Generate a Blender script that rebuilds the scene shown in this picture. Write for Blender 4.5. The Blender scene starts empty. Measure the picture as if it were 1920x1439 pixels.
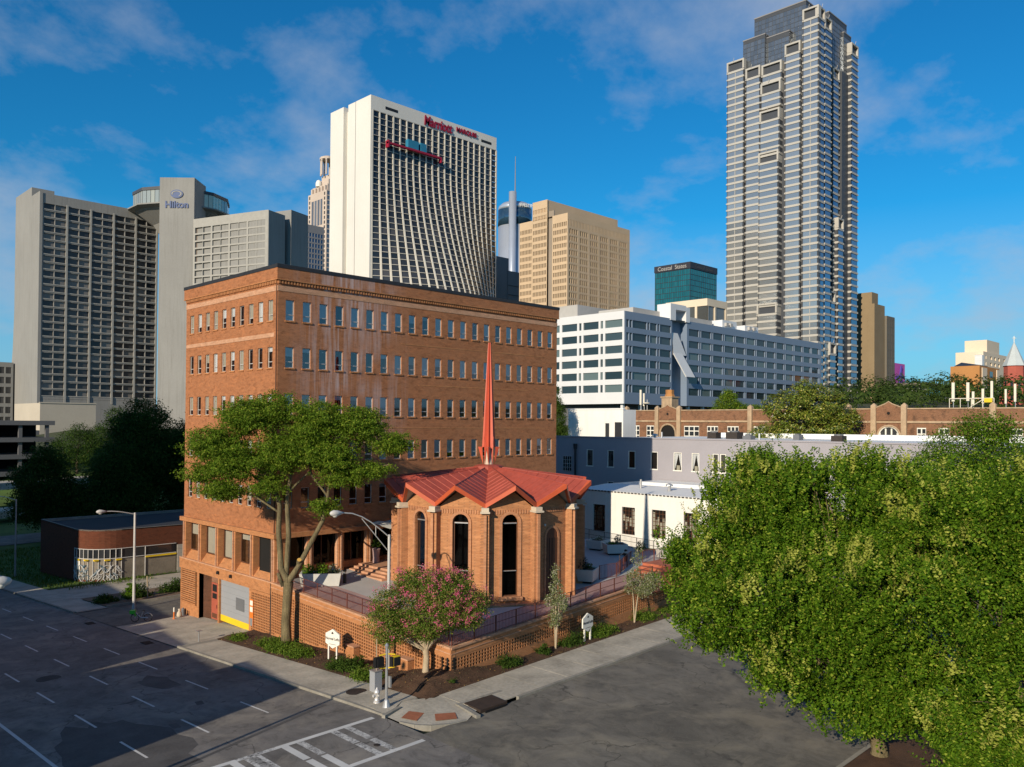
import bpy, math, random
import numpy as np
from mathutils import Vector, Matrix

random.seed(7)
rng = np.random.default_rng(7)
scene = bpy.context.scene
col = scene.collection
PI = math.pi
R_ = math.radians

# ------------------------------------------------------------------ camera
cam_d = bpy.data.cameras.new('camera')
cam = bpy.data.objects.new('camera', cam_d)
col.objects.link(cam)
CAM_Z, ROLL, PITCH = 15.4, R_(.43), R_(.7)
S2 = math.sqrt(.5)
FWD = Vector((S2, S2, 0)); RGT = Vector((S2, -S2, 0)); UPV = Vector((0, 0, 1))
fp = FWD * math.cos(PITCH) + UPV * math.sin(PITCH)
up = UPV * math.cos(PITCH) - FWD * math.sin(PITCH)
cr = RGT * math.cos(ROLL) + up * math.sin(ROLL)
cu = up * math.cos(ROLL) - RGT * math.sin(ROLL)
cam.matrix_world = Matrix(((cr.x, cu.x, -fp.x, 0), (cr.y, cu.y, -fp.y, 0), (cr.z, cu.z, -fp.z, CAM_Z), (0, 0, 0, 1)))
cam_d.sensor_width = 36; cam_d.lens = 1546 / 1920 * 36
cam_d.shift_y = 56.1 / 1920
cam_d.clip_start = .5; cam_d.clip_end = 8000
scene.camera = cam

# ------------------------------------------------------------------ sky, sun, exposure
SUN_AZ, SUN_EL = R_(15.5), R_(20.6)
travel = Vector((math.cos(SUN_AZ) * math.cos(SUN_EL), math.sin(SUN_AZ) * math.cos(SUN_EL), -math.sin(SUN_EL)))
world = bpy.data.worlds.new('World'); scene.world = world; world.use_nodes = True
wn, wl = world.node_tree.nodes, world.node_tree.links
wn.clear()
def wnode(t, **k):
    n = wn.new(t)
    for a, b in k.items(): setattr(n, a, b)
    return n
sky = wnode('ShaderNodeTexSky', sky_type='NISHITA', sun_disc=False, sun_elevation=SUN_EL,
            sun_rotation=math.atan2(-travel.x, -travel.y), altitude=300, air_density=1.0, dust_density=.1, ozone_density=2.2)
hsv = wnode('ShaderNodeHueSaturation'); hsv.inputs['Saturation'].default_value = 1.25; hsv.inputs['Value'].default_value = 1.0
wl.new(sky.outputs[0], hsv.inputs['Color'])
tc = wnode('ShaderNodeTexCoord')
sep = wnode('ShaderNodeSeparateXYZ'); wl.new(tc.outputs['Generated'], sep.inputs[0])
zz = wnode('ShaderNodeMath', operation='ADD'); wl.new(sep.outputs['Z'], zz.inputs[0]); zz.inputs[1].default_value = .42
zz2 = wnode('ShaderNodeMath', operation='MAXIMUM'); wl.new(zz.outputs[0], zz2.inputs[0]); zz2.inputs[1].default_value = .08
dx = wnode('ShaderNodeMath', operation='DIVIDE'); wl.new(sep.outputs['X'], dx.inputs[0]); wl.new(zz2.outputs[0], dx.inputs[1])
dy = wnode('ShaderNodeMath', operation='DIVIDE'); wl.new(sep.outputs['Y'], dy.inputs[0]); wl.new(zz2.outputs[0], dy.inputs[1])
cmb = wnode('ShaderNodeCombineXYZ'); wl.new(dx.outputs[0], cmb.inputs[0]); wl.new(dy.outputs[0], cmb.inputs[1])
n1 = wnode('ShaderNodeTexNoise'); n1.inputs['Scale'].default_value = 2.3; n1.inputs['Detail'].default_value = 9; n1.inputs['Roughness'].default_value = .6; n1.inputs['Distortion'].default_value = .1
off = wnode('ShaderNodeVectorMath', operation='ADD'); wl.new(cmb.outputs[0], off.inputs[0]); off.inputs[1].default_value = (28.382, 14.66, 1.745)
wl.new(off.outputs[0], n1.inputs['Vector'])
ramp = wnode('ShaderNodeValToRGB'); ramp.color_ramp.elements[0].position = .47; ramp.color_ramp.elements[1].position = .75
wl.new(n1.outputs[0], ramp.inputs[0])
sc_ = wnode('ShaderNodeMath', operation='MULTIPLY'); wl.new(ramp.outputs[0], sc_.inputs[0]); sc_.inputs[1].default_value = .85
mixc = wnode('ShaderNodeMix', data_type='RGBA'); wl.new(sc_.outputs[0], mixc.inputs[0])
tint = wnode('ShaderNodeMix', data_type='RGBA', blend_type='MULTIPLY'); tint.inputs[0].default_value = 1; tint.inputs[7].default_value = (.16, .9, 1.12, 1)
wl.new(hsv.outputs[0], tint.inputs[6])
hz_ = wnode('ShaderNodeMapRange'); hz_.inputs['From Min'].default_value = .0; hz_.inputs['From Max'].default_value = .24; hz_.inputs['To Min'].default_value = .85; hz_.inputs['To Max'].default_value = 0
wl.new(sep.outputs['Z'], hz_.inputs['Value'])
hmix = wnode('ShaderNodeMix', data_type='RGBA'); wl.new(hz_.outputs[0], hmix.inputs[0]); wl.new(tint.outputs[2], hmix.inputs[6]); hmix.inputs[7].default_value = (2.5, 4.0, 6.2, 1)
wl.new(hmix.outputs[2], mixc.inputs[6]); mixc.inputs[7].default_value = (4.0, 4.5, 5.4, 1)
bg = wnode('ShaderNodeBackground'); bg.inputs['Strength'].default_value = .108
wl.new(mixc.outputs[2], bg.inputs['Color'])
wo = wnode('ShaderNodeOutputWorld'); wl.new(bg.outputs[0], wo.inputs[0])

sun_d = bpy.data.lights.new('sun', 'SUN'); sun_d.energy = 5.0; sun_d.angle = R_(.5); sun_d.color = (1, .87, .68)
sun = bpy.data.objects.new('sun', sun_d); col.objects.link(sun)
sun.rotation_euler = travel.to_track_quat('-Z', 'Y').to_euler()
sun.location = (-60, -30, 80)

vs = scene.view_settings
vs.view_transform = 'Standard'; vs.look = 'None'; vs.gamma = 1; vs.exposure = 0; vs.use_curve_mapping = False
try:
    scene.cycles.max_bounces = 6; scene.cycles.transparent_max_bounces = 8
    scene.cycles.diffuse_bounces = 3; scene.cycles.glossy_bounces = 3; scene.cycles.transmission_bounces = 3
    scene.cycles.caustics_reflective = False; scene.cycles.caustics_refractive = False
except Exception: pass

# ------------------------------------------------------------------ materials
MATS = {}
class NT:
    def __init__(s, m): s.t = m.node_tree; s.n = s.t.nodes; s.l = s.t.links
    def a(s, t, **k):
        n = s.n.new(t)
        for a, b in k.items(): setattr(n, a, b)
        return n
    def k(s, o, i): s.l.new(o, i)
    def math(s, op, a, b=None):
        n = s.a('ShaderNodeMath', operation=op)
        for i, v in enumerate((a, b)):
            if v is None: continue
            if isinstance(v, (int, float)): n.inputs[i].default_value = v
            else: s.k(v, n.inputs[i])
        return n.outputs[0]
    def mix(s, f, a, b, blend='MIX'):
        n = s.a('ShaderNodeMix', data_type='RGBA', blend_type=blend)
        for i, v in ((0, f), (6, a), (7, b)):
            if isinstance(v, (int, float)): n.inputs[i].default_value = v
            elif isinstance(v, tuple): n.inputs[i].default_value = (*v[:3], 1)
            else: s.k(v, n.inputs[i])
        return n.outputs[2]
    def noise(s, vec, scale, det=4, rough=.55, dist=0):
        n = s.a('ShaderNodeTexNoise'); n.inputs['Scale'].default_value = scale; n.inputs['Detail'].default_value = det
        n.inputs['Roughness'].default_value = rough; n.inputs['Distortion'].default_value = dist
        s.k(vec, n.inputs['Vector']); return n.outputs[0]
    def ramp(s, v, a, b, ca=(0, 0, 0), cb=(1, 1, 1)):
        n = s.a('ShaderNodeValToRGB'); e = n.color_ramp.elements
        e[0].position = a; e[1].position = b; e[0].color = (*ca, 1); e[1].color = (*cb, 1)
        s.k(v, n.inputs[0]); return n.outputs[0]
def sc(c, f): return tuple(min(1, max(0, x * f)) for x in c)
def newmat(name):
    m = bpy.data.materials.new(name); m.use_nodes = True; MATS[name] = m
    t = NT(m); b = t.n['Principled BSDF']
    pos = t.a('ShaderNodeNewGeometry').outputs['Position']
    return m, t, b, pos
def scaled(t, v, s):
    n = t.a('ShaderNodeVectorMath', operation='MULTIPLY'); t.k(v, n.inputs[0]); n.inputs[1].default_value = s; return n.outputs[0]
def plain(name, c, rough=.7, var=.18, scale=.6, fine=6., metal=0, bump=0, streak=0, streakc=(.05, .05, .045), spec=.35):
    m, t, b, pos = newmat(name)
    a = t.noise(pos, scale, 5); f = t.noise(pos, fine, 3)
    v = t.math('ADD', t.math('MULTIPLY', a, .65), t.math('MULTIPLY', f, .35))
    cc = t.mix(t.ramp(v, .3, .7), sc(c, 1 - var), sc(c, 1 + var))
    if streak:
        sv = t.noise(scaled(t, pos, (1.1, 1.1, .06) if name != 'bark' else (9, 9, .9)), 1.2, 4, .6)
        cc = t.mix(t.math('MULTIPLY', t.ramp(sv, .5, .75), streak), cc, streakc)
    t.k(cc, b.inputs['Base Color']); b.inputs['Roughness'].default_value = rough; b.inputs['Metallic'].default_value = metal
    b.inputs['Specular IOR Level'].default_value = spec
    if bump:
        bn = t.a('ShaderNodeBump'); bn.inputs['Strength'].default_value = bump; bn.inputs['Distance'].default_value = .05
        t.k(f, bn.inputs['Height']); t.k(bn.outputs[0], b.inputs['Normal'])
    return m
def brick(name, c1, c2, mort, bw=.21, bh=.075, var=.25, bump=.5, mottle=.5, efflo=0, msize=.012, bands=None, dirt=0):
    m, t, b, pos = newmat(name)
    s = t.a('ShaderNodeSeparateXYZ'); t.k(pos, s.inputs[0])
    u = t.math('ADD', s.outputs[0], s.outputs[1])
    c = t.a('ShaderNodeCombineXYZ'); t.k(u, c.inputs[0]); t.k(s.outputs[2], c.inputs[1])
    bt = t.a('ShaderNodeTexBrick'); t.k(c.outputs[0], bt.inputs['Vector'])
    bt.inputs['Color1'].default_value = (*c1, 1); bt.inputs['Color2'].default_value = (*c2, 1); bt.inputs['Mortar'].default_value = (*mort, 1)
    bt.inputs['Scale'].default_value = 1; bt.inputs['Brick Width'].default_value = bw; bt.inputs['Row Height'].default_value = bh
    bt.inputs['Mortar Size'].default_value = msize; bt.inputs['Bias'].default_value = -.1
    n = t.noise(pos, .35, 6, .62); n2 = t.noise(scaled(t, pos, (1, 1, 3)), 1.6, 4)
    cc = t.mix(t.ramp(n, .3, .72), bt.outputs[0], sc(c1, 1 - var), 'MIX')
    mm = t.a('ShaderNodeMix', data_type='RGBA', blend_type='MIX'); mm.inputs[0].default_value = .62
    t.k(bt.outputs[0], mm.inputs[7]); t.k(cc, mm.inputs[6]); cc = mm.outputs[2]
    cc = t.mix(t.math('MULTIPLY', t.ramp(n2, .5, .74), .5), cc, sc(c1, 1.3))
    n3 = t.noise(scaled(t, pos, (1.3, 1.3, 3.2)), 1.1, 7, .7, .5); cc = t.mix(t.math('MULTIPLY', t.ramp(n3, .5, .68), mottle), cc, sc(c1, .38))
    if dirt:
        cc = t.mix(t.math('MULTIPLY', t.ramp(t.noise(pos, .8, 6, .65, .6), .5, .72), dirt), cc, (.05, .035, .025))
    if efflo:   # pale salt runs on the weathered face, below the upper windows
        sv = t.noise(scaled(t, pos, (2.3, 2.3, .12)), 1.0, 6, .7, .4)
        zone = t.math('MULTIPLY', t.ramp(t.noise(pos, .2, 2), .3, .5), t.ramp(t.math('SUBTRACT', s.outputs[2], 13.0), 0, .9))
        xz = t.math('SUBTRACT', 1.0, t.ramp(t.math('MULTIPLY', t.math('ABSOLUTE', t.math('SUBTRACT', s.outputs[0], 39.0)), .16), .35, .98))
        fac = t.math('MULTIPLY', t.math('MULTIPLY', t.ramp(sv, .42, .64), xz), t.math('MULTIPLY', zone, efflo))
        cc = t.mix(fac, cc, (.56, .44, .42))
    t.k(cc, b.inputs['Base Color']); b.inputs['Roughness'].default_value = .88; b.inputs['Specular IOR Level'].default_value = .2
    bn = t.a('ShaderNodeBump'); bn.inputs['Strength'].default_value = bump; bn.inputs['Distance'].default_value = .02
    t.k(t.math('SUBTRACT', 1.0, bt.outputs[1]), bn.inputs['Height']); t.k(bn.outputs[0], b.inputs['Normal'])
    return m
def glass(name, c1, c2, rough=.06, metal=.0, spec=.8, bright=None, pbright=.0):
    """opaque window glass for far towers; each pane takes its own tone"""
    m, t, b, pos = newmat(name)
    r = t.math('FRACT', t.math('ADD', t.a('ShaderNodeObjectInfo').outputs['Random'], t.a('ShaderNodeNewGeometry').outputs['Random Per Island']))
    cc = t.mix(r, c1, c2)
    if bright: cc = t.mix(t.math('GREATER_THAN', t.math('FRACT', t.math('MULTIPLY', r, 7.31)), 1 - pbright), cc, bright)
    t.k(cc, b.inputs['Base Color']); b.inputs['Roughness'].default_value = rough; b.inputs['Metallic'].default_value = metal
    b.inputs['Specular IOR Level'].default_value = spec
    bn = t.a('ShaderNodeBump'); bn.inputs['Strength'].default_value = .06; bn.inputs['Distance'].default_value = .3
    t.k(t.noise(pos, .5, 2), bn.inputs['Height']); t.k(bn.outputs[0], b.inputs['Normal'])
    return m
def clear(name, tint=(.55, .6, .6), gl=.16, fm=1.0):
    m = bpy.data.materials.new(name); m.use_nodes = True; MATS[name] = m
    t = NT(m); t.n.clear()
    tr = t.a('ShaderNodeBsdfTransparent'); tr.inputs[0].default_value = (*tint, 1)
    g = t.a('ShaderNodeBsdfGlossy'); g.inputs['Roughness'].default_value = .03; g.inputs[0].default_value = (.9, .95, 1, 1)
    fr = t.a('ShaderNodeFresnel'); fr.inputs[0].default_value = 1.5
    f = t.math('ADD', t.math('MULTIPLY', fr.outputs[0], fm), gl)
    mx = t.a('ShaderNodeMixShader'); t.k(f, mx.inputs[0]); t.k(tr.outputs[0], mx.inputs[1]); t.k(g.outputs[0], mx.inputs[2])
    o = t.a('ShaderNodeOutputMaterial'); t.k(mx.outputs[0], o.inputs[0])
    return m
def leafmat(name, c1, c2, c3=None, p3=.15, trans=.35, rough=.6, spec=.08):
    m = bpy.data.materials.new(name); m.use_nodes = True; MATS[name] = m
    t = NT(m); b = t.n['Principled BSDF']; out = t.n['Material Output']
    r = t.a('ShaderNodeNewGeometry').outputs['Random Per Island']
    cc = t.mix(r, c1, c2)
    if c3: cc = t.mix(t.math('GREATER_THAN', t.math('FRACT', t.math('MULTIPLY', r, 13.7)), 1 - p3), cc, c3)
    t.k(cc, b.inputs['Base Color']); b.inputs['Roughness'].default_value = rough; b.inputs['Specular IOR Level'].default_value = spec
    tl = t.a('ShaderNodeBsdfTranslucent'); t.k(t.mix(.5, cc, (.35, .42, .03), 'MULTIPLY'), tl.inputs[0])
    t.k(cc, tl.inputs[0])
    mx = t.a('ShaderNodeMixShader'); mx.inputs[0].default_value = trans
    t.k(b.outputs[0], mx.inputs[1]); t.k(tl.outputs[0], mx.inputs[2]); t.k(mx.outputs[0], out.inputs[0])
    return m
def emit(name, c, s):
    m, t, b, pos = newmat(name)
    b.inputs['Base Color'].default_value = (*c, 1); b.inputs['Emission Color'].default_value = (*c, 1); b.inputs['Emission Strength'].default_value = s
    return m

def asphalt(name, base, stain=.6):
    m, t, b, pos = newmat(name)
    big = t.noise(pos, .16, 5, .6, .8); mid = t.noise(pos, .9, 6, .65, .5); fine = t.noise(pos, 14, 3, .7)
    lane = t.noise(scaled(t, pos, (1.0, .05, 1)), .9, 3)       # tyre tracks along the street
    cc = t.mix(t.ramp(big, .35, .68), sc(base, .72), sc(base, 1.25))
    cc = t.mix(t.math('MULTIPLY', t.ramp(lane, .45, .7), .3), cc, sc(base, .62))
    cc = t.mix(t.math('MULTIPLY', t.ramp(mid, .56, .72), stain), cc, sc(base, .3))
    cc = t.mix(t.math('MULTIPLY', t.ramp(fine, .55, .8), .5), cc, sc(base, 1.7))
    blot = t.noise(scaled(t, pos, (1, .55, 1)), .9, 10, .75, 1.0); cc = t.mix(t.math('MULTIPLY', t.ramp(blot, .46, .62), .5), cc, sc(base, .45))
    pale = t.noise(pos, .3, 8, .7, .6); cc = t.mix(t.math('MULTIPLY', t.ramp(pale, .48, .64), .5), cc, (base[0] * 1.75, base[1] * 1.68, base[2] * 1.5))
    sp_ = t.a('ShaderNodeTexVoronoi'); sp_.inputs['Scale'].default_value = .55; t.k(pos, sp_.inputs['Vector'])
    cc = t.mix(t.math('MULTIPLY', t.math('SUBTRACT', 1.0, t.ramp(t.math('ADD', sp_.outputs['Distance'], t.math('MULTIPLY', t.noise(pos, 3, 5), .22)), .14, .22)), .7), cc, sc(base, .3))
    vo = t.a('ShaderNodeTexVoronoi', feature='DISTANCE_TO_EDGE'); vo.inputs['Scale'].default_value = .17
    wv = t.a('ShaderNodeVectorMath', operation='ADD'); t.k(pos, wv.inputs[0])
    nv = t.a('ShaderNodeTexNoise'); nv.inputs['Scale'].default_value = .5; nv.inputs['Detail'].default_value = 5; t.k(pos, nv.inputs['Vector'])
    sv = scaled(t, nv.outputs[1], (3.5, 3.5, 0)); t.k(sv, wv.inputs[1]); t.k(wv.outputs[0], vo.inputs['Vector'])
    crack = t.math('SUBTRACT', 1.0, t.ramp(vo.outputs[0], .001, .009))
    cc = t.mix(t.math('MULTIPLY', t.math('MULTIPLY', crack, t.ramp(big, .38, .55)), .8), cc, sc(base, .25))
    t.k(cc, b.inputs['Base Color']); b.inputs['Roughness'].default_value = .85; b.inputs['Specular IOR Level'].default_value = .3
    bn = t.a('ShaderNodeBump'); bn.inputs['Strength'].default_value = .35; bn.inputs['Distance'].default_value = .02
    t.k(fine, bn.inputs['Height']); t.k(bn.outputs[0], b.inputs['Normal'])
    return m

asphalt('asphalt', (.18, .165, .15)); asphalt('asphalt_cross', (.165, .15, .125), .6)
plain('asphalt_patch', (.085, .08, .076), .85, .35, .8, 9)
plain('concrete', (.40, .36, .29), .9, .34, .55, 5, bump=.3, streak=.0)
plain('kerbstone', (.27, .25, .21), .9, .28, .7, 5)
def paint(name, lo, hi):
    m, t, b, pos = newmat(name)
    w = t.ramp(t.math('ADD', t.math('MULTIPLY', t.noise(pos, 3.2, 8, .75), .6), t.math('MULTIPLY', t.noise(pos, 11, 4, .7), .4)), lo, hi)
    cc = t.mix(w, (.085, .08, .078), t.mix(t.noise(pos, .7, 4), (.42, .41, .39), (.72, .7, .66))); t.k(cc, b.inputs['Base Color']); b.inputs['Roughness'].default_value = .8
paint('paint_white', .27, .42); paint('paint_worn', .4, .56)
plain('mulch', (.085, .045, .025), .95, .5, 1.2, 16, bump=.8)
plain('tactile', (.34, .12, .06), .85, .2, 2, 12)
plain('dirt', (.16, .11, .07), .95, .3, .5, 8)
plain('earth', (.06, .07, .035), .95, .35, .1, 3)
plain('lawn', (.07, .12, .02), .95, .35, .3, 9, bump=.4)
plain('terrace_pale', (.42, .41, .40), .8, .12, .4, 6)
plain('terrace_rose', (.40, .27, .25), .8, .14, .4, 6)
plain('red_paver', (.42, .13, .07), .85, .25, 2, 10)
brick('brick_main', (.445, .168, .068), (.345, .118, .046), (.36, .195, .11), efflo=.85, mottle=.65)
brick('brick_band', (.60, .32, .19), (.50, .23, .12), (.55, .36, .24))
brick('brick_trim', (.53, .22, .085), (.43, .155, .055), (.46, .25, .13))
brick('brick_chapel', (.53, .245, .11), (.43, .18, .075), (.33, .16, .085), bw=.3, bh=.1, msize=.016, var=.15, bump=.2)
brick('brick_chapel_trim', (.52, .25, .13), (.46, .2, .1), (.4, .2, .11), bw=.3, bh=.11, var=.12)
brick('brick_old', (.30, .145, .075), (.21, .09, .05), (.24, .15, .1), dirt=.75)
brick('brick_brown', (.16, .05, .025), (.12, .035, .02), (.11, .05, .03), var=.2)
brick('brick_plain', (.32, .15, .09), (.25, .11, .06), (.3, .2, .14))
plain('stone_pale', (.56, .47, .36), .8, .15, 1, 6)
plain('stone_trim', (.45, .32, .2), .85, .2, 1, 6, streak=.4)
plain('roof_membrane', (.035, .035, .038), .8, .3, .3, 4)
plain('cap_dark', (.03, .03, .033), .5, .2, .8, 5)
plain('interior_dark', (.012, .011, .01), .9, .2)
plain('frame_alu', (.55, .53, .50), .45, .1, 1, 4)
plain('frame_brown', (.12, .05, .025), .6, .2, 1, 6)
plain('blind', (.78, .80, .82), .8, .1, .8, 5)
plain('blind_warm', (.50, .47, .38), .8, .1, .8, 5)
plain('lit_lamp', (.9, .9, .85), .4, .02)
plain('roof_red', (.36, .07, .045), .5, .22, .5, 4, spec=.4, streak=.35, streakc=(.2, .05, .04))
plain('fascia_red', (.52, .095, .035), .4, .08, .8, 4, spec=.5)
plain('spire_red', (.56, .1, .05), .4, .07, .8, 4, spec=.5)
plain('soffit', (.42, .4, .37), .8, .1)
plain('door_brown', (.13, .05, .025), .6, .2, 2, 8)
plain('door_red', (.40, .10, .06), .5, .12, 1, 6)
plain('door_grey', (.30, .31, .33), .5, .05, .8, 5)
plain('vent_grey', (.15, .155, .165), .5, .1)
plain('yellow', (.75, .52, .02), .55, .08)
plain('black', (.015, .015, .016), .4, .2)
plain('rail_red', (.16, .05, .035), .5, .15)
plain('rail_dark', (.05, .035, .035), .5, .15)
plain('planter', (.56, .55, .50), .75, .08, 1, 6)
plain('soil', (.07, .05, .03), .95, .3)
plain('galv', (.46, .46, .46), .38, .1, 1, 8, metal=.6)
plain('lamp_paint', (.55, .52, .48), .5, .08)
plain('lens', (.6, .58, .5), .2, .05)
plain('hydrant', (.62, .6, .58), .35, .1, 3, 12, metal=.3)
plain('iron', (.05, .04, .035), .7, .25, 2, 10, metal=.3)
plain('rust_plate', (.045, .03, .022), .8, .3, 2, 10)
plain('sign_white', (.80, .77, .68), .5, .04)
plain('sign_ink', (.06, .045, .04), .6, .05)
plain('orange', (.78, .2, .03), .5, .05)
plain('bike_green', (.05, .42, .04), .35, .05)
plain('rubber', (.02, .02, .02), .8, .1)
plain('grey_paint', (.34, .32, .34), .8, .05, .4, 4)
plain('grey_paint_dark', (.35, .335, .36), .8, .04, .4, 4)
plain('white_paint', (.80, .78, .73), .7, .05, .3, 4, streak=.08)
plain('white_roof', (.78, .78, .76), .6, .07, .3, 3)
plain('graffiti_board', (.22, .19, .15), .85, .3, .7, 5)
plain('spray_white', (.6, .6, .6), .7, .1)
plain('spray_blue', (.08, .16, .22), .7, .1)
plain('board_pale', (.40, .37, .32), .8, .15, .6, 6)
plain('bark', (.17, .135, .07), .95, .45, 1.5, 12, bump=1.0, streak=.85, streakc=(.05, .04, .022))
plain('bark_pale', (.42, .33, .22), .9, .25, 2, 12, bump=.4)
plain('bark_dark', (.07, .05, .035), .95, .3, 1.5, 10)
plain('wood_cut', (.62, .36, .09), .8, .12)
plain('hilton_conc', (.275, .268, .25), .85, .1, .08, 2, streak=.35, streakc=(.15, .14, .12))
plain('hilton_rail', (.36, .345, .31), .8, .1)
plain('hilton_blue', (.03, .07, .2), .5, .05)
plain('marq_white', (.70, .67, .61), .75, .06, .05, 1.5, streak=.1, streakc=(.5, .45, .37))
plain('marq_rib', (.62, .58, .5), .75, .06)
plain('marq_red', (.32, .012, .04), .5, .05)
plain('marq_blue', (.03, .2, .33), .4, .1)
plain('tan_stone', (.56, .42, .28), .85, .1, .08, 2)
plain('tan_dark', (.30, .25, .2), .85, .1, .08, 2)
plain('peach_stone', (.56, .46, .38), .8, .08, .08, 2)
plain('office_white', (.68, .68, .68), .38, .05, .1, 2)
plain('office_white_shade', (.19, .245, .33), .45, .05, .1, 2)  # shaded-side copy of the white panels, with sky-blue shade in the colour
plain('truist_stone', (.45, .425, .38), .7, .08, .1, 2)
plain('truist_dark', (.06, .065, .075), .5, .1)
plain('brown_tower', (.26, .19, .11), .85, .1, .1, 2)
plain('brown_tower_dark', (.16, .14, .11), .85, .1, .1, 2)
plain('grey_tower', (.24, .235, .24), .8, .1, .1, 2)
plain('pink_mural', (.55, .1, .4), .7, .08, .1, 2)
plain('mural_blue', (.08, .05, .3), .7, .08)
plain('cream', (.72, .60, .45), .8, .06, .1, 2)
plain('apartment_orange', (.45, .21, .07), .85, .1, .1, 2)
plain('church_red', (.40, .10, .07), .85, .15, .2, 3)
plain('church_steeple', (.48, .52, .52), .6, .1, .3, 3)
plain('west_steel', (.6, .64, .7), .3, .06, .1, 2, metal=.55)
plain('panel_grey', (.42, .4, .37), .7, .08)
plain('antenna', (.72, .66, .54), .6, .05)
plain('teal_band', (.035, .035, .045), .5, .1)
plain('podium', (.5, .44, .35), .85, .08, .1, 2)
plain('deck_conc', (.12, .12, .125), .85, .12, .1, 2)
clear('pane_clear', (.92, .93, .94), .1); clear('pane_chapel', (.2, .2, .2), .0, .35)
glass('g_hilton', (.018, .02, .024), (.075, .07, .068), .12, spec=.4, bright=(.17, .155, .14), pbright=.3)
glass('g_hilton_warm', (.13, .1, .075), (.24, .19, .15), .3)
glass('g_marq', (.015, .022, .03), (.05, .055, .065), .08, spec=.4, bright=(.07, .07, .075), pbright=.15)
glass('g_tan', (.01, .011, .01), (.035, .035, .028), .3, spec=.15)
glass('g_teal', (.03, .22, .2), (.05, .30, .27), .06, metal=.75)
glass('g_office', (.018, .032, .038), (.05, .075, .085), .06, spec=.5, bright=(.11, .15, .15), pbright=.2)
glass('g_truist', (.32, .34, .35), (.46, .47, .46), .14, metal=.6)
glass('g_truist_shade', (.10, .2, .3), (.16, .28, .4), .06, metal=.8)  # copy of the tower glass for shaded right faces, bluish shade mixed in
glass('g_dark', (.015, .017, .02), (.05, .052, .055), .08)
glass('g_191', (.16, .17, .19), (.25, .26, .28), .15, metal=.4)
glass('g_crown', (.14, .16, .18), (.2, .22, .24), .15, metal=.5)
glass('g_westin', (.04, .1, .17), (.06, .13, .2), .06, metal=.6)
glass('g_lantern', (.35, .37, .34), (.6, .55, .4), .1, metal=.3)
glass('g_ivory', (.16, .155, .14), (.07, .07, .065), .12)
leafmat('leaf_elm', (.025, .075, .004), (.12, .21, .012), (.25, .31, .035), .12, trans=.2)
leafmat('leaf_elm_lit_tip', (.24, .29, .035), (.42, .43, .09), trans=.25)  # paler copy for upper outer shoots; sunlit highlights put into the colour
leafmat('leaf_locust', (.08, .155, .012), (.17, .25, .022), (.28, .33, .04), .12)
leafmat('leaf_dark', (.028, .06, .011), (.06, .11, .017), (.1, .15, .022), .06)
leafmat('leaf_magnolia', (.07, .125, .010), (.19, .22, .02), (.36, .32, .06), .2, trans=.12, rough=.4, spec=.5)
leafmat('leaf_myrtle', (.07, .14, .014), (.2, .26, .04), (.4, .25, .11), .16)
leafmat('bloom_pink', (.72, .06, .26), (.70, .2, .27), (.5, .2, .14), .35, trans=.3)
leafmat('leaf_pale', (.12, .17, .04), (.3, .32, .16), (.48, .46, .34), .22)
leafmat('leaf_juniper', (.06, .12, .012), (.14, .22, .025), (.2, .26, .04), .15)
leafmat('leaf_shrub', (.035, .075, .012), (.08, .13, .02))
leafmat('leaf_far', (.04, .075, .016), (.08, .12, .026))
leafmat('leaf_vine', (.08, .17, .012), (.15, .26, .02))
leafmat('leaf_planter', (.09, .12, .06), (.25, .24, .12), (.5, .5, .45), .15)
leafmat('leaf_yew', (.012, .02, .016), (.03, .042, .03))
leafmat('grass_blade', (.06, .11, .016), (.12, .17, .03))
leafmat('petal_white', (.7, .68, .58), (.75, .72, .62))

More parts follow.
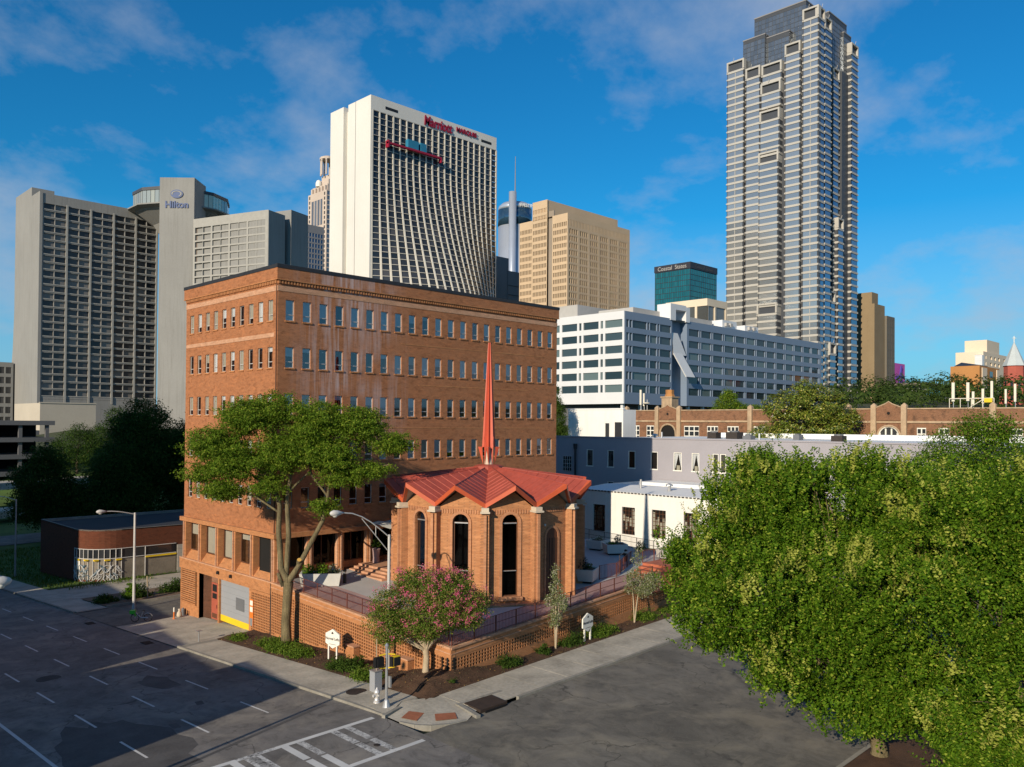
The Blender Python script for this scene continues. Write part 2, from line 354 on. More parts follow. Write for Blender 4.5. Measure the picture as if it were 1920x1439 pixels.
# ------------------------------------------------------------------ helpers
class MB:
    """collects faces, builds one mesh"""
    def __init__(s): s.v = []; s.f = []; s.m = []
    def poly(s, pts, mi=0):
        i = len(s.v); s.v.extend([tuple(p) for p in pts]); s.f.append(tuple(range(i, i + len(pts)))); s.m.append(mi)
    def box(s, x0, x1, y0, y1, z0, z1, mi=0):
        i = len(s.v)
        s.v.extend([(x0, y0, z0), (x1, y0, z0), (x1, y1, z0), (x0, y1, z0), (x0, y0, z1), (x1, y0, z1), (x1, y1, z1), (x0, y1, z1)])
        for q in ((0, 3, 2, 1), (4, 5, 6, 7), (0, 1, 5, 4), (1, 2, 6, 5), (2, 3, 7, 6), (3, 0, 4, 7)):
            s.f.append(tuple(i + k for k in q)); s.m.append(mi)
    def prism(s, pts, z0, z1, mi=0, top=None):
        """pts: ccw plan polygon; z0/z1 numbers or functions of (x,y)"""
        a = z0 if callable(z0) else (lambda x, y: z0); b = z1 if callable(z1) else (lambda x, y: z1)
        lo = [(x, y, a(x, y)) for x, y in pts]; hi = [(x, y, b(x, y)) for x, y in pts]
        n = len(pts)
        for k in range(n):
            j = (k + 1) % n; s.poly((lo[k], lo[j], hi[j], hi[k]), mi)
        s.poly(hi, mi if top is None else top); s.poly(lo[::-1], mi)
    def tube(s, pts, rad, n=8, mi=0, cap=True):
        pts = [Vector(p) for p in pts]
        if not isinstance(rad, (list, tuple)): rad = [rad] * len(pts)
        rings = []; prev = None
        for k, p in enumerate(pts):
            d = (pts[min(k + 1, len(pts) - 1)] - pts[max(k - 1, 0)])
            d = d.normalized() if d.length > 1e-9 else Vector((0, 0, 1))
            a = prev if prev is not None else (Vector((1, 0, 0)) if abs(d.x) < .9 else Vector((0, 1, 0)))
            a = (a - d * a.dot(d)); a = a.normalized() if a.length > 1e-6 else d.orthogonal().normalized()
            prev = a; b = d.cross(a); i = len(s.v)
            for q in range(n):
                t = 2 * PI * q / n; s.v.append(tuple(p + (a * math.cos(t) + b * math.sin(t)) * rad[k]))
            rings.append(i)
        for k in range(len(rings) - 1):
            for q in range(n):
                q2 = (q + 1) % n
                s.f.append((rings[k] + q, rings[k] + q2, rings[k + 1] + q2, rings[k + 1] + q)); s.m.append(mi)
        if cap:
            s.f.append(tuple(rings[0] + q for q in range(n))[::-1]); s.m.append(mi)
            s.f.append(tuple(rings[-1] + q for q in range(n))); s.m.append(mi)
    def lathe(s, prof, c=(0, 0, 0), n=16, mi=0, a0=0, sx=1, sy=1):
        rings = []
        for r, z in prof:
            i = len(s.v); rings.append(i)
            for q in range(n):
                t = a0 + 2 * PI * q / n; s.v.append((c[0] + r * math.cos(t) * sx, c[1] + r * math.sin(t) * sy, c[2] + z))
        for k in range(len(rings) - 1):
            for q in range(n):
                q2 = (q + 1) % n
                s.f.append((rings[k] + q, rings[k] + q2, rings[k + 1] + q2, rings[k + 1] + q)); s.m.append(mi)
        s.f.append(tuple(rings[0] + q for q in range(n))[::-1]); s.m.append(mi)
        s.f.append(tuple(rings[-1] + q for q in range(n))); s.m.append(mi)
    def wall(s, us, vs_, hole, depth, y=0, mi=0, rev=None, back=1, side=1):
        """facade in local coords: u along +x, outward is -y. hole(i,j) -> truthy depth or False"""
        rev = mi if rev is None else rev
        for i in range(len(us) - 1):
            for j in range(len(vs_) - 1):
                u0, u1, v0, v1 = us[i], us[i + 1], vs_[j], vs_[j + 1]
                h = hole(i, j)
                if not h: s.poly(((u0, y, v0), (u1, y, v0), (u1, y, v1), (u0, y, v1)), mi)
                else:
                    d = y + (depth if h is True else h)
                    s.poly(((u0, y, v0), (u0, d, v0), (u0, d, v1), (u0, y, v1))[::-1], rev)
                    s.poly(((u1, y, v0), (u1, d, v0), (u1, d, v1), (u1, y, v1)), rev)
                    s.poly(((u0, y, v0), (u1, y, v0), (u1, d, v0), (u0, d, v0))[::-1], rev)
                    s.poly(((u0, y, v1), (u1, y, v1), (u1, d, v1), (u0, d, v1)), rev)
                    s.poly(((u0, d, v0), (u1, d, v0), (u1, d, v1), (u0, d, v1)), back)
    def mesh(s, name, mats, smooth=False):
        me = bpy.data.meshes.new(name); me.from_pydata(s.v, [], s.f)
        if isinstance(mats, str): mats = [mats]
        for m in mats: me.materials.append(MATS[m])
        if len(mats) > 1: me.polygons.foreach_set('material_index', s.m)
        if smooth: me.polygons.foreach_set('use_smooth', [True] * len(s.f))
        me.update(); return me

def thing(name, label, cat, loc=(0, 0, 0), group=None, rotz=0):
    o = bpy.data.objects.new(name, None); col.objects.link(o)
    o.location = loc; o.rotation_euler = (0, 0, rotz); o.empty_display_size = .5
    o['label'] = label; o['category'] = cat
    if group: o['group'] = group
    return o
def tag(o, label, cat, group=None):
    o['label'] = label; o['category'] = cat
    if group: o['group'] = group
    return o
def link(name, me, parent=None, loc=(0, 0, 0), rotz=0, world_=True, kind=None):
    """parts take world coordinates and are parented to an unrotated root; world_=False: local to the parent"""
    o = bpy.data.objects.new(name, me); col.objects.link(o)
    l = Vector(loc)
    if parent is not None:
        o.parent = parent
        if world_: l = l - parent.location
    o.location = l; o.rotation_euler = (0, 0, rotz)
    if kind: o['kind'] = kind
    return o
def struct(name, me): return link(name, me, kind='structure')
def sub(name, me, parent, loc=(0, 0, 0)): return link(name, me, parent, loc, 0, False)
def copy_tree(o, parent=None):
    c = o.copy(); col.objects.link(c); c.parent = parent
    for ch in list(o.children): copy_tree(ch, c)
    return c
def text(name, body, size, mat, parent, loc, rot, ext=.02, align='CENTER', shear=0, xs=1.0, bold=0):
    cu = bpy.data.curves.new(name, 'FONT'); cu.body = body; cu.size = size; cu.extrude = ext; cu.align_x = align; cu.shear = shear
    cu.offset = bold
    cu.materials.append(MATS[mat])
    tmp = bpy.data.objects.new('tmp', cu); col.objects.link(tmp)
    me = bpy.data.meshes.new_from_object(tmp.evaluated_get(bpy.context.evaluated_depsgraph_get())); bpy.data.objects.remove(tmp); bpy.data.curves.remove(cu)
    o = bpy.data.objects.new(name, me); col.objects.link(o)
    o.parent = parent; o.location = Vector(loc) - (parent.location if parent else Vector()); o.rotation_euler = rot; o.scale = (xs, 1, 1)
    return o
ROT_R = (PI / 2, 0, 0)            # lettering read on faces that look towards -Y
ROT_L = (PI / 2, 0, -PI / 2)      # lettering read on faces that look towards -X
RL = -PI / 2                      # part rotation for faces that look towards -X

def hgt(x, y):
    """height of the ground"""
    x = np.asarray(x, float); y = np.asarray(y, float)
    gx = np.where(x < 60, .012 * (x - 30), np.where(x < 200, .36 + (x - 60) * .105, np.where(x < 450, 15.06 + (x - 200) * .055, 28.8)))
    gx = np.maximum(gx, -1.0)
    fy = np.where(y > 36, -.058 * (np.minimum(y, 120) - 36), 0.0)
    fade = np.clip((150 - x) / 90, 0, 1)
    rise = np.where(y > 190, np.minimum((y - 190) / 110, 1) * 12.0, 0.0) * np.clip((170 - x) / 80, 0, 1)
    return gx + fy * fade + rise
def hg(x, y): return float(hgt(x, y))
def sheet(pts_u, pts_v, zoff, mi=0, mb=None):
    mb = mb or MB()
    for i in range(len(pts_u) - 1):
        for j in range(len(pts_v) - 1):
            q = [(pts_u[i], pts_v[j]), (pts_u[i + 1], pts_v[j]), (pts_u[i + 1], pts_v[j + 1]), (pts_u[i], pts_v[j + 1])]
            mb.poly([(x, y, hg(x, y) + zoff) for x, y in q], mi)
    return mb

# ---- foliage
def leaves_mesh(name, P, N, A, L, Wd, mats, mi=None):
    """P centres, N normals, A long axes (n,3); L, Wd sizes (n,)"""
    n = len(P)
    N = N / (np.linalg.norm(N, axis=1, keepdims=True) + 1e-9)
    A = A - N * np.sum(A * N, axis=1, keepdims=True); A = A / (np.linalg.norm(A, axis=1, keepdims=True) + 1e-9)
    B = np.cross(N, A)
    L = np.broadcast_to(L, (n,))[:, None]; Wd = np.broadcast_to(Wd, (n,))[:, None]
    co = np.empty((n, 4, 3), np.float32)
    co[:, 0] = P - A * L * .5; co[:, 1] = P + B * Wd * .5 + A * L * .05; co[:, 2] = P + A * L * .5; co[:, 3] = P - B * Wd * .5 + A * L * .05
    me = bpy.data.meshes.new(name)
    me.vertices.add(4 * n); me.vertices.foreach_set('co', co.ravel())
    me.loops.add(4 * n); me.loops.foreach_set('vertex_index', np.arange(4 * n, dtype=np.int32))
    me.polygons.add(n); me.polygons.foreach_set('loop_start', np.arange(0, 4 * n, 4, dtype=np.int32))
    try: me.polygons.foreach_set('loop_total', np.full(n, 4, np.int32))
    except Exception: pass
    for m in ([mats] if isinstance(mats, str) else mats): me.materials.append(MATS[m])
    if mi is not None: me.polygons.foreach_set('material_index', np.asarray(mi, np.int32))
    me.update(calc_edges=True); me.validate()
    return me
def rdir(n):
    v = rng.normal(size=(n, 3)); return v / np.linalg.norm(v, axis=1, keepdims=True)
def lobe_points(lobes, n, shell=.55):
    """cluster centres spread through a set of ellipsoids (cx,cy,cz,rx,ry,rz), denser towards the outside; returns points and outward dirs"""
    w = np.array([(l[3] * l[4] * l[5]) ** (2 / 3) for l in lobes]); w = w / w.sum()
    idx = rng.choice(len(lobes), n, p=w); lb = np.array(lobes)[idx]
    d = rdir(n); r = shell + (1 - shell) * rng.random(n) ** .6; r = np.where(rng.random(n) < .18, rng.random(n) ** .4, r)
    P = lb[:, :3] + d * lb[:, 3:6] * r[:, None]
    return P, d
def clumps(P, D, per, rad, flat=.6):
    n = len(P); k = n * per
    Q = np.repeat(P, per, 0) + rng.normal(size=(k, 3)) * np.array([rad, rad, rad * flat])
    return Q, np.repeat(D, per, 0)
def place(base, rows):
    """(a right, b away, z, ra, rb, rz) relative to the base, in the street grid turned by 45 degrees -> world ellipsoids"""
    out = []
    for a, b, z, ra, rb, rz in rows:
        p = Vector(base) + RGT * a + FWD * b
        m = (ra + rb) / 2
        out.append((p.x, p.y, base[2] + z, m if abs(ra - rb) < .01 else (ra + rb) / 2, m, rz))
        if ra > rb * 1.15:      # long lobes become two
            out.pop(); h = (ra - rb) * .55
            for sgn in (-1, 1):
                q = p + RGT * (sgn * h); out.append((q.x, q.y, base[2] + z, rb * 1.05, rb * 1.05, rz))
    return out
def limbs(mb, base, r0, fork, lobes, rl, n=8, wob=.25, seed=1):
    rd = random.Random(seed)
    for l in lobes:
        p0 = Vector(fork); p3 = Vector(l[:3]) + Vector((0, 0, l[5] * .1)); mid = p0.lerp(p3, .45) + Vector((rd.uniform(-wob, wob), rd.uniform(-wob, wob), abs(p3.z - p0.z) * .12))
        pts = []
        for k in range(7):
            t = k / 6; q = p0.lerp(mid, t).lerp(mid.lerp(p3, t), t); pts.append(q)
        mb.tube(pts, [rl * (1 - .82 * k / 6) for k in range(7)], n, cap=False)
        for k in range(5):       # secondary twigs
            s_ = pts[rd.randint(3, 6)]; e = Vector(l[:3]) + Vector((rd.uniform(-1, 1) * l[3], rd.uniform(-1, 1) * l[4], rd.uniform(-.6, .8) * l[5])) * .85
            m2 = s_.lerp(e, .5) + Vector((0, 0, .15)); mb.tube([s_, m2, e], [rl * .3, rl * .2, rl * .06], 5, cap=False)
def broadleaf(name, label, base, trunk_h, r0, lobes, nclump, per, rad, leaf, mats, bark='bark', group=None, lean=(0, 0), shell=.55, up_bias=.5, flat=.6, mi_fn=None, seed=1, cat='tree', limb_r=None, nlimb=None, asp=.55):
    root = thing(name, label, cat, base, group)
    fork = Vector(base) + Vector((lean[0], lean[1], trunk_h))
    mb = MB(); b = Vector(base)
    if trunk_h > 0:
        mid = b.lerp(fork, .5) + Vector((r0 * .3, -r0 * .2, 0))
        mb.tube([b - Vector((0, 0, .3)), b + Vector((0, 0, .25)), b.lerp(mid, .5), mid, fork], [r0 * 1.5, r0 * 1.12, r0 * .95, r0 * .85, r0 * .72], 10, cap=False)
        limbs(mb, base, r0, fork, lobes[:nlimb] if nlimb else lobes, limb_r or r0 * .5, seed=seed)
        link('trunk', mb.mesh('trunk', bark, True), root)
    P, D = lobe_points(lobes, nclump, shell)
    Q, E = clumps(P, D, per, rad, flat)
    k = len(Q)
    N = rdir(k) * .9 + E * .7 + np.array([0, 0, up_bias]); A = rdir(k) + E * .3
    sz = leaf * rng.uniform(.65, 1.3, k)
    mi = mi_fn(Q, E) if mi_fn else None
    link('crown', leaves_mesh('crown', Q, N, A, sz, sz * asp, mats, mi), root)
    return root

# ------------------------------------------------------------------ setting: ground, streets, pavements, terrace
def axis(lo, hi, knots):
    v = set(knots)
    for a, b, st in ((-3000, -300, 300), (-300, -40, 40), (-40, 220, 10), (220, 600, 20), (600, 4500, 300)):
        v.update(np.arange(a, b, st).tolist())
    return sorted(x for x in v if lo <= x <= hi)
struct('ground', sheet(axis(-3000, 4500, [60, 200, 450, 150, 170, 90]), axis(-3000, 4500, [36, 120, 190, 300]), -.3).mesh('ground', 'earth'))
KX = 26.05                                   # kerb of the avenue
def ky(x): return 32.2 + .03 * (x - 30)      # kerb of the cross street
def be(x): return 35.6 + .05 * (x - 29)      # bed edge along the cross street
def wy(x): return 36.95 + .0787 * (x - 32)   # line of the screen wall along the cross street
def tz(x, y): return 2.15 + .033 * (x - 32) + .042 * (y - 37)   # terrace level
avenue = struct('avenue', sheet([7, 10, 14, 18, 22, KX], list(range(-60, 37, 12)) + [36, 50, 70, 90, 120, 150, 190, 240, 300], 0).mesh('avenue', 'asphalt'))
def xs_sheet(mb, xs, f0, f1, zo, nv=4):
    for i in range(len(xs) - 1):
        for j in range(nv):
            q = []
            for x, jj in ((xs[i], j), (xs[i + 1], j), (xs[i + 1], j + 1), (xs[i], j + 1)):
                y = f0(x) + (f1(x) - f0(x)) * jj / nv; q.append((x, y, hg(x, y) + zo))
            mb.poly(q)
    return mb
mb = xs_sheet(MB(), [KX + .0, 28, 30, 34, 40, 50, 60, 80, 120, 200], lambda x: 15.8, ky, 0)
xs_sheet(mb, [-80, -40, 0, 7], lambda x: 15.8, lambda x: 32, 0)
cross = struct('cross_street', mb.mesh('cross_street', 'asphalt_cross'))

def strip(x0, x1, y0, y1, zo=.004, n=1):
    mb = MB(); ys = np.linspace(y0, y1, n + 1)
    for k in range(n): mb.poly([(x, y, hg(x, y) + zo) for x, y in ((x0, ys[k]), (x1, ys[k]), (x1, ys[k + 1]), (x0, ys[k + 1]))])
    return mb
def mark(x0, x1, y0, y1, m='paint_white', parent=avenue, zo=.006, n=1): link('lane_marking', strip(x0, x1, y0, y1, zo, n).mesh('lane_marking', m), parent)
for y0 in (39.4, 46.2, 53.2, 60.4, 67.5, 74.6, 81.7, 88.8, 96): mark(15.38, 15.5, y0, y0 + 3.4)
for y0 in (40.5, 47.4, 54.7, 62.1, 69.3, 76.4, 83.5, 90.6): mark(18.87, 18.99, y0, y0 + 3.3)
for y0 in (41.0, 48.3, 55.9, 62.7, 69.7, 76.8, 83.9, 91.0, 98): mark(22.44, 22.55, y0, y0 + 3.2)
mark(12.1, 12.27, 39, 110, n=8)
# ladder crossing over the avenue
for yy in (31.35, 35.55):
    for k in range(9): mark(8 + k * 2 if k else 7.6, 10 + k * 2 if k < 8 else 25.6, yy, yy + .3, 'paint_worn' if k in (2, 5) else 'paint_white')
for x0 in (8.4, 9.3, 11.6, 12.5, 14.8, 15.7, 17.6, 18.5, 20.2, 21.0, 22.9, 23.7):
    mark(x0, x0 + .38, 31.65, 33.4, 'paint_white' if random.random() < .7 else 'paint_worn'); mark(x0, x0 + .38, 33.55, 35.55, 'paint_worn' if random.random() < .4 else 'paint_white')
mark(18.3, 19.1, 31.7, 35.5, 'paint_worn')
# dark tar patches and repairs
def patch(pts, name='tar_patch', zo=.005, m='asphalt_patch', parent=avenue):
    mb = MB(); mb.poly([(x, y, hg(x, y) + zo) for x, y in pts]); link(name, mb.mesh(name, m), parent)
_a = random.Random(11); patch([(15.1 + (2.7 + _a.uniform(-.35, .35)) * math.cos(k * PI / 14), 41.6 + (5.6 + _a.uniform(-.8, .8)) * math.sin(k * PI / 14)) for k in range(28)])
patch([(21.2 + (.9 + _a.uniform(-.2, .2)) * math.cos(k * PI / 7), 52.5 + (2.2 + _a.uniform(-.5, .5)) * math.sin(k * PI / 7)) for k in range(14)])
patch([(18.0, 42.6), (18.4, 42.5), (18.5, 43.4), (18.1, 43.5)]); patch([(20.6, 45.6), (21.0, 45.5), (21.2, 46.3), (20.8, 46.4)])
patch([(15.5, 36.9), (15.6, 36.7), (25.3, 39.6), (25.2, 39.9)])
def disc(name, x, y, r, m, parent, zo, n=20, h=.02):
    mb = MB(); mb.lathe([(r, zo), (r * .97, zo + h), (.01, zo + h)], (x, y, hg(x, y)), n)
    mb2 = MB()
    for k in range(4): mb2.box(x - r * .6, x + r * .6, y - r * .6 + k * r * .38, y - r * .52 + k * r * .38, hg(x, y) + zo + h, hg(x, y) + zo + h + .006)
    o = link(name, mb.mesh(name, m), parent); link('lid_rib', mb2.mesh('lid_rib', m), o, world_=True) if parent is None else sub('lid_rib', mb2.mesh('lid_rib', m), o)
    return o

# pavements: slabs on a bed, kerb
def slab(mb, pts, zo, th=.06):
    lo = [(x, y, hg(x, y) + zo - th) for x, y in pts]; hi = [(x, y, hg(x, y) + zo) for x, y in pts]
    for k in range(len(pts)):
        j = (k + 1) % len(pts); mb.poly((lo[k], lo[j], hi[j], hi[k]))
    mb.poly(hi)
mb = MB()
ys_ = [36.2, 45, 55, 61.2]; mb2 = sheet([KX + .2, 29], ys_, .09, 0, mb); sheet([KX + .2, 29], [84, 100, 120, 150, 190], .09, 0, mb)
walk_l = struct('avenue_pavement', mb.mesh('avenue_pavement', 'kerbstone'))
y = 36.35
while y < 186:
    if not (61.2 < y + 1.5 < 84.5):
        b = MB(); slab(b, [(KX + .22, y + .012), (29, y + .012), (29, y + 2.99), (KX + .22, y + 2.99)], .13 + random.uniform(-.004, .004))
        link('slab', b.mesh('slab', 'concrete'), walk_l)
    y += 3.0
mb = xs_sheet(MB(), [30, 40, 50, 60, 90], lambda x: ky(x) + .2, be, .09, 1)
walk_r = struct('cross_pavement', mb.mesh('cross_pavement', 'kerbstone'))
x = 30.05
while x < 75:
    for a, b_ in ((0, .5), (.5, 1)):
        bm_ = MB(); f = lambda xx, t: ky(xx) + .22 + (be(xx) - ky(xx) - .22) * t
        slab(bm_, [(x + .012, f(x, a) + .012), (x + 2.5, f(x + 2.5, a) + .012), (x + 2.5, f(x + 2.5, b_)), (x + .012, f(x, b_))], .13 + random.uniform(-.004, .004))
        link('slab', bm_.mesh('slab', 'concrete'), walk_r)
    x += 2.512
# kerbs
def kerb_run(pts, w, zo, name, parent, seglen=3.0):
    """kerbstones along a polyline, w to the left of travel"""
    for (xa, ya), (xb, yb) in zip(pts[:-1], pts[1:]):
        L = math.hypot(xb - xa, yb - ya); n = max(1, round(L / seglen)); dx_, dy_ = (xb - xa) / L, (yb - ya) / L; nx, ny = -dy_ * w, dx_ * w
        for k in range(n):
            s0, s1 = L * k / n + .008, L * (k + 1) / n - .008
            q = [(xa + dx_ * s0, ya + dy_ * s0), (xa + dx_ * s1, ya + dy_ * s1), (xa + dx_ * s1 + nx, ya + dy_ * s1 + ny), (xa + dx_ * s0 + nx, ya + dy_ * s0 + ny)]
            b = MB(); slab(b, q if w > 0 else q[::-1], zo + random.uniform(-.006, .006), .3); link(name, b.mesh(name, 'kerbstone'), parent)
kerb_run([(KX, 35.3), (KX, 61.2)], -.2, .14, 'kerbstone', walk_l); kerb_run([(KX, 84.5), (KX, 188)], -.2, .14, 'kerbstone', walk_l, 5)
kerb_run([(33.0, ky(33)), (75, ky(75))], .2, .14, 'kerbstone', walk_r)
# corner ramp with two brick-red tactile pads and raised flank kerbs
arc = [(KX + .1, 35.2), (26.15, 34.2), (26.45, 33.3), (27.0, 32.6), (27.8, 32.1), (28.8, 31.9)]
mb = MB(); outer = arc; inner = [(27.9, 36.3), (28.2, 36.25), (28.6, 36.1), (29.0, 35.9), (29.6, 35.5), (30.05, 35.6)]
for k in range(5):
    a, b_, c_, d_ = outer[k], outer[k + 1], inner[k + 1], inner[k]
    mb.poly([(a[0], a[1], hg(*a) + .02), (b_[0], b_[1], hg(*b_) + .02), (c_[0], c_[1], hg(*c_) + .132), (d_[0], d_[1], hg(*d_) + .132)])
mb.poly([(28.8, 31.9, hg(28.8, 31.9) + .02), (30.05, 32.5, hg(30, 32.5) + .1), (30.05, 35.6, hg(30, 35.6) + .132)])
mb.poly([(KX + .1, 35.2, hg(KX, 35.2) + .13), (27.9, 36.3, hg(28, 36) + .132), (27.9, 36.4, hg(28, 36) + .132), (KX + .1, 36.4, hg(KX, 36.4) + .132)])
ramp_o = struct('corner_ramp', mb.mesh('corner_ramp', 'concrete'))
for pts in ([(26.5, 34.5), (26.8, 33.6), (27.8, 34.2), (27.4, 35.0)], [(27.5, 32.9), (28.5, 32.35), (29.0, 33.1), (28.1, 33.7)]):
    b = MB(); b.poly([(x, y, hg(x, y) + .075) for x, y in pts]); link('tactile_pad', b.mesh('tactile_pad', 'tactile'), ramp_o)
kerb_run([(25.95, 35.15), (27.35, 35.6)], .22, .17, 'flank_kerb', ramp_o, 2); kerb_run([(29.3, 31.75), (29.7, 33.7)], -.25, .17, 'flank_kerb', ramp_o, 2)
kerb_run([arc[i] for i in (1, 2, 3, 4, 5)], .14, .035, 'gutter_lip', ramp_o, 2)
kerb_run([(29.7, 33.7), (33.0, 33.6)], .2, .15, 'flank_kerb', ramp_o, 2)
b = MB(); b.prism([(29.95, 32.15), (31.9, 32.1), (32.05, 33.5), (30.1, 33.6)], lambda x, y: hg(x, y) - .1, lambda x, y: hg(x, y) + .19)
cb = link('catch_basin_plate', b.mesh('catch_basin_plate', 'rust_plate'))
tag(cb, 'dark rusty storm drain plate set into the kerb corner of the cross street', 'drain cover')
b = MB(); b.box(30.2, 31.7, 31.99, 32.06, hg(31, 32) - .08, hg(31, 32) + .12); sub('drain_slot', b.mesh('drain_slot', 'black'), cb)
# near side of the cross street
mb = xs_sheet(MB(), [28, 32, 36, 40, 50, 60, 80], lambda x: 6.0, lambda x: 15.6, .12, 2); struct('near_verge', mb.mesh('near_verge', 'mulch'))
nk = xs_sheet(MB(), [28, 34, 40, 50, 60, 80], lambda x: 15.6, lambda x: 15.82, .14, 1); struct('near_kerb', nk.mesh('near_kerb', 'kerbstone'))
mb = sheet([-6, 6.8], [32.4, 36, 50, 80, 120, 190], .13); struct('far_side_pavement', mb.mesh('far_side_pavement', 'concrete'))

# garden bed in front of the screen wall
def bedz(x, y):
    e = max(0.0, min(1.0, min(x - 29, y - be(x)) / 1.1)); e = e * e * (3 - 2 * e)
    return hg(x, y) + .125 + e * (.12 + .6 * math.exp(-((x - 32.3) ** 2 + (y - 37.4) ** 2) / 7) + .03 * math.sin(x * 3.1 + y * 2.3))
mb = MB(); U = np.linspace(29, 32.1, 8); V = np.linspace(36.9, 61.0, 50)
for i in range(7):
    for j in range(49): mb.poly([(x, y, bedz(x, y)) for x, y in ((U[i], V[j]), (U[i + 1], V[j]), (U[i + 1], V[j + 1]), (U[i], V[j + 1]))])
X_ = np.linspace(29, 66, 60)
for i in range(59):
    for j in range(6):
        q = []
        for x, jj in ((X_[i], j), (X_[i + 1], j), (X_[i + 1], j + 1), (X_[i], j + 1)):
            y1 = max(36.9, wy(x) + .1); y = be(x) + (y1 - be(x)) * jj / 6; q.append((x, y, bedz(x, y)))
        mb.poly(q)
bed = struct('mulch_bed', mb.mesh('mulch_bed', 'mulch', True))
# bark chips and dead leaves, too many to count
k = 9000; Px = np.where(rng.random(k) < .5, rng.uniform(29.05, 32, k), rng.uniform(29.1, 58, k)); Py = np.where(Px < 32, rng.uniform(35.7, 60.8, k), 0)
t_ = rng.random(k); Py = np.where(Px >= 32, be(Px) + (np.maximum(wy(Px), 36.9) - be(Px)) * t_, np.maximum(Py, be(Px)))
Pz = np.array([bedz(a, b) for a, b in zip(Px, Py)]) + .02
o = link('bark_chips', leaves_mesh('bark_chips', np.stack([Px, Py, Pz], 1), rdir(k) * .4 + np.array([0, 0, 1]), rdir(k), rng.uniform(.05, .14, k), rng.uniform(.03, .06, k), ['mulch', 'wood_cut', 'bark'], rng.choice(3, k, p=[.75, .03, .22])), kind='stuff')
tag(o, 'bark chips and dead leaves scattered over the mulch bed by the screen wall', 'mulch')

# driveway, yards, lawns to the left
mb = sheet([KX, 28, 30, 32.6], [61.0, 66, 70, 73.6], .05); struct('driveway', mb.mesh('driveway', 'concrete'))
mb = sheet([KX, 30, 40, 60], [73.6, 79, 84.4], .03); struct('side_lane', mb.mesh('side_lane', 'asphalt_cross'))
mb = sheet([29, 40, 60], [84.4, 88, 92], .2); struct('shrub_bed', mb.mesh('shrub_bed', 'dirt'))
b = MB(); kerb_run([(29, 84.3), (60, 84.3)], .18, .26, 'bed_kerb', bpy.data.objects['shrub_bed'], 4)
mb = sheet([29, 40, 60], [92, 97, 103], .06); struct('forecourt', mb.mesh('forecourt', 'concrete'))
mb = sheet([29, 33, 50, 90], [103, 112, 120, 150, 190, 230, 260], .12); struct('lawn', mb.mesh('lawn', 'lawn'))
mb = sheet([27, 60, 110], [150, 156, 162], .2); struct('far_side_street', mb.mesh('far_side_street', 'asphalt'))
k = 16000; gx = rng.uniform(29.1, 60, k); gy = rng.uniform(96, 145, k); keep = (gy > 103.2) | ((gx > 30.5) & (gx < 40) & (gy > 100)); gx, gy = gx[keep], gy[keep]; k = len(gx)
Pz = hgt(gx, gy) + .22
o = link('grass', leaves_mesh('grass', np.stack([gx, gy, Pz], 1), rdir(k) * np.array([1, 1, .15]), np.tile([0, 0, 1.], (k, 1)) + rdir(k) * .35, rng.uniform(.2, .5, k), .09, 'grass_blade'), kind='stuff')
tag(o, 'overgrown grass around the low brown building by the avenue', 'grass')

# terrace
mb = MB(); XS = [32.2, 36, 40, 45, 50, 55, 60, 64.3]
for i in range(7):
    for j in range(6):
        q = []
        for x, jj in ((XS[i], j), (XS[i + 1], j), (XS[i + 1], j + 1), (XS[i], j + 1)):
            y = wy(x) + .3 + (57.9 - wy(x) - .3) * jj / 6; q.append((x, y, tz(x, y)))
        mb.poly(q)
mb.poly([(64.3, wy(64.3), tz(64.3, 40)), (64.3, 57.9, tz(64.3, 57.9)), (64.3, 57.9, -2), (64.3, wy(64.3), -2)])
terrace = struct('terrace', mb.mesh('terrace', 'terrace_pale'))
mb = MB()
for i in range(10):   # rose coloured walk along the parapet
    x0, x1 = 32.2 + i * 2.9, 32.2 + (i + 1) * 2.9
    mb.poly([(x, y, tz(x, y) + .006) for x, y in ((x0, wy(x0) + .2), (x1, wy(x1) + .2), (x1, wy(x1) + 2.6), (x0, wy(x0) + 2.6))])
for i in range(6):
    y0, y1 = wy(32.2) + 2.6 + i * 2.85, wy(32.2) + 2.6 + (i + 1) * 2.85
    mb.poly([(x, y, tz(x, y) + .006) for x, y in ((32.2, y0), (35.0, y0), (35.0, y1), (32.2, y1))])
link('rose_walk', mb.mesh('rose_walk', 'terrace_rose'), terrace)

# ------------------------------------------------------------------ brick office building on the corner
BX, BY, BX1, BY1 = 32.14, 57.8, 64.37, 74.31
ROWS = [(24.92 - 3.677 * k - 1.62, 24.92 - 3.677 * k) for k in range(5)]
bb = thing('brick_building', 'long orange brick office block with five rows of narrow windows behind the chapel', 'building', (BX, BY, -1.2))
def edges(starts, w, total, lo=0.0):
    e = [lo]
    for s in starts: e += [s, s + w]
    return e + [total]
ZE = [6.74] + [z for r in reversed(ROWS) for z in r] + [25.55]
UR = [.67 + 1.507 * k for k in range(21)]; UL = [.81 + 1.571 * k for k in range(10)]
hole = lambda i, j: (i % 2 == 1) and (j % 2 == 1)
mb = MB(); mb.wall(edges(UR, .75, BX1 - BX), ZE, hole, .5, back=1)
link('wall', mb.mesh('wall', ['brick_main', 'interior_dark']), bb, (BX, BY, 0))
mb = MB(); mb.wall(edges(UL, .8, BY1 - BY), ZE, hole, .5, back=1)
link('wall', mb.mesh('wall', ['brick_main', 'interior_dark']), bb, (BX, BY1, 0), RL)
mb = MB(); mb.poly([(BX1, BY, -2), (BX1, BY1, -2), (BX1, BY1, 27.3), (BX1, BY, 27.3)]); mb.poly([(BX, BY1, -4), (BX1, BY1, -4), (BX1, BY1, 27.3), (BX, BY1, 27.3)][::-1])
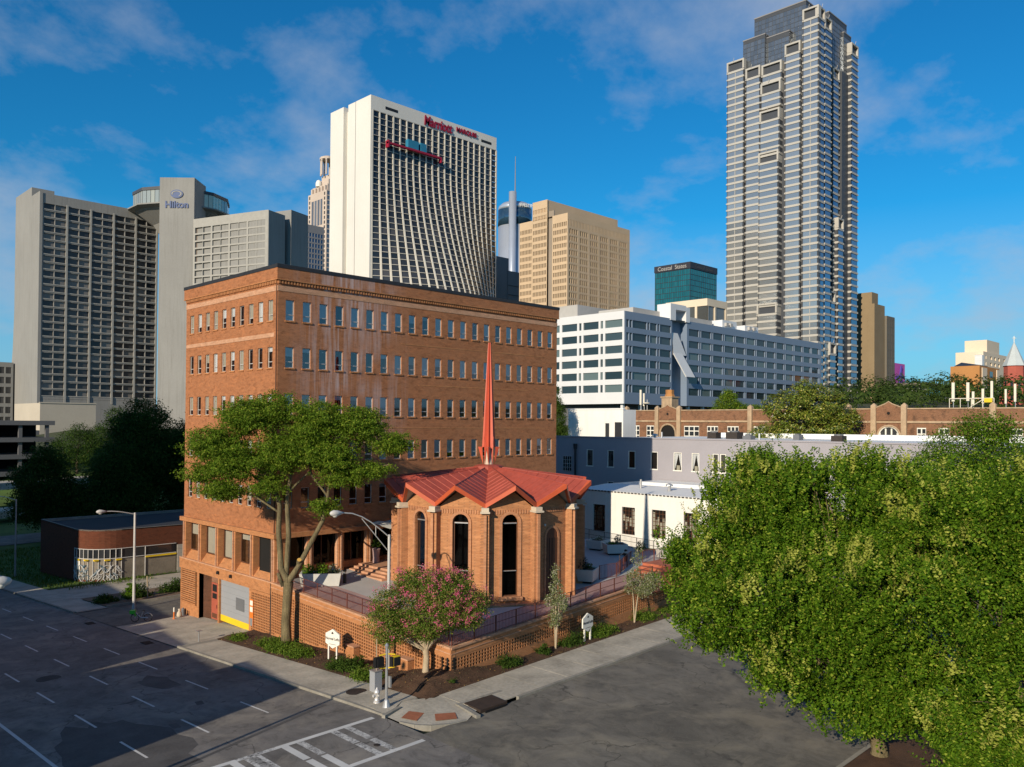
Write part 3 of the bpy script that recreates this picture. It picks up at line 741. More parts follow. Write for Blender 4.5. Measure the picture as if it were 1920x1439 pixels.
mb.poly([(BX + .05, BY + .05, 6.745), (BX1 - .05, BY + .05, 6.745), (BX1 - .05, BY1 - .05, 6.745), (BX + .05, BY1 - .05, 6.745)])
link('wall', mb.mesh('wall', 'brick_main'), bb)
mb = MB(); mb.box(BX + .3, BX1 - .3, BY + .3, BY1 - .3, 26.7, 26.9); link('roof', mb.mesh('roof', 'roof_membrane'), bb)
# pale band, dentil course, corbelled parapet, metal cap
for z0, z1, pr, m, nm in ((25.55, 25.95, .03, 'brick_band', 'pale_band'), (25.95, 26.12, .0, 'brick_main', 'frieze'), (26.46, 27.32, .16, 'brick_main', 'parapet'), (26.38, 26.46, .19, 'brick_trim', 'corbel_course')):
    mb = MB(); mb.box(BX - pr, BX1 + pr, BY - pr, BY + .35, z0, z1); mb.box(BX - pr, BX + .35, BY + .35, BY1 + pr, z0, z1)
    if nm == 'parapet': mb.box(BX1 - .35, BX1 + pr, BY + .35, BY1 + pr, z0, z1); mb.box(BX + .35, BX1 - .35, BY1 - .2, BY1 + pr, z0, z1)
    link(nm, mb.mesh(nm, m), bb)
mb = MB(); mb.box(BX - .02, BX1 + .02, BY - .02, BY + .35, 26.12, 26.38); mb.box(BX - .02, BX + .35, BY + .35, BY1, 26.12, 26.38); link('dentil_ground', mb.mesh('dentil_ground', 'brick_main'), bb)
mb = MB(); n = int((BX1 - BX) / .26)
for k in range(n): mb.box(BX + k * .26, BX + k * .26 + .13, BY - .13, BY - .018, 26.12, 26.379)
for k in range(int((BY1 - BY) / .26)): mb.box(BX - .13, BX - .018, BY + .1 + k * .26, BY + .23 + k * .26, 26.12, 26.379)
link('dentils', mb.mesh('dentils', 'brick_trim'), bb, kind='stuff')
mb = MB(); p = .2
mb.box(BX - p, BX1 + p, BY - p, BY + .4, 27.32, 27.61); mb.box(BX - p, BX + .4, BY + .4, BY1 + p, 27.32, 27.6); mb.box(BX1 - .4, BX1 + p, BY + .4, BY1 + p, 27.32, 27.6); mb.box(BX + .4, BX1 - .4, BY1 - .4, BY1 + p, 27.32, 27.6)
link('roof_cap', mb.mesh('roof_cap', 'cap_dark'), bb)
# pale bands between floors, left face and part of right face
for zz_ in (22.0, ):
    mb = MB(); mb.box(BX - .03, BX + .1, BY + .5, BY1 - .1, zz_, zz_ + .33); link('pale_band', mb.mesh('pale_band', 'brick_band'), bb)
for zz_, xa, xb in ((22.25, 44, 62.5), (18.7, 46, 60), (14.9, 42, 63)):
    mb = MB(); mb.box(xa, xb, BY - .02, BY + .1, zz_, zz_ + .09); link('string_course', mb.mesh('string_course', 'brick_trim'), bb)
# windows: frame, pane, blind, sill
def win_parts(w, h):
    f = MB(); d0, d1 = .1, .16; t = .05
    f.box(0, t, d0, d1, 0, h); f.box(w - t, w, d0, d1, 0, h); f.box(t, w - t, d0, d1, 0, t); f.box(t, w - t, d0, d1, h - t, h); f.box(t, w - t, d0 - .02, d1 - .002, h * .27, h * .27 + .05)
    g = MB(); g.poly([(t, .13, t), (w - t, .13, t), (w - t, .13, h - t), (t, .13, h - t)])
    s = MB(); s.box(-.07, w + .07, -.07, .1, -.12, 0)
    bl = []
    for fr in (1.0, .74, .45, .2):
        b = MB(); b.box(t, w - t, .17, .19, t + (h - 2 * t) * (1 - fr), h - t); bl.append(b)
    return f.mesh('window', 'frame_alu'), g.mesh('pane', 'pane_clear'), s.mesh('sill', 'brick_trim'), [b.mesh('blind', 'blind') for b in bl], [b.mesh('blind', 'blind_warm') for b in bl]
for starts, w, ox, oy, rz in ((UR, .75, BX, BY, 0), (UL, .8, BX, BY1, RL)):
    fm, gm, sm, bm1, bm2 = win_parts(w, 1.62)
    lampm = MB(); lampm.lathe([(.02, -.05), (.11, -.03), (.12, .02), (.05, .06)], (w * .72, .42, 1.42), 8); lampm = lampm.mesh('lamp_globe', 'lit_lamp')
    for k, u in enumerate(starts):
        for r, (z0, z1) in enumerate(ROWS):
            l = (ox + u, oy, z0) if rz == 0 else (ox, oy - u, z0)
            o = link('window', fm, bb, l, rz); sub('pane', gm, o); sub('sill', sm, o)
            q = random.random()
            dark = (rz == 0 and r == 4) or (rz == 0 and r == 1 and 3 <= k <= 5)
            if q < (.25 if dark else (.85 if rz == 0 else .72)):
                sub('blind', (bm2 if random.random() < (.22 if rz == 0 else .5) else bm1)[random.choice((0, 0, 1, 1, 2, 3)) if not dark else random.choice((2, 3, 3))], o)
            elif q > .93 or (rz and r in (0, 1, 2) and random.random() < .6): sub('lamp_globe', lampm, o)
# corner downpipe
mb = MB(); mb.tube([(BX - .05, BY + .12, 26.1), (BX - .05, BY + .12, 6.8)], .05, 8); link('downpipe', mb.mesh('downpipe', 'frame_brown'), bb)
# ground storey beam around
mb = MB(); mb.box(BX - .28, BX1, BY - .28, BY + .2, 6.38, 6.74); mb.box(BX - .28, BX + .2, BY + .2, BY1 + .3, 6.38, 6.74); link('beam', mb.mesh('beam', 'brick_trim'), bb)
# right face ground storey: columns, recessed glazing, stall riser
cx_ = [32.15, 35.0, 37.85, 40.7, 43.55, 46.4, 49.25, 52.1, 54.95, 57.8, 60.65, 63.5]
for x in cx_:
    mb = MB(); mb.box(x, x + .5, BY - .02, BY + .6, 2.6, 6.38); link('column', mb.mesh('column', 'brick_trim'), bb)
    mb = MB(); mb.box(x - .09, x, BY + .05, BY + .4, 2.6, 6.38); mb.box(x + .14, x + .26, BY - .11, BY - .02, 2.6, 6.38); link('pilaster', mb.mesh('pilaster', 'brick_band'), bb)
pg = MB(); pg.poly([(0, 0, 0), (1.12, 0, 0), (1.12, 0, 2.4), (0, 0, 2.4)]); pg = pg.mesh('pane', 'pane_chapel')
fr_ = MB(); fr_.box(0, .07, 0, .07, 0, 2.5); fr_.box(2.28, 2.35, 0, .07, 0, 2.5); fr_.box(1.14, 1.21, 0, .07, 0, 2.5); fr_.box(.07, 1.14, 0, .07, 0, .08); fr_.box(1.21, 2.28, 0, .07, 0, .08)
fr_ = fr_.mesh('shop_window', 'frame_brown')
cur = MB()
for k in range(9): cur.box(.1 + k * .12, .19 + k * .12, .1, .14, .1, 2.4)
cur = cur.mesh('curtain', 'cap_dark')
for x in cx_[:-1]:
    o = link('shop_window', fr_, bb, (x + .5, BY + .75, 3.85)); sub('pane', pg, o, (.02, .05, .05)); sub('pane', pg, o, (1.17, .05, .05)); sub('curtain', cur, o, (0, .3, 0))
mb = MB(); mb.box(BX + .3, BX1, BY + .72, BY + .95, 2.6, 3.85); link('stall_riser', mb.mesh('stall_riser', 'brick_trim'), bb)
mb = MB(); mb.poly([(BX + .3, BY + 3, 2.6), (BX1, BY + 3, 2.6), (BX1, BY + 3, 6.4), (BX + .3, BY + 3, 6.4)]); mb.poly([(BX + .3, BY + .6, 3.3), (BX1, BY + .6, 3.3), (BX1, BY + 3, 3.3), (BX + .3, BY + 3, 3.3)]); mb.poly([(BX + .3, BY + .1, 6.37), (BX1, BY + .1, 6.37), (BX1, BY + 3, 6.37), (BX + .3, BY + 3, 6.37)]); mb.poly([(BX + .35, BY + .9, 2.6), (BX + .35, BY + 3, 2.6), (BX + .35, BY + 3, 6.37), (BX + .35, BY + .9, 6.37)])
link('lobby_wall', mb.mesh('lobby_wall', 'interior_dark'), bb)
# left face: five deep bays over the garage
pier_y = [74.31, 71.15, 67.85, 64.75, 61.7, 58.45]
for k, yy in enumerate(pier_y):
    a, b_ = (yy - .5, yy) if k < 5 else (BY, yy)
    mb = MB(); mb.box(BX - .05, BX + 1.2, a, b_, 3.0, 6.38); link('pier', mb.mesh('pier', 'brick_trim'), bb)
    mb = MB(); mb.box(BX - .17, BX - .05, a + .2, a + .32, 3.0, 6.38); link('pilaster', mb.mesh('pilaster', 'brick_band'), bb)
mb = MB(); mb.poly([(BX + 1.25, BY + .3, 2.9), (BX + 1.25, BY1, 2.9), (BX + 1.25, BY1, 6.4), (BX + 1.25, BY + .3, 6.4)][::-1]); link('bay_back', mb.mesh('bay_back', 'interior_dark'), bb)
for k in range(5):
    y1, y0 = pier_y[k] - .5, pier_y[k + 1] if k < 4 else pier_y[5]
    mb = MB(); mb.poly([(BX - .05, y0, 3.0), (BX - .05, y1, 3.0), (BX + .5, y1, 3.75), (BX + .5, y0, 3.75)][::-1]); link('sloped_sill', mb.mesh('sloped_sill', 'brick_trim'), bb)
    w = y1 - y0
    f = MB(); h = 2.6
    f.box(0, .1, 0, .08, 0, h); f.box(w - .1, w, 0, .08, 0, h); f.box(.1, w - .1, 0, .08, 0, .1); f.box(.1, w - .1, 0, .08, h - .08, h); f.box(w * .62, w * .62 + .09, -.02, .07, .1, h - .08)
    o = link('bay_window', f.mesh('bay_window', 'frame_brown'), bb, (BX + .45, y1, 3.75), RL)
    g = MB(); g.poly([(.1, .05, .1), (w * .62, .05, .1), (w * .62, .05, h - .08), (.1, .05, h - .08)]); sub('pane', g.mesh('pane', 'pane_clear'), o)
    g = MB(); g.poly([(w * .62 + .09, .05, .1), (w - .1, .05, .1), (w - .1, .05, h - .08), (w * .62 + .09, .05, h - .08)]); sub('pane', g.mesh('pane', 'pane_clear'), o)
    fr1, fr2 = ((.45, 0), (1, 1), (1, 1), (.25, 0), (.12, .4))[k]
    for fr0, ua, ub in ((fr1, .1, w * .62), (fr2, w * .62 + .09, w - .1)):
        if fr0: g = MB(); g.box(ua, ub, .12, .14, .1 + (h - .18) * (1 - fr0), h - .08); sub('blind', g.mesh('blind', 'blind_warm'), o)
# garage level
mb = MB(); mb.box(BX - .16, BX + .3, 57.95, BY1 + .5, 2.08, 3.0); link('garage_lintel', mb.mesh('garage_lintel', 'brick_trim'), bb)
mb = MB(); mb.box(BX - .2, BX + .3, 57.95, BY1 + .5, 2.96, 3.05); link('ledge', mb.mesh('ledge', 'brick_band'), bb)
mb = MB()
mb.box(BX - .03, BX + .4, 71.0, 71.4, -2.5, 2.08); mb.box(BX - .03, BX + .4, BY1 + .35, BY1 + .5, -2.6, 2.08); mb.box(BX, BX + 1.2, 67.18, 67.38, -2.5, 2.08); mb.box(BX - .02, BX + .3, 61.55, 61.85, -2.2, 2.08)
link('garage_pier', mb.mesh('garage_pier', 'brick_trim'), bb)
mb = MB(); mb.poly([(BX + .35, 71.4, -2.5), (BX + .35, BY1 + .5, -2.5), (BX + .35, BY1 + .5, 2.1), (BX + .35, 71.4, 2.1)][::-1]); mb.poly([(BX + 1.15, 67.2, -2.5), (BX + 1.15, 71.1, -2.5), (BX + 1.15, 71.1, 2.1), (BX + 1.15, 67.2, 2.1)][::-1]); mb.poly([(BX, 71.0, -2.5), (BX + 1.2, 71.0, -2.5), (BX + 1.2, 71.0, 2.1), (BX, 71.0, 2.1)])
mb.poly([(BX + .1, BY1 + .45, -3), (BX + 3, BY1 + .45, -3), (BX + 3, BY1 + .45, 3), (BX + .1, BY1 + .45, 3)][::-1])
link('garage_back', mb.mesh('garage_back', 'brick_plain'), bb)
sl = MB(); sl.v = []; sl.poly([(0, 0, 0), (2.9, 0, 0), (2.9, -.2, .03), (0, -.2, .03)]); sl.box(0, 2.93, -.2, .12, 0, .085); sl = sl.mesh('louver_slat', 'brick_trim')
for k in range(16): link('louver_slat', sl, bb, (BX + .15, BY1 + .35, -.95 + k * .188), RL)
mb = MB(); mb.box(BX + .0, BX + .3, 71.4, BY1 + .35, -2.6, -1.0); link('louver_base', mb.mesh('louver_base', 'brick_trim'), bb)
o = MB(); o.box(0, 1.25, 0, .08, 0, 3.1); o = link('entry_door', o.mesh('entry_door', 'door_red'), bb, (BX + .04, 68.65, -1.55), RL)
for z0, z1 in ((1.75, 2.2), (2.35, 2.95)):
    g = MB(); g.box(.2, 1.0, -.02, -.002, z0, z1); sub('pane', g.mesh('pane', 'interior_dark'), o)
g = MB(); g.tube([(1.12, -.08, 1.0), (1.12, -.08, 1.3)], .02, 6); sub('handle', g.mesh('handle', 'black'), o)
g = MB(); g.box(.15, 1.05, -.015, -.002, .1, .5); sub('kick_plate', g.mesh('kick_plate', 'door_brown'), o)
o = MB(); o.box(0, 5.3, 0, .1, .42, 3.45); o = link('garage_door', o.mesh('garage_door', 'door_grey'), bb, (BX + .18, 67.15, -1.4), RL)
g = MB(); g.box(0.0, 5.3, -.02, .08, -.1, .42); sub('warning_strip', g.mesh('warning_strip', 'yellow'), o)
g = MB(); g.box(2.75, 4.15, -.03, -.002, 1.25, 2.25)
for k in range(8): g.box(2.75, 4.15, -.05, -.03, 1.28 + k * .12, 1.34 + k * .12)
sub('vent_grille', g.mesh('vent_grille', 'vent_grey'), o)
g = MB(); [g.box(0.0, 5.3, -.004, 0, .42 + k * .5, .43 + k * .5) for k in range(1, 6)]; sub('panel_joint', g.mesh('panel_joint', 'vent_grey'), o)
for y_ in (66.9, 64.6):
    g = MB(); g.lathe([(.03, .16), (.1, .12), (.12, -.06), (.08, -.12)], (BX - .3, y_, 2.6), 10); g.tube([(BX - .3, y_, 2.7), (BX - .15, y_, 2.72)], .03, 6); link('wall_lamp', g.mesh('wall_lamp', 'black'), bb)
def openwork(length, z_lo, z_hi, pitch=.26, ph=.205, hw=.185, hh=.145, base=None, top=None):
    us = [0.0]; u = .1
    while u + hw < length - .05: us += [u, u + hw]; u += pitch
    us.append(length); vs2 = [z_lo]; z = z_lo + .06
    while z + hh < z_hi - .03: vs2 += [z, z + hh]; z += ph
    vs2.append(z_hi); return us, vs2
us, vv = openwork(3.3, -1.3, 2.0); mb = MB(); mb.wall(us, vv, lambda i, j: i % 2 == 1 and j % 2 == 1, .2, back=1)
link('screen_blocks', mb.mesh('screen_blocks', ['brick_trim', 'interior_dark']), bb, (BX - .02, 61.55, 0), RL, kind='stuff')
mb = MB(); mb.box(BX - .02, BX + .3, 58.2, 61.55, -2.2, -1.3); link('screen_base', mb.mesh('screen_base', 'brick_trim'), bb)
mb = MB(); mb.tube([(BX - .13, 58.15, 6.3), (BX - .13, 58.15, -1.3)], .07, 8); link('downpipe', mb.mesh('downpipe', 'iron'), bb)
o = MB(); o.box(0, .55, -.03, 0, 0, 2.1); o = link('notice_board', o.mesh('notice_board', 'orange'), bb, (BX - .05, 61.6, -.9), RL)
for z0, z1, m in ((1.62, 2.0, 'sign_white'), (1.1, 1.5, 'sign_white'), (0, .6, 'galv')):
    g = MB(); g.box(.06, .49, -.045, -.031, z0, z1); sub('notice', g.mesh('notice', m), o)
mb = MB(); mb.lathe([(.16, 0), (.16, .5), (.1, .62), (.02, .66)], (BX - .25, 73.7, hg(BX, 73.7) + .05), 10); o = link('utility_meter', mb.mesh('utility_meter', 'vent_grey')); tag(o, 'small dark utility meter at the foot of the louvred garage corner', 'meter')
mb = MB(); mb.box(48, BX1 - .1, BY1 + .16, 92, -4, 26.8); link('unseen_rear_wing', mb.mesh('unseen_rear_wing', 'brick_main'), bb)  # unseen rear block, added to widen the shadow on the grey building
# entrance canopy and steps
mb = MB()
for k in range(6):
    x0, x1 = 40.9 + k * .7, 40.9 + (k + 1) * .7; za, zb_ = 6.95 + .1 * (k % 2), 6.95 + .1 * ((k + 1) % 2)
    mb.poly([(x0, 54.9, za - .25), (x1, 54.9, zb_ - .25), (x1, 57.55, zb_), (x0, 57.55, za)]); mb.poly([(x0, 54.9, za - .28), (x1, 54.9, zb_ - .28), (x1, 57.55, zb_ - .03), (x0, 57.55, za - .03)][::-1]); mb.poly([(x0, 54.9, za - .28), (x1, 54.9, zb_ - .28), (x1, 54.9, zb_ - .25), (x0, 54.9, za - .25)])
cn = thing('entrance_canopy', 'pale pleated canopy over the entrance between office block and chapel', 'canopy', (43, 56, 6.7)); link('awning', mb.mesh('awning', 'planter'), cn)
mb = MB(); [mb.tube([(x, 55.0, tz(x, 55)), (x, 55.0, 6.75)], .04, 6) for x in (41.2, 44.8)]; link('canopy_post', mb.mesh('canopy_post', 'rail_dark'), cn)
st = thing('entrance_steps', 'low tan brick steps up to the office entrance beside the chapel', 'steps', (40, 55, 3.1))
for k in range(4):
    b = MB(); b.box(38.4 + k * .45, 46 - k * .01, 52.6 + k * .15, 57.75 - k * .01, 2.6 + k * .01, 3.12 + k * .16 + .06); link('step', b.mesh('step', 'brick_band'), st)

# ------------------------------------------------------------------ twelve sided chapel
CH = Vector((44.61, 47.17, 0)); CR = 6.97; N12 = 12
ch = thing('chapel', 'twelve sided brick chapel with red folded metal roof and arched windows', 'chapel', (CH.x, CH.y, 2.4))
A0 = PI + PI / 4          # a column looks straight at the street corner
def pol(r, a, z): return (CH.x + r * math.cos(a), CH.y + r * math.sin(a), z)
ZB, ZW = 2.2, 9.35
hw = CR * math.sin(PI / 12); ap = CR * math.cos(PI / 12)
def arch_pts(w, zs, n=10): return [(w * math.cos(PI - PI * k / n), zs + w * math.sin(PI * k / n)) for k in range(n + 1)]
def face_wall(opening, door=False):
    """local: u centred, outward -y, depth +y"""
    mb = MB(); w, z0, zs, d = .575, 3.2 if not door else 2.2, 8.38, .24
    if not opening:
        mb.poly([(-hw, 0, ZB), (hw, 0, ZB), (hw, 0, ZW), (-hw, 0, ZW)]); mb.poly([(-hw, 0, ZW), (hw, 0, ZW), (0, 0, 10.75)]); return mb
    mb.poly([(-hw, 0, ZB), (-w, 0, ZB), (-w, 0, zs), (-hw, 0, zs)]); mb.poly([(w, 0, ZB), (hw, 0, ZB), (hw, 0, zs), (w, 0, zs)])
    if z0 > ZB: mb.poly([(-w, 0, ZB), (w, 0, ZB), (w, 0, z0), (-w, 0, z0)])
    ar = arch_pts(w, zs); top = ZW
    for (u0, v0), (u1, v1) in zip(ar[:-1], ar[1:]):
        mb.poly([(u0, 0, v0), (u1, 0, v1), (u1, 0, top), (u0, 0, top)]); mb.poly([(u0, 0, v0), (u0, d, v0), (u1, d, v1), (u1, 0, v1)])
    mb.poly([(-hw, 0, zs), (-w, 0, zs), (-w, 0, top), (-hw, 0, top)]); mb.poly([(w, 0, zs), (hw, 0, zs), (hw, 0, top), (w, 0, top)])
    mb.poly([(-w, 0, z0), (-w, d, z0), (-w, d, zs), (-w, 0, zs)]); mb.poly([(w, 0, z0), (w, 0, zs), (w, d, zs), (w, d, z0)]); mb.poly([(-w, 0, z0), (w, 0, z0), (w, d, z0), (-w, d, z0)])
    mb.poly([(-hw, 0, ZW), (hw, 0, ZW), (0, 0, 10.75)])
    return mb
wm = face_wall(True).mesh('wall', 'brick_chapel'); wd = face_wall(False).mesh('wall', 'brick_chapel')
# moulded surround (outer ring), window glass, bars
def surround(w0, w1, z0, zs, y0, y1, base=True):
    mb = MB(); a = arch_pts(w0, zs, 12); b = arch_pts(w1, zs, 12)
    a = [(-w0, z0)] + a + [(w0, z0)]; b = [(-w1, z0)] + b + [(w1, z0)]
    for k in range(len(a) - 1):
        (u0, v0), (u1, v1), (p0, q0), (p1, q1) = a[k], a[k + 1], b[k], b[k + 1]
        mb.poly([(u0, y0, v0), (u1, y0, v1), (p1, y0, q1), (p0, y0, q0)]); mb.poly([(p0, y0, q0), (p1, y0, q1), (p1, y1, q1), (p0, y1, q0)]); mb.poly([(u0, y0, v0), (u0, y1, v0), (u1, y1, v1), (u1, y0, v1)])
    if base: mb.box(-w1 - .1, w1 + .1, y0 - .16, y1, z0 - .28, z0 - .02)
    return mb
sm_ = surround(.6, .8, 3.2, 8.38, -.1, .002).mesh('surround', 'brick_chapel_trim'); sd_ = surround(.62, .8, 2.9, 7.2, -.07, .002, False).mesh('surround', 'brick_chapel_trim')
g = MB(); g.poly([(-.56, .17, 3.2)] + [(u * .98, .17, v) for u, v in arch_pts(.575, 8.38, 12)] + [(.56, .17, 3.2)]); gm = g.mesh('pane', 'pane_chapel')
f = MB(); f.box(-.56, .56, .12, .2, 8.3, 8.4); f.box(-.56, .56, .12, .2, 4.95, 5.02); f.box(-.56, -.5, .12, .2, 3.2, 8.3); f.box(.5, .56, .12, .2, 3.2, 8.3); f.box(-.5, .5, .12, .2, 3.2, 3.27)
fm_ = f.mesh('arched_window', 'frame_brown'); f2 = MB(); f2.box(-.5, .5, .09, .12, 8.3, 8.38); f2.box(-.5, .5, .09, .12, 4.95, 5.0); bar_m = f2.mesh('glazing_bar', 'galv')
dn = MB()
for k in range(15): dn.box(-1.42 + k * .19, -1.32 + k * .19, -.06, .0, 9.0, 9.3)
dn = dn.mesh('dentils', 'brick_chapel_trim')
colm = MB(); colm.box(-.28, .28, -.45, .2, ZB, 9.12); colm = colm.mesh('buttress', 'brick_chapel')
colm2 = MB(); colm2.box(-.1, .1, -.62, -.45, ZB, 9.0); colm2 = colm2.mesh('shaft', 'brick_chapel_trim')
capm = MB(); capm.box(-.34, .34, -.72, .1, 9.12, 9.24); capm.box(-.26, .26, -.62, .1, 9.24, 9.5); capm = capm.mesh('capital', 'stone_pale')
for k in range(N12):
    a = A0 + (k + .5) * 2 * PI / N12; rz = a + PI / 2; loc = pol(ap, a, 0)
    solid = k in (1, 2, 3, 4, 5, 6, 7, 8, 9)
    link('wall', wd if solid else wm, ch, loc, rz); link('dentils', dn, ch, loc, rz, kind='stuff')
    if not solid:
        o = link('arched_window', fm_, ch, loc, rz); sub('pane', gm, o); sub('glazing_bar', bar_m, o)
        link('surround', sm_, ch, loc, rz)
    elif k == 1:
        link('surround', sd_, ch, loc, rz)
        d = MB(); d.poly([(-.6, -.03, 2.9)] + [(u, -.03, v) for u, v in arch_pts(.6, 7.2, 12)] + [(.6, -.03, 2.9)]); o = link('chapel_door', d.mesh('chapel_door', 'door_brown'), ch, loc, rz)
        d = MB(); [d.box(-.55 + j * .28, -.52 + j * .28, -.05, -.031, 2.95, 7.1) for j in range(5)]; sub('board_joint', d.mesh('board_joint', 'interior_dark'), o)
        d = MB(); d.lathe([(.02, -.1), (.09, -.05), (.09, .06), (.02, .1)], (-.85, -.12, 8.1), 8); link('door_lamp', d.mesh('door_lamp', 'lens'), ch, loc, rz)
    av = A0 + k * 2 * PI / N12; loc = pol(CR, av, 0)
    o = link('buttress', colm, ch, loc, av + PI / 2); sub('shaft', colm2, o); sub('capital', capm, o)
mb = MB(); mb.lathe([(6.45, 2.6), (6.45, 9.3)], (CH.x, CH.y, 0), 12, a0=A0); link('interior', mb.mesh('interior', 'interior_dark'), ch)
mb = MB(); mb.prism([pol(CR + .7, A0 + k * PI / 6, 0)[:2] for k in range(12)], 2.0, 2.75); link('plinth', mb.mesh('plinth', 'brick_chapel_trim'), ch)
# folded roof: 12 valleys over the columns, 12 peaks over the faces
RV, RP, ZV, ZP, ZA = 7.2, 8.13, 9.75, 11.08, 12.0
roof = None
def lerp3(p, q, t): return tuple(p[i] + (q[i] - p[i]) * t for i in range(3))
apex = lambda a: pol(.7, a, ZA)
for k in range(N12):
    av0 = A0 + k * 2 * PI / N12; ap_ = av0 + PI / N12; av1 = av0 + 2 * PI / N12
    Pk = pol(RP, ap_, ZP); Ap = apex(ap_)
    for av in (av0, av1):
        V = pol(RV, av, ZV); Av = pol(.7, av, ZA - .1)
        ts = [0, .2, .34, .46, .57, .67, .76, .84, .92, 1.0]
        flip = av == av0
        for i in range(9):
            q = [lerp3(Ap, Pk, ts[i]), lerp3(Av, V, ts[i]), lerp3(Av, V, ts[i + 1]), lerp3(Ap, Pk, ts[i + 1])]
            if not flip: q = q[::-1]
            b = MB(); b.poly(q)
            e = q[2:4] if flip else [q[0], q[1]]
            e = [lerp3(Ap, Pk, ts[i + 1]), lerp3(Av, V, ts[i + 1])]
            if i < 8:
                t2 = ts[i + 1] - .006
                e2 = [lerp3(Ap, Pk, t2), lerp3(Av, V, t2)]; up_ = lambda p: (p[0], p[1], p[2] + .045)
                b.poly([e[0], e[1], up_(e[1]), up_(e[0])]); b.poly([e2[0], e2[1], up_(e2[1]), up_(e2[0])]); b.poly([up_(e[0]), up_(e[1]), up_(e2[1]), up_(e2[0])])
            link('roof_panel', b.mesh('roof_panel', 'roof_red'), ch)
        dn_ = lambda p, h: (p[0], p[1], p[2] - h)
        out = lambda p, d: (CH.x + (p[0] - CH.x) * (1 + d), CH.y + (p[1] - CH.y) * (1 + d), p[2])
        b = MB(); P2, V2 = out(Pk, .004), out(V, .004)
        u = lambda p: (p[0], p[1], p[2] + .03)
        b.poly([u(P2), u(V2), dn_(V2, .3), dn_(P2, .3)]); P3, V3 = out(Pk, -.03), out(V, -.03); b.poly([dn_(P2, .3), dn_(V2, .3), dn_(V3, .3), dn_(P3, .3)]); b.poly([u(P2), u(V2), u(V3), u(P3)])
        link('fascia', b.mesh('fascia', 'fascia_red'), ch)
        b = MB(); b.poly([dn_(P3, .27), dn_(V3, .27), pol(5.5, av, 9.9), pol(5.5, ap_, 11.1)]); link('soffit', b.mesh('soffit', 'soffit'), ch)
    b = MB(); b.tube([lerp3(Ap, Pk, .0), Pk], .05, 6); link('ridge_roll', b.mesh('ridge_roll', 'roof_red'), ch)
mb = MB(); mb.lathe([(1.15, 11.78), (1.15, 12.06), (.85, 12.16), (.2, 12.2)], (CH.x, CH.y, 0), 8, a0=A0); link('spire_base', mb.mesh('spire_base', 'roof_red'), ch)
# spire: folded star shaft on pointed feet
sp = thing('spire', 'slender folded red metal spire on the chapel roof', 'spire', (CH.x, CH.y, 12.1)); nf = 8
def star(z, ro, ri, tw=0): return [pol(ro if q % 2 == 0 else ri, A0 + q * PI / nf, z) for q in range(2 * nf)]
mb = MB(); rings = [star(13.55, .52, .30), star(16, .40, .22), star(19, .25, .13), star(21.75, .11, .05)]
for r0_, r1_ in zip(rings[:-1], rings[1:]):
    for q in range(2 * nf): mb.poly([r0_[q], r0_[(q + 1) % (2 * nf)], r1_[(q + 1) % (2 * nf)], r1_[q]])
mb.poly(rings[-1]); link('shaft', mb.mesh('shaft', 'spire_red'), sp)
for q in range(nf):
    a = A0 + q * 2 * PI / nf; d_ = PI / nf * .8
    b = MB(); tip = pol(.42, a, 12.12)
    if q % 2 == 0:
        b.poly([tip, pol(.55, a + d_, 13.5), pol(.84, a, 13.56)]); b.poly([tip, pol(.84, a, 13.56), pol(.55, a - d_, 13.5)]); b.poly([pol(.84, a, 13.56), pol(.55, a + d_, 13.5), pol(.3, a, 13.56), pol(.55, a - d_, 13.5)])
    else:
        b.poly([tip, pol(.34, a + d_, 13.6), pol(.53, a, 14.4)]); b.poly([tip, pol(.53, a, 14.4), pol(.34, a - d_, 13.6)]); b.poly([tip, pol(.34, a - d_, 13.6), pol(.34, a + d_, 13.6)])
    link('foot', b.mesh('foot', 'spire_red'), sp)
mb = MB(); mb.lathe([(.33, 12.15), (.3, 13.6)], (CH.x, CH.y, 0), 8); link('core', mb.mesh('core', 'stone_pale'), sp)

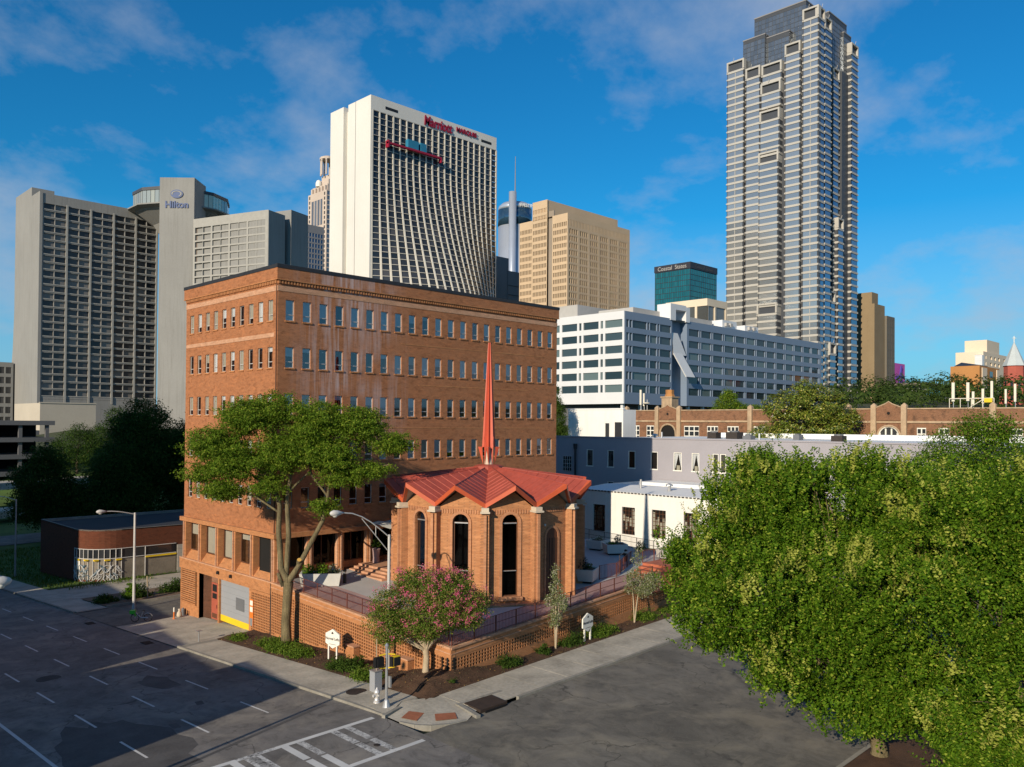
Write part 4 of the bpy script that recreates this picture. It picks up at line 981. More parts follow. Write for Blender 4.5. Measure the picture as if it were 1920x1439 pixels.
# ------------------------------------------------------------------ openwork brick wall round the terrace
def screen_wall(label, ox, oy, ang, length, topf, basef, nm='screen_wall'):
    """u runs from (ox,oy) along ang; outward is to the right of travel"""
    root = thing(nm, label, 'wall', (ox, oy, basef(0)))
    us, _ = openwork(length, 0, 1)
    mb = MB(); zr0 = -3.4; rows = []
    w = zr0
    T0 = topf(0)
    sl = (topf(length) - T0) / length
    ws = []; w = -.74
    while w > -5: ws.append((w - .145, w)); w -= .205
    ws = ws[::-1]; ve = [-5.2]
    for a_, b_ in ws: ve += [a_, b_]
    ve.append(-.62)
    zf = lambda u, w_: T0 + sl * u + w_
    def put(q, mi): mb.poly([(u, d, max(zf(u, w_), basef(u) - .4)) for u, d, w_ in q], mi)
    for i in range(len(us) - 1):
        u0, u1 = us[i], us[i + 1]
        solid0 = -5.2
        for j in range(len(ve) - 1):
            w0, w1 = ve[j], ve[j + 1]
            if zf(u0, w1) < basef(u0) - .3: continue
            h = i % 2 == 1 and j % 2 == 1 and zf(u0, w0) > basef(u0) + .22
            if not h: put([(u0, 0, w0), (u1, 0, w0), (u1, 0, w1), (u0, 0, w1)], 0)
            else:
                d = .2
                put([(u0, 0, w0), (u0, 0, w1), (u0, d, w1), (u0, d, w0)], 0); put([(u1, 0, w0), (u1, d, w0), (u1, d, w1), (u1, 0, w1)], 0)
                put([(u0, 0, w0), (u0, d, w0), (u1, d, w0), (u1, 0, w0)], 0); put([(u0, 0, w1), (u1, 0, w1), (u1, d, w1), (u0, d, w1)], 0); put([(u0, d, w0), (u1, d, w0), (u1, d, w1), (u0, d, w1)], 1)
    me = mb.mesh('screen_blocks', ['brick_trim', 'interior_dark'])
    o = link('screen_blocks', me, root, (ox, oy, 0), ang, kind='stuff')
    for nm2, w0, w1, y0, y1, m in (('top_band', -.62, -.12, -.015, .35, 'brick_trim'), ('coping', -.12, .0, -.07, .42, 'brick_band'), ('band_line', -.42, -.36, -.04, -.01, 'brick_band')):
        mb = MB(); q = [(0, y0), (length, y0), (length, y1), (0, y1)]
        lo = [(u, y, zf(u, w0)) for u, y in q]; hi = [(u, y, zf(u, w1)) for u, y in q]
        for k in range(4): j = (k + 1) % 4; mb.poly((lo[k], lo[j], hi[j], hi[k]))
        mb.poly(hi); mb.poly(lo[::-1]); link(nm2, mb.mesh(nm2, m), root, (ox, oy, 0), ang)
    mb = MB(); q = [(0, .2), (length, .2), (length, .35), (0, .35)]
    lo = [(u, y, basef(u) - .5) for u, y in q]; hi = [(u, y, zf(u, -.62)) for u, y in q]
    for k in range(4): j = (k + 1) % 4; mb.poly((lo[k], lo[j], hi[j], hi[k]))
    link('backing', mb.mesh('backing', 'interior_dark'), root, (ox, oy, 0), ang)
    return root
sw1 = screen_wall('openwork orange brick wall along the avenue below the terrace', 32.0, 58.1, -PI / 2, 21.15, lambda u: 3.06 - .0425 * u, lambda u: hg(31, 58.1 - u) + .1 + .55 * max(0, (u - 15) / 6))
ang_r = math.atan(.0787)
sw2 = screen_wall('darker openwork brick wall along the cross street below the chapel', 32.0, 36.95, ang_r, 33.0, lambda u: 2.14 + .034 * u, lambda u: hg(32 + u, 36) + .42)
# square brick piers on the avenue wall
for y_ in (46.2, 40.4):
    b = MB(); z0 = hg(31, y_); b.box(31.5, 31.98, y_, y_ + .9, z0 - .1, z0 + 1.0)
    o = link('brick_pedestal', b.mesh('brick_pedestal', 'brick_trim')); tag(o, 'low brick pedestal at the screen wall, ' + ('behind the white name sign' if y_ > 44 else 'hidden by the crape myrtle'), 'pedestal')
    b = MB(); b.box(31.45, 31.99, y_ - .04, y_ + .94, z0 + 1.0, z0 + 1.08); sub('cap', b.mesh('cap', 'brick_band'), o)

# ------------------------------------------------------------------ railings
def railing(name, label, pts, h, mat, post_gap, bar_gap, mid=True, group=None):
    """pts: base line points (x,y,z); posts, rails and thin bars"""
    root = thing(name, label, 'railing', pts[0], group)
    tot = 0
    for (p, q) in zip(pts[:-1], pts[1:]):
        p, q = Vector(p), Vector(q); L = (q - p).length; n = max(1, round(L / post_gap))
        for k in range(n + (1 if q == Vector(pts[-1]) else 0)):
            c = p.lerp(q, k / n); b = MB(); b.box(c.x - .025, c.x + .025, c.y - .025, c.y + .025, c.z, c.z + h); link('post', b.mesh('post', mat), root)
        for z in ([h - .02, h * .55, .08] if mid else [h - .02, .08]):
            b = MB(); b.tube([p + Vector((0, 0, z)), q + Vector((0, 0, z))], .02, 6); link('rail', b.mesh('rail', mat), root)
        if bar_gap:
            b = MB(); m = int(L / bar_gap)
            for k in range(m):
                c = p.lerp(q, (k + .5) / m); b.box(c.x - .008, c.x + .008, c.y - .008, c.y + .008, c.z + .08, c.z + h - .03)
            link('bars', b.mesh('bars', mat), root, kind='stuff')
    return root
zt = lambda x, y: tz(x, y) + .0
railing('railing', 'thin red railing on the avenue side of the terrace behind the planter', [(32.15, 57.4, zt(32.1, 57.4)), (32.15, 48, zt(32.1, 48)), (32.15, 37.3, zt(32.1, 37.3))], 1.05, 'rail_red', 1.9, .14)
railing('railing', 'thin dark red railing above the cross street wall in front of the chapel', [(32.2, wy(32.2) + .15, zt(32.2, 37.1)), (44, wy(44) + .15, zt(44, wy(44))), (55, wy(55) + .15, zt(55, wy(55)))], 1.05, 'rail_red', 1.9, .14)
railing('railing', 'dark railing along the back of the terrace before the white building', [(63.6, 56.5, tz(63.6, 56.5)), (63.6, 41, tz(63.6, 41))], 1.1, 'rail_dark', 1.9, .14)
railing('railing', 'short dark gate railing between pale planter and chapel side walk', [(51.6, 41.6, tz(51.6, 41.6)), (53.4, 41.3, tz(53.4, 41.3)), (58.0, 43.3, tz(58, 43.3)), (62.5, 41.6, tz(62.5, 41.6))], 1.15, 'rail_red', 1.3, .15, False)
gt = thing('terrace_gate', 'dark square gate frame in the short terrace railing', 'gate', (55.2, 42.3, tz(55, 42)))
b = MB(); z = tz(55, 42); b.tube([(54.6, 41.9, z), (54.6, 41.9, z + 1.45), (56.1, 42.6, z + 1.45), (56.1, 42.6, z)], .035, 6); link('frame', b.mesh('frame', 'rail_dark'), gt)
b = MB(); b.tube([(54.6, 41.9, z + .7), (56.1, 42.6, z + .7)], .025, 6); link('rail', b.mesh('rail', 'rail_dark'), gt)
# red steps down to the side street
rs = thing('red_steps', 'orange red brick steps descending from the terrace at its street end', 'steps', (58, 40, 2.9))
for k in range(5):
    b = MB(); b.box(54.2 + k * .6, 62.5, 38.55 + .0 * k + (k * .06), 41.0 - k * .0 + k * .01, 2.0, 3.05 + k * .2); link('step', b.mesh('step', 'red_paver'), rs)

# ------------------------------------------------------------------ terrace planters, bollards, urn
def tuft(name, P0, rx, ry, rz, n, leaf, mat, root, up=.6):
    d = rdir(n); r = rng.random(n) ** .45
    P = np.array(P0) + d * np.array([rx, ry, rz]) * r[:, None]; P[:, 2] = np.maximum(P[:, 2], P0[2] - rz * .3)
    link(name, leaves_mesh(name, P, rdir(n) + d * .6 + np.array([0, 0, .4]), rdir(n) + d + np.array([0, 0, up]), leaf * rng.uniform(.6, 1.3, n), leaf * .4, mat), root)
def planter(label, x, y, rz, L, Wd, H, foot, plants, group='pale concrete planters on the terrace'):
    z = tz(x, y); root = thing('planter', label, 'planter', (x, y, z), None)
    c, s_ = math.cos(rz), math.sin(rz)
    def w(u, v): return (x + u * c - v * s_, y + u * s_ + v * c)
    mb = MB(); o_ = [w(-L / 2, -Wd / 2), w(L / 2, -Wd / 2), w(L / 2, Wd / 2), w(-L / 2, Wd / 2)]
    lo = [(x + (a - x) * .9, y + (b - y) * .9) for a, b in o_]
    i_ = [(x + (a - x) * .88, y + (b - y) * .88) for a, b in o_]
    zb, zt_ = z + foot, z + H
    for k in range(4):
        j = (k + 1) % 4
        mb.poly([(*lo[k], zb), (*lo[j], zb), (*o_[j], zt_), (*o_[k], zt_)]); mb.poly([(*o_[k], zt_), (*o_[j], zt_), (*i_[j], zt_), (*i_[k], zt_)]); mb.poly([(*i_[k], zt_), (*i_[j], zt_), (*i_[j], zt_ - .25), (*i_[k], zt_ - .25)])
    mb.poly([(*p, zb) for p in lo[::-1]])
    link('body', mb.mesh('body', 'planter'), root)
    mb = MB(); mb.poly([(*p, zt_ - .1) for p in i_]); link('soil', mb.mesh('soil', 'soil'), root)
    if foot:
        mb = MB(); mb.prism([(x + (a - x) * .7, y + (b - y) * .7) for a, b in o_], z - .02, zb); link('foot', mb.mesh('foot', 'black'), root)
    for (u, v, r, h, n, lf, m) in plants:
        p = w(u, v); tuft('plant', (p[0], p[1], zt_ + h * .35), r, r, h, n, lf, m, root)
    return root
planter('long white planter with leafy green plants on the avenue side of the terrace', 34.4, 54.9, R_(-38), 3.1, 1.5, .95, .0, [(-1, 0, .5, .5, 260, .22, 'leaf_vine'), (0, .1, .55, .55, 320, .22, 'leaf_vine'), (1, 0, .5, .45, 260, .22, 'leaf_planter')])
planter('square white planter with dark shrub beside the right chapel wall', 50.4, 42.0, R_(25), 2.0, 1.7, 1.05, .15, [(-.45, .2, .55, .8, 420, .2, 'leaf_yew'), (.3, 0, .5, .3, 200, .16, 'leaf_shrub')])
planter('white planter nearest the chapel by the back railing', 59.2, 51.0, R_(0), 1.7, 1.5, .9, .12, [(0, 0, .5, .5, 240, .2, 'leaf_planter'), (-.2, .2, .3, .7, 160, .2, 'leaf_shrub')])
planter('pale slanted planter half hidden behind another by the back railing', 60.9, 49.3, R_(10), 1.9, 1.6, .9, .12, [(0, 0, .6, .3, 200, .16, 'leaf_planter')])
planter('large white planter with grassy shrub in front of the slanted one', 60.4, 46.9, R_(-35), 2.0, 1.7, .95, .15, [(.2, 0, .3, .65, 200, .2, 'leaf_planter'), (-.3, 0, .5, .15, 140, .14, 'leaf_vine')])
planter('pale planter at the tree end of the back railing', 62.4, 42.3, R_(-20), 2.0, 1.5, .9, .12, [(0, 0, .5, .2, 120, .16, 'leaf_planter')])
sh = thing('terrace_shrub', 'small dark shrub on the terrace before the back railing', 'shrub', (62.6, 45.6, tz(62.6, 45.6))); tuft('foliage', (62.6, 45.6, tz(62.6, 45.6) + .45), .5, .5, .7, 420, .18, 'leaf_shrub', sh)
def bollard(label, x, y):
    r = thing('bollard_light', label, 'bollard', (x, y, tz(x, y)), 'black bollard lights')
    b = MB(); b.lathe([(.13, 0), (.13, .72), (.12, .73)], (x, y, tz(x, y)), 12); link('post', b.mesh('post', 'black'), r)
    b = MB(); b.lathe([(.11, .73), (.11, .9)], (x, y, tz(x, y)), 12); link('lens', b.mesh('lens', 'lens'), r)
    b = MB(); b.lathe([(.14, .9), (.14, 1.02), (.05, 1.06)], (x, y, tz(x, y)), 12); link('cap', b.mesh('cap', 'black'), r)
bollard('black bollard light near the long planter on the left terrace', 36.0, 54.1); bollard('black bollard light behind the gate railing on the right terrace', 58.6, 44.3)
un = thing('stone_urn', 'tall weathered stone urn with plant at the entrance steps', 'urn', (41.0, 57.0, 3.6))
b = MB(); b.lathe([(.28, 0), (.3, .15), (.27, .5), (.34, 1.1), (.38, 1.2), (.3, 1.25)], (41.0, 57.0, 3.62), 14); link('body', b.mesh('body', 'terrace_rose'), un); tuft('plant', (41.0, 57.0, 5.2), .45, .45, .5, 350, .2, 'leaf_shrub', un)

# ------------------------------------------------------------------ street furniture
def lamp_head(root, tip, dirv, L=.95, w=.2):
    """cobra head: dirv points from the arm outwards"""
    d = Vector(dirv).normalized(); t = Vector(tip)
    b = MB(); prof = [(0, .05), (.18, .09), (.42, .17), (.7, .2), (.92, .12), (1.0, .02)]
    b.tube([t + d * (L * q) for q, _ in prof], [r * w / .2 for _, r in prof], 10); link('lamp_head', b.mesh('lamp_head', 'lamp_paint', True), root)
    b = MB(); c = t + d * (L * .62); b.lathe([(.02, -.24), (.1, -.22), (.16, -.14), (.17, -.06), (.1, .0)], tuple(c - Vector((0, 0, .02))), 10); link('lens', b.mesh('lens', 'lens', True), root)
def street_lamp(label, base, top, r, arm_dir, arm_len, rise, mat, truss=False):
    b0 = Vector(base); root = thing('street_lamp', label, 'street lamp', base)
    b = MB(); b.tube([b0 - Vector((0, 0, .2)), b0 + Vector((0, 0, .4)), (b0.x, b0.y, top)], [r * 1.5, r * 1.1, r * .75], 10); link('pole', b.mesh('pole', mat), root)
    d = Vector(arm_dir).normalized(); tp = Vector((b0.x, b0.y, top - .15))
    pts = [tp + d * (arm_len * t) + Vector((0, 0, rise * math.sin(t * PI / 2))) for t in (0, .2, .4, .6, .8, 1)]
    b = MB(); b.tube(pts, r * .35, 8)
    link('arm', b.mesh('arm', mat), root)
    if truss:
        b = MB(); b.tube([tp - Vector((0, 0, .95)), pts[3] - Vector((0, 0, .12))], r * .25, 6); b.tube([tp - Vector((0, 0, .95)) + (pts[3] - tp + Vector((0, 0, .83))) * .5, pts[2] * .5 + pts[1] * .5], r * .2, 6); link('brace', b.mesh('brace', mat), root)
    lamp_head(root, pts[-1] - d * .05, d + Vector((0, 0, .02)))
    return root
street_lamp('tall pale street lamp by the corner with long braced arm over the avenue', (31.35, 42.2, hg(31.3, 42.2) + .1), 8.35, .11, (-1, .02, 0), 3.4, 1.75, 'lamp_paint', True)
street_lamp('beige street lamp by the low brown building with arm over the avenue', (30.4, 81.3, hg(30.4, 81.3) + .1), 6.6, .13, (-1, 0, 0), 2.6, .45, 'lamp_paint')
street_lamp('thin distant street lamp beside the lawn at the left edge', (30.0, 119.9, hg(30, 120) + .1), 5.2, .11, (-1, .3, 0), 2.0, .6, 'galv')
street_lamp('near street lamp across the avenue whose head enters the left edge', (4.6, 34.35, .2), 9.25, .13, (1, 0, 0), 3.0, .4, 'lamp_paint')

# pedestrian signal pole at the corner
px_, py_ = 26.88, 36.3; z0 = hg(px_, py_) + .13
ps = thing('signal_pole', 'silver pole with yellow and black pedestrian signals at the corner', 'signal pole', (px_, py_, z0))
b = MB(); b.lathe([(.24, 0), (.22, .05), (.13, .35), (.1, .4)], (px_, py_, z0), 12); link('base', b.mesh('base', 'galv'), ps)
b = MB(); b.tube([(px_, py_, z0 + .3), (px_, py_, z0 + 3.25)], .075, 10); b.lathe([(.1, 3.2), (.11, 3.3), (.02, 3.42)], (px_, py_, z0), 10); link('pole', b.mesh('pole', 'galv'), ps)
for dx_, dy_ in ((-.42, .12), (.36, -.3)):
    bx_, by_ = px_ + dx_, py_ + dy_
    b = MB(); b.box(bx_ - .22, bx_ + .22, by_ - .12, by_ + .12, z0 + 2.2, z0 + 2.72); o = link('signal_box', b.mesh('signal_box', 'yellow' if dx_ > 0 else 'black'), ps)
    b = MB(); b.box(bx_ - .2, bx_ + .2, by_ - .2, by_ - .122, z0 + 2.24, z0 + 2.68); b.box(bx_ - .3, bx_ - .222, by_ - .12, by_ + .12, z0 + 2.2, z0 + 2.72); link('visor', b.mesh('visor', 'black'), ps)
b = MB(); b.tube([(px_ - .4, py_ + .1, z0 + 2.8), (px_, py_, z0 + 2.84), (px_ + .36, py_ - .28, z0 + 2.8)], .035, 8); b.tube([(px_ - .4, py_ + .1, z0 + 2.12), (px_, py_, z0 + 2.08), (px_ + .36, py_ - .28, z0 + 2.12)], .035, 8); link('bracket', b.mesh('bracket', 'yellow'), ps)
b = MB(); b.box(px_ + .05, px_ + .14, py_ - .26, py_ - .08, z0 + 1.05, z0 + 1.65); link('push_button_sign', b.mesh('push_button_sign', 'galv'), ps)
cbx = thing('utility_cabinet', 'grey utility cabinet with conduit behind the signal pole', 'cabinet', (28.3, 39.3, hg(28.3, 39.3) + .1))
b = MB(); z = hg(28.3, 39.3) + .13; b.box(28.05, 28.55, 39.0, 39.5, z, z + 1.15); link('body', b.mesh('body', 'door_grey'), cbx)
b = MB(); b.box(28.02, 28.58, 38.97, 39.53, z + 1.15, z + 1.2); link('lid', b.mesh('lid', 'galv'), cbx)
b = MB(); b.tube([(28.3, 39.2, z + 1.2), (28.3, 39.2, z + 3.0)], .03, 6); link('conduit', b.mesh('conduit', 'bark_pale'), cbx)
# hydrant
hx, hy = 26.98, 37.3; z = hg(hx, hy) + .13; hd = thing('fire_hydrant', 'silver fire hydrant next to the corner signal pole', 'hydrant', (hx, hy, z))
b = MB(); b.lathe([(.2, 0), (.2, .05), (.13, .07), (.13, .52), (.17, .54), (.17, .6), (.14, .66), (.08, .74), (.03, .8), (.03, .85)], (hx, hy, z), 14); link('barrel', b.mesh('barrel', 'hydrant', True), hd)
b = MB(); b.tube([(hx - .26, hy, z + .42), (hx - .24, hy, z + .42), (hx - .1, hy, z + .42)], [.08, .08, .06], 10); link('nozzle', b.mesh('nozzle', 'hydrant'), hd)
b = MB(); b.tube([(hx, hy - .22, z + .42), (hx, hy + .22, z + .42)], .055, 10); link('nozzle', b.mesh('nozzle', 'hydrant'), hd)
b = MB(); b.lathe([(.17, .1), (.17, .14)], (hx, hy, z), 14); link('flange', b.mesh('flange', 'hydrant'), hd)
# covers
for lab, x, y, r, zo in (('round dark manhole cover in the pavement near the hydrant', 27.5, 40.0, .62, .131), ('round manhole cover in the avenue between lane dashes', 16.95, 59.6, .75, .006), ('small round valve cover in the crossing', 23.6, 32.6, .16, .006)):
    o = disc('manhole_cover', x, y, r, 'iron', None, zo); tag(o, lab, 'manhole cover')
for lab, x, y in (('dark kerbside grate of the avenue opposite the driveway', 25.3, 64.8), ('small dark kerbside grate further down the avenue', 25.3, 77.5)):
    b = MB(); z = hg(x, y) + .006; b.box(x - .35, x + .35, y - .6, y + .6, z, z + .02); o = link('drain_grate', b.mesh('drain_grate', 'iron')); tag(o, lab, 'drain cover')
    b = MB(); [b.box(x - .33, x + .33, y - .55 + k * .14, y - .48 + k * .14, z + .021, z + .035) for k in range(8)]; sub('grate_bar', b.mesh('grate_bar', 'rust_plate'), o)
# name signs: pointed white boards on two posts
def name_sign(label, x, y, rz, h0, s=1.0):
    z = bedz(x, y); root = thing('name_sign', label, 'sign', (x, y, z), None)
    hexp = [(-.62, -.3), (0, -.62), (.62, -.3), (.62, .34), (0, .66), (-.62, .34)]
    b = MB(); fr = [(u * s, -.05, h0 + v * s) for u, v in hexp]; bk = [(u * s, .05, h0 + v * s) for u, v in hexp]
    b.poly(fr); b.poly(bk[::-1])
    for k in range(6): j = (k + 1) % 6; b.poly([fr[k], bk[k], bk[j], fr[j]][::-1])
    o = link('board', b.mesh('board', 'sign_white'), root, (x, y, z), rz)
    for u in (-.36, .36):
        b = MB(); b.box(u * s - .05, u * s + .05, -.045, .055, -.2, h0 - .44 * s); link('post', b.mesh('post', 'sign_white'), root, (x, y, z), rz)
    n_ = Vector((math.sin(rz), -math.cos(rz), 0)) * .056
    text('lettering', 'Normal Lofts', .26 * s, 'sign_ink', root, Vector((x, y, z + h0 - .06)) + n_, (PI / 2, 0, rz), .004, xs=.86, bold=.004)
    b = MB(); b.lathe([(.05, -.03), (.05, .0)], (0, 0, 0), 5); b = MB()
    b.poly([(-.09 * s, -.056, h0 + .34 * s), (.09 * s, -.056, h0 + .34 * s), (.09 * s, -.056, h0 + .42 * s), (0, -.056, h0 + .5 * s), (-.09 * s, -.056, h0 + .42 * s)])
    b.poly([(-.3 * s, -.056, h0 - .36 * s), (.3 * s, -.056, h0 - .36 * s), (.3 * s, -.056, h0 - .33 * s), (-.3 * s, -.056, h0 - .33 * s)]); link('emblem', b.mesh('emblem', 'sign_ink'), root, (x, y, z), rz)
name_sign('white hexagonal name sign on two posts by the tall street tree', 30.6, 47.3, RL + R_(14), 1.35)
name_sign('shaded hexagonal name sign among shrubs below the chapel railing', 44.6, 37.0, R_(6), 1.25)
# bicycle with green panels
ex, ey = 28.3, 73.9; z = hg(ex, ey) + .05
bk = thing('bicycle', 'parked shared bicycle with bright green basket on the driveway edge', 'bicycle', (ex, ey, z), rotz=0)
def bw(u, v, w): a = R_(-40); return (ex + u * math.cos(a) - v * math.sin(a), ey + u * math.sin(a) + v * math.cos(a), z + w)
for u in (-.55, .55):
    b = MB(); pts = [bw(u + .34 * math.cos(t * PI / 8), 0, .35 + .34 * math.sin(t * PI / 8)) for t in range(17)]; b.tube(pts, .03, 6, cap=False); o = link('wheel', b.mesh('wheel', 'rubber'), bk)
    b = MB(); [b.tube([bw(u, 0, .35), pts[k]], .006, 4) for k in range(0, 16, 2)]; sub('spokes', b.mesh('spokes', 'galv'), o)
    b = MB(); pts = [bw(u + .4 * math.cos(t * PI / 8), 0, .35 + .4 * math.sin(t * PI / 8)) for t in range(1, 7)]; b.tube(pts, .04, 6); link('mudguard', b.mesh('mudguard', 'galv' if u > 0 else 'black'), bk)
b = MB(); b.tube([bw(-.55, 0, .35), bw(-.42, 0, 1.0)], .03, 6); b.tube([bw(-.46, 0, .8), bw(-.05, 0, .38), bw(.55, 0, .35)], .045, 8); b.tube([bw(-.05, 0, .38), bw(.15, 0, .95)], .03, 6); link('frame', b.mesh('frame', 'galv'), bk)
b = MB(); b.tube([bw(-.42, -.28, 1.08), bw(-.42, 0, 1.0), bw(-.42, .28, 1.08)], .02, 6); link('handlebar', b.mesh('handlebar', 'black'), bk)
b = MB(); b.prism([bw(-.95, -.2, 0)[:2], bw(-.5, -.2, 0)[:2], bw(-.5, .2, 0)[:2], bw(-.95, .2, 0)[:2]], z + .72, z + 1.02); link('basket', b.mesh('basket', 'bike_green'), bk)
b = MB(); b.tube([bw(-.5, 0, .5), bw(-.62, 0, .95)], .08, 6); link('green_panel', b.mesh('green_panel', 'bike_green'), bk)
b = MB(); b.lathe([(.02, 0), (.12, .03), (.1, .09), (.02, .1)], bw(.15, 0, .93), 8, sx=1.3, sy=.9); link('saddle', b.mesh('saddle', 'black'), bk)
# orange marker post and pale sack
b = MB(); ox_, oy_ = 30.6, 72.6; z = hg(ox_, oy_) + .05; b.lathe([(.12, 0), (.1, .05), (.055, .08), (.055, .62)], (ox_, oy_, z), 10); mp = thing('marker_post', 'orange plastic marker post with pale top at the garage driveway', 'bollard', (ox_, oy_, z)); link('post', b.mesh('post', 'orange'), mp)
b = MB(); b.lathe([(.058, .62), (.06, .95), (.03, 1.02)], (ox_, oy_, z), 10); link('sleeve', b.mesh('sleeve', 'sign_white'), mp)
b = MB(); b.lathe([(.18, 0), (.24, .15), (.2, .4), (.08, .55), (.12, .7), (.03, .74)], (31.3, 73.1, hg(31.3, 73.1) + .05), 9); o = link('sandbag', b.mesh('sandbag', 'stone_pale', True)); tag(o, 'pale tied sack beside the orange marker post', 'sack')
b = MB(); z = hg(27.9, 62) + .13; b.tube([(27.9, 61.6, z - .1), (27.9, 61.6, z + .75)], .05, 8); o = link('bike_dock_post', b.mesh('bike_dock_post', 'galv')); tag(o, 'short galvanised post at the pavement end of the driveway', 'post')
b = MB(); b.box(27.7, 28.1, 61.4, 61.8, z + .751, z + .79); sub('plate', b.mesh('plate', 'galv'), o)

# ------------------------------------------------------------------ low brown building down the avenue
lb = thing('low_brown_building', 'low dark brown brick shop with rounded corner and graffiti on its boarded window', 'building', (34, 104, -4))
zb, zt_ = -4.6, 2.3
c0 = (37.2, 107.5); rr = 4.0
plan = [(33.2, 121)] + [(33.2, 107.5)] + [(c0[0] + rr * math.cos(a), c0[1] + rr * math.sin(a)) for a in [PI + k * PI / 2 / 10 for k in range(1, 10)]] + [(37.2, 103.5), (62, 103.5), (62, 121)]
segs = list(zip(plan, plan[1:] + plan[:1])); ZO0, ZO1 = -3.6, .05     # glazed band
mb = MB(); open_ = set(range(1, 11))
for k, ((xa, ya), (xb_, yb)) in enumerate(segs):
    if k in open_:
        for a_, b_ in ((zb, ZO0), (ZO1, zt_)): mb.poly([(xa, ya, a_), (xb_, yb, a_), (xb_, yb, b_), (xa, ya, b_)])
    elif k == 11:
        mb.poly([(37.2, 103.5, ZO1), (62, 103.5, ZO1), (62, 103.5, zt_), (37.2, 103.5, zt_)]); mb.poly([(44, 103.5, zb), (62, 103.5, zb), (62, 103.5, ZO1), (44, 103.5, ZO1)], 0)
    else: mb.poly([(xa, ya, zb), (xb_, yb, zb), (xb_, yb, zt_), (xa, ya, zt_)])
link('wall', mb.mesh('wall', 'brick_brown'), lb)
mb = MB(); mb.poly([(x, y, zt_ - .35) for x, y in plan]); link('roof', mb.mesh('roof', 'roof_membrane'), lb)
mb = MB(); inn = [(c0[0] + (x - c0[0]) * .975 + .1, c0[1] + (y - c0[1]) * .975 + .1) for x, y in plan]
for k in range(len(plan)):
    j = (k + 1) % len(plan); mb.poly([(*plan[k], zt_ + .01), (*plan[j], zt_ + .01), (*inn[j], zt_ + .01), (*inn[k], zt_ + .01)]); mb.poly([(*inn[k], zt_ + .01), (*inn[j], zt_ + .01), (*inn[j], zt_ - .4), (*inn[k], zt_ - .4)]); mb.poly([(*plan[k], zt_ - .12), (*plan[j], zt_ - .12), (*plan[j], zt_ + .01), (*plan[k], zt_ + .01)])
link('coping', mb.mesh('coping', 'kerbstone'), lb)
front = [(33.2, 107.5)] + [(c0[0] + rr * math.cos(a), c0[1] + rr * math.sin(a)) for a in [PI + k * PI / 2 / 10 for k in range(1, 10)]] + [(37.2, 103.5), (40, 103.5), (43.8, 103.5)]
for k in range(len(front) - 1):
    (xa, ya), (xb_, yb) = front[k], front[k + 1]
    s_ = .985; xa2, ya2, xb2, yb2 = [c0[0] + (xa - c0[0]) * s_ if k < 10 else xa, c0[1] + (ya - c0[1]) * s_, c0[0] + (xb_ - c0[0]) * s_ if k < 10 else xb_, c0[1] + (yb - c0[1]) * s_]
    b = MB(); b.poly([(xa2, ya2, ZO0), (xb2, yb2, ZO0), (xb2, yb2, -1.15), (xa2, ya2, -1.15)]); link('board', b.mesh('board', 'graffiti_board'), lb)
    b = MB(); b.poly([(xa2, ya2, -1.1), (xb2, yb2, -1.1), (xb2, yb2, 0), (xa2, ya2, 0)]); link('pane', b.mesh('pane', 'g_dark'), lb)
    b = MB(); b.tube([(xa, ya, ZO0), (xa, ya, .05)], .05, 6); b.tube([(xa, ya, -1.12), (xb_, yb, -1.12)], .05, 6); b.tube([(xa, ya, .02), (xb_, yb, .02)], .05, 6); link('mullion', b.mesh('mullion', 'frame_alu'), lb)
    if k % 2: b = MB(); b.box(min(xa, xb_) - .02, max(xa, xb_), min(ya, yb) - .12, max(ya, yb) - .02, -1.35, -1.18); link('yellow_tape', b.mesh('yellow_tape', 'yellow'), lb)
# spray paint on the boards
rd = random.Random(5)
for m, n_ in (('spray_white', 16), ('spray_blue', 8)):
    b = MB()
    for k in range(n_):
        a = PI + rd.uniform(0.02, .95) * PI / 2; z = rd.uniform(-3.7, -2.2); r_ = rr + .06; pts = []
        for q in range(9):
            aa = a + .09 * math.sin(q * 1.1 + k) + q * .012; pts.append((c0[0] + r_ * math.cos(aa), c0[1] + r_ * math.sin(aa), z + .45 * math.sin(q * .9 + k * 2.1)))
        b.tube(pts, .035, 4)
    link('graffiti', b.mesh('graffiti', m), lb)
b = MB(); a = PI + .25; b.poly([(c0[0] + (rr + .05) * math.cos(a + d), c0[1] + (rr + .05) * math.sin(a + d), z) for d, z in ((-.09, -2.4), (.09, -2.4), (.09, -1.4), (-.09, -1.4))]); link('poster', b.mesh('poster', 'sign_white'), lb)
for k in range(7):
    b = MB(); z = -4.0 + k * .55; b.box(43.9, 50.6, 103.38 - .01 * (k % 2), 103.5, z, z + .53); link('shutter_board', b.mesh('shutter_board', 'board_pale'), lb)
b = MB(); b.box(50.8, 53.5, 103.35, 103.48, -4.3, -1.6); link('doorway', b.mesh('doorway', 'interior_dark'), lb)
b = MB(); pl = [(46.5, 103.4), (47.2, 101.6), (48.6, 100.9), (51, 100.7), (62, 100.7), (62, 103.4)]; b.prism(pl, .05, .28); link('canopy', b.mesh('canopy', 'board_pale'), lb)
b = MB(); [b.tube([(x, 101.2, -4.6), (x, 101.2, .06)], .07, 8) for x in (49.2, 55.5)]; link('canopy_post', b.mesh('canopy_post', 'frame_alu'), lb)
for x, y, s_ in ((50, 110, 1.0), (55, 108.5, .7)):
    b = MB(); b.box(x, x + 1.6 * s_, y, y + 1.1 * s_, zt_ - .34, zt_ + .7 * s_); o = link('roof_unit', b.mesh('roof_unit', 'vent_grey'), lb)
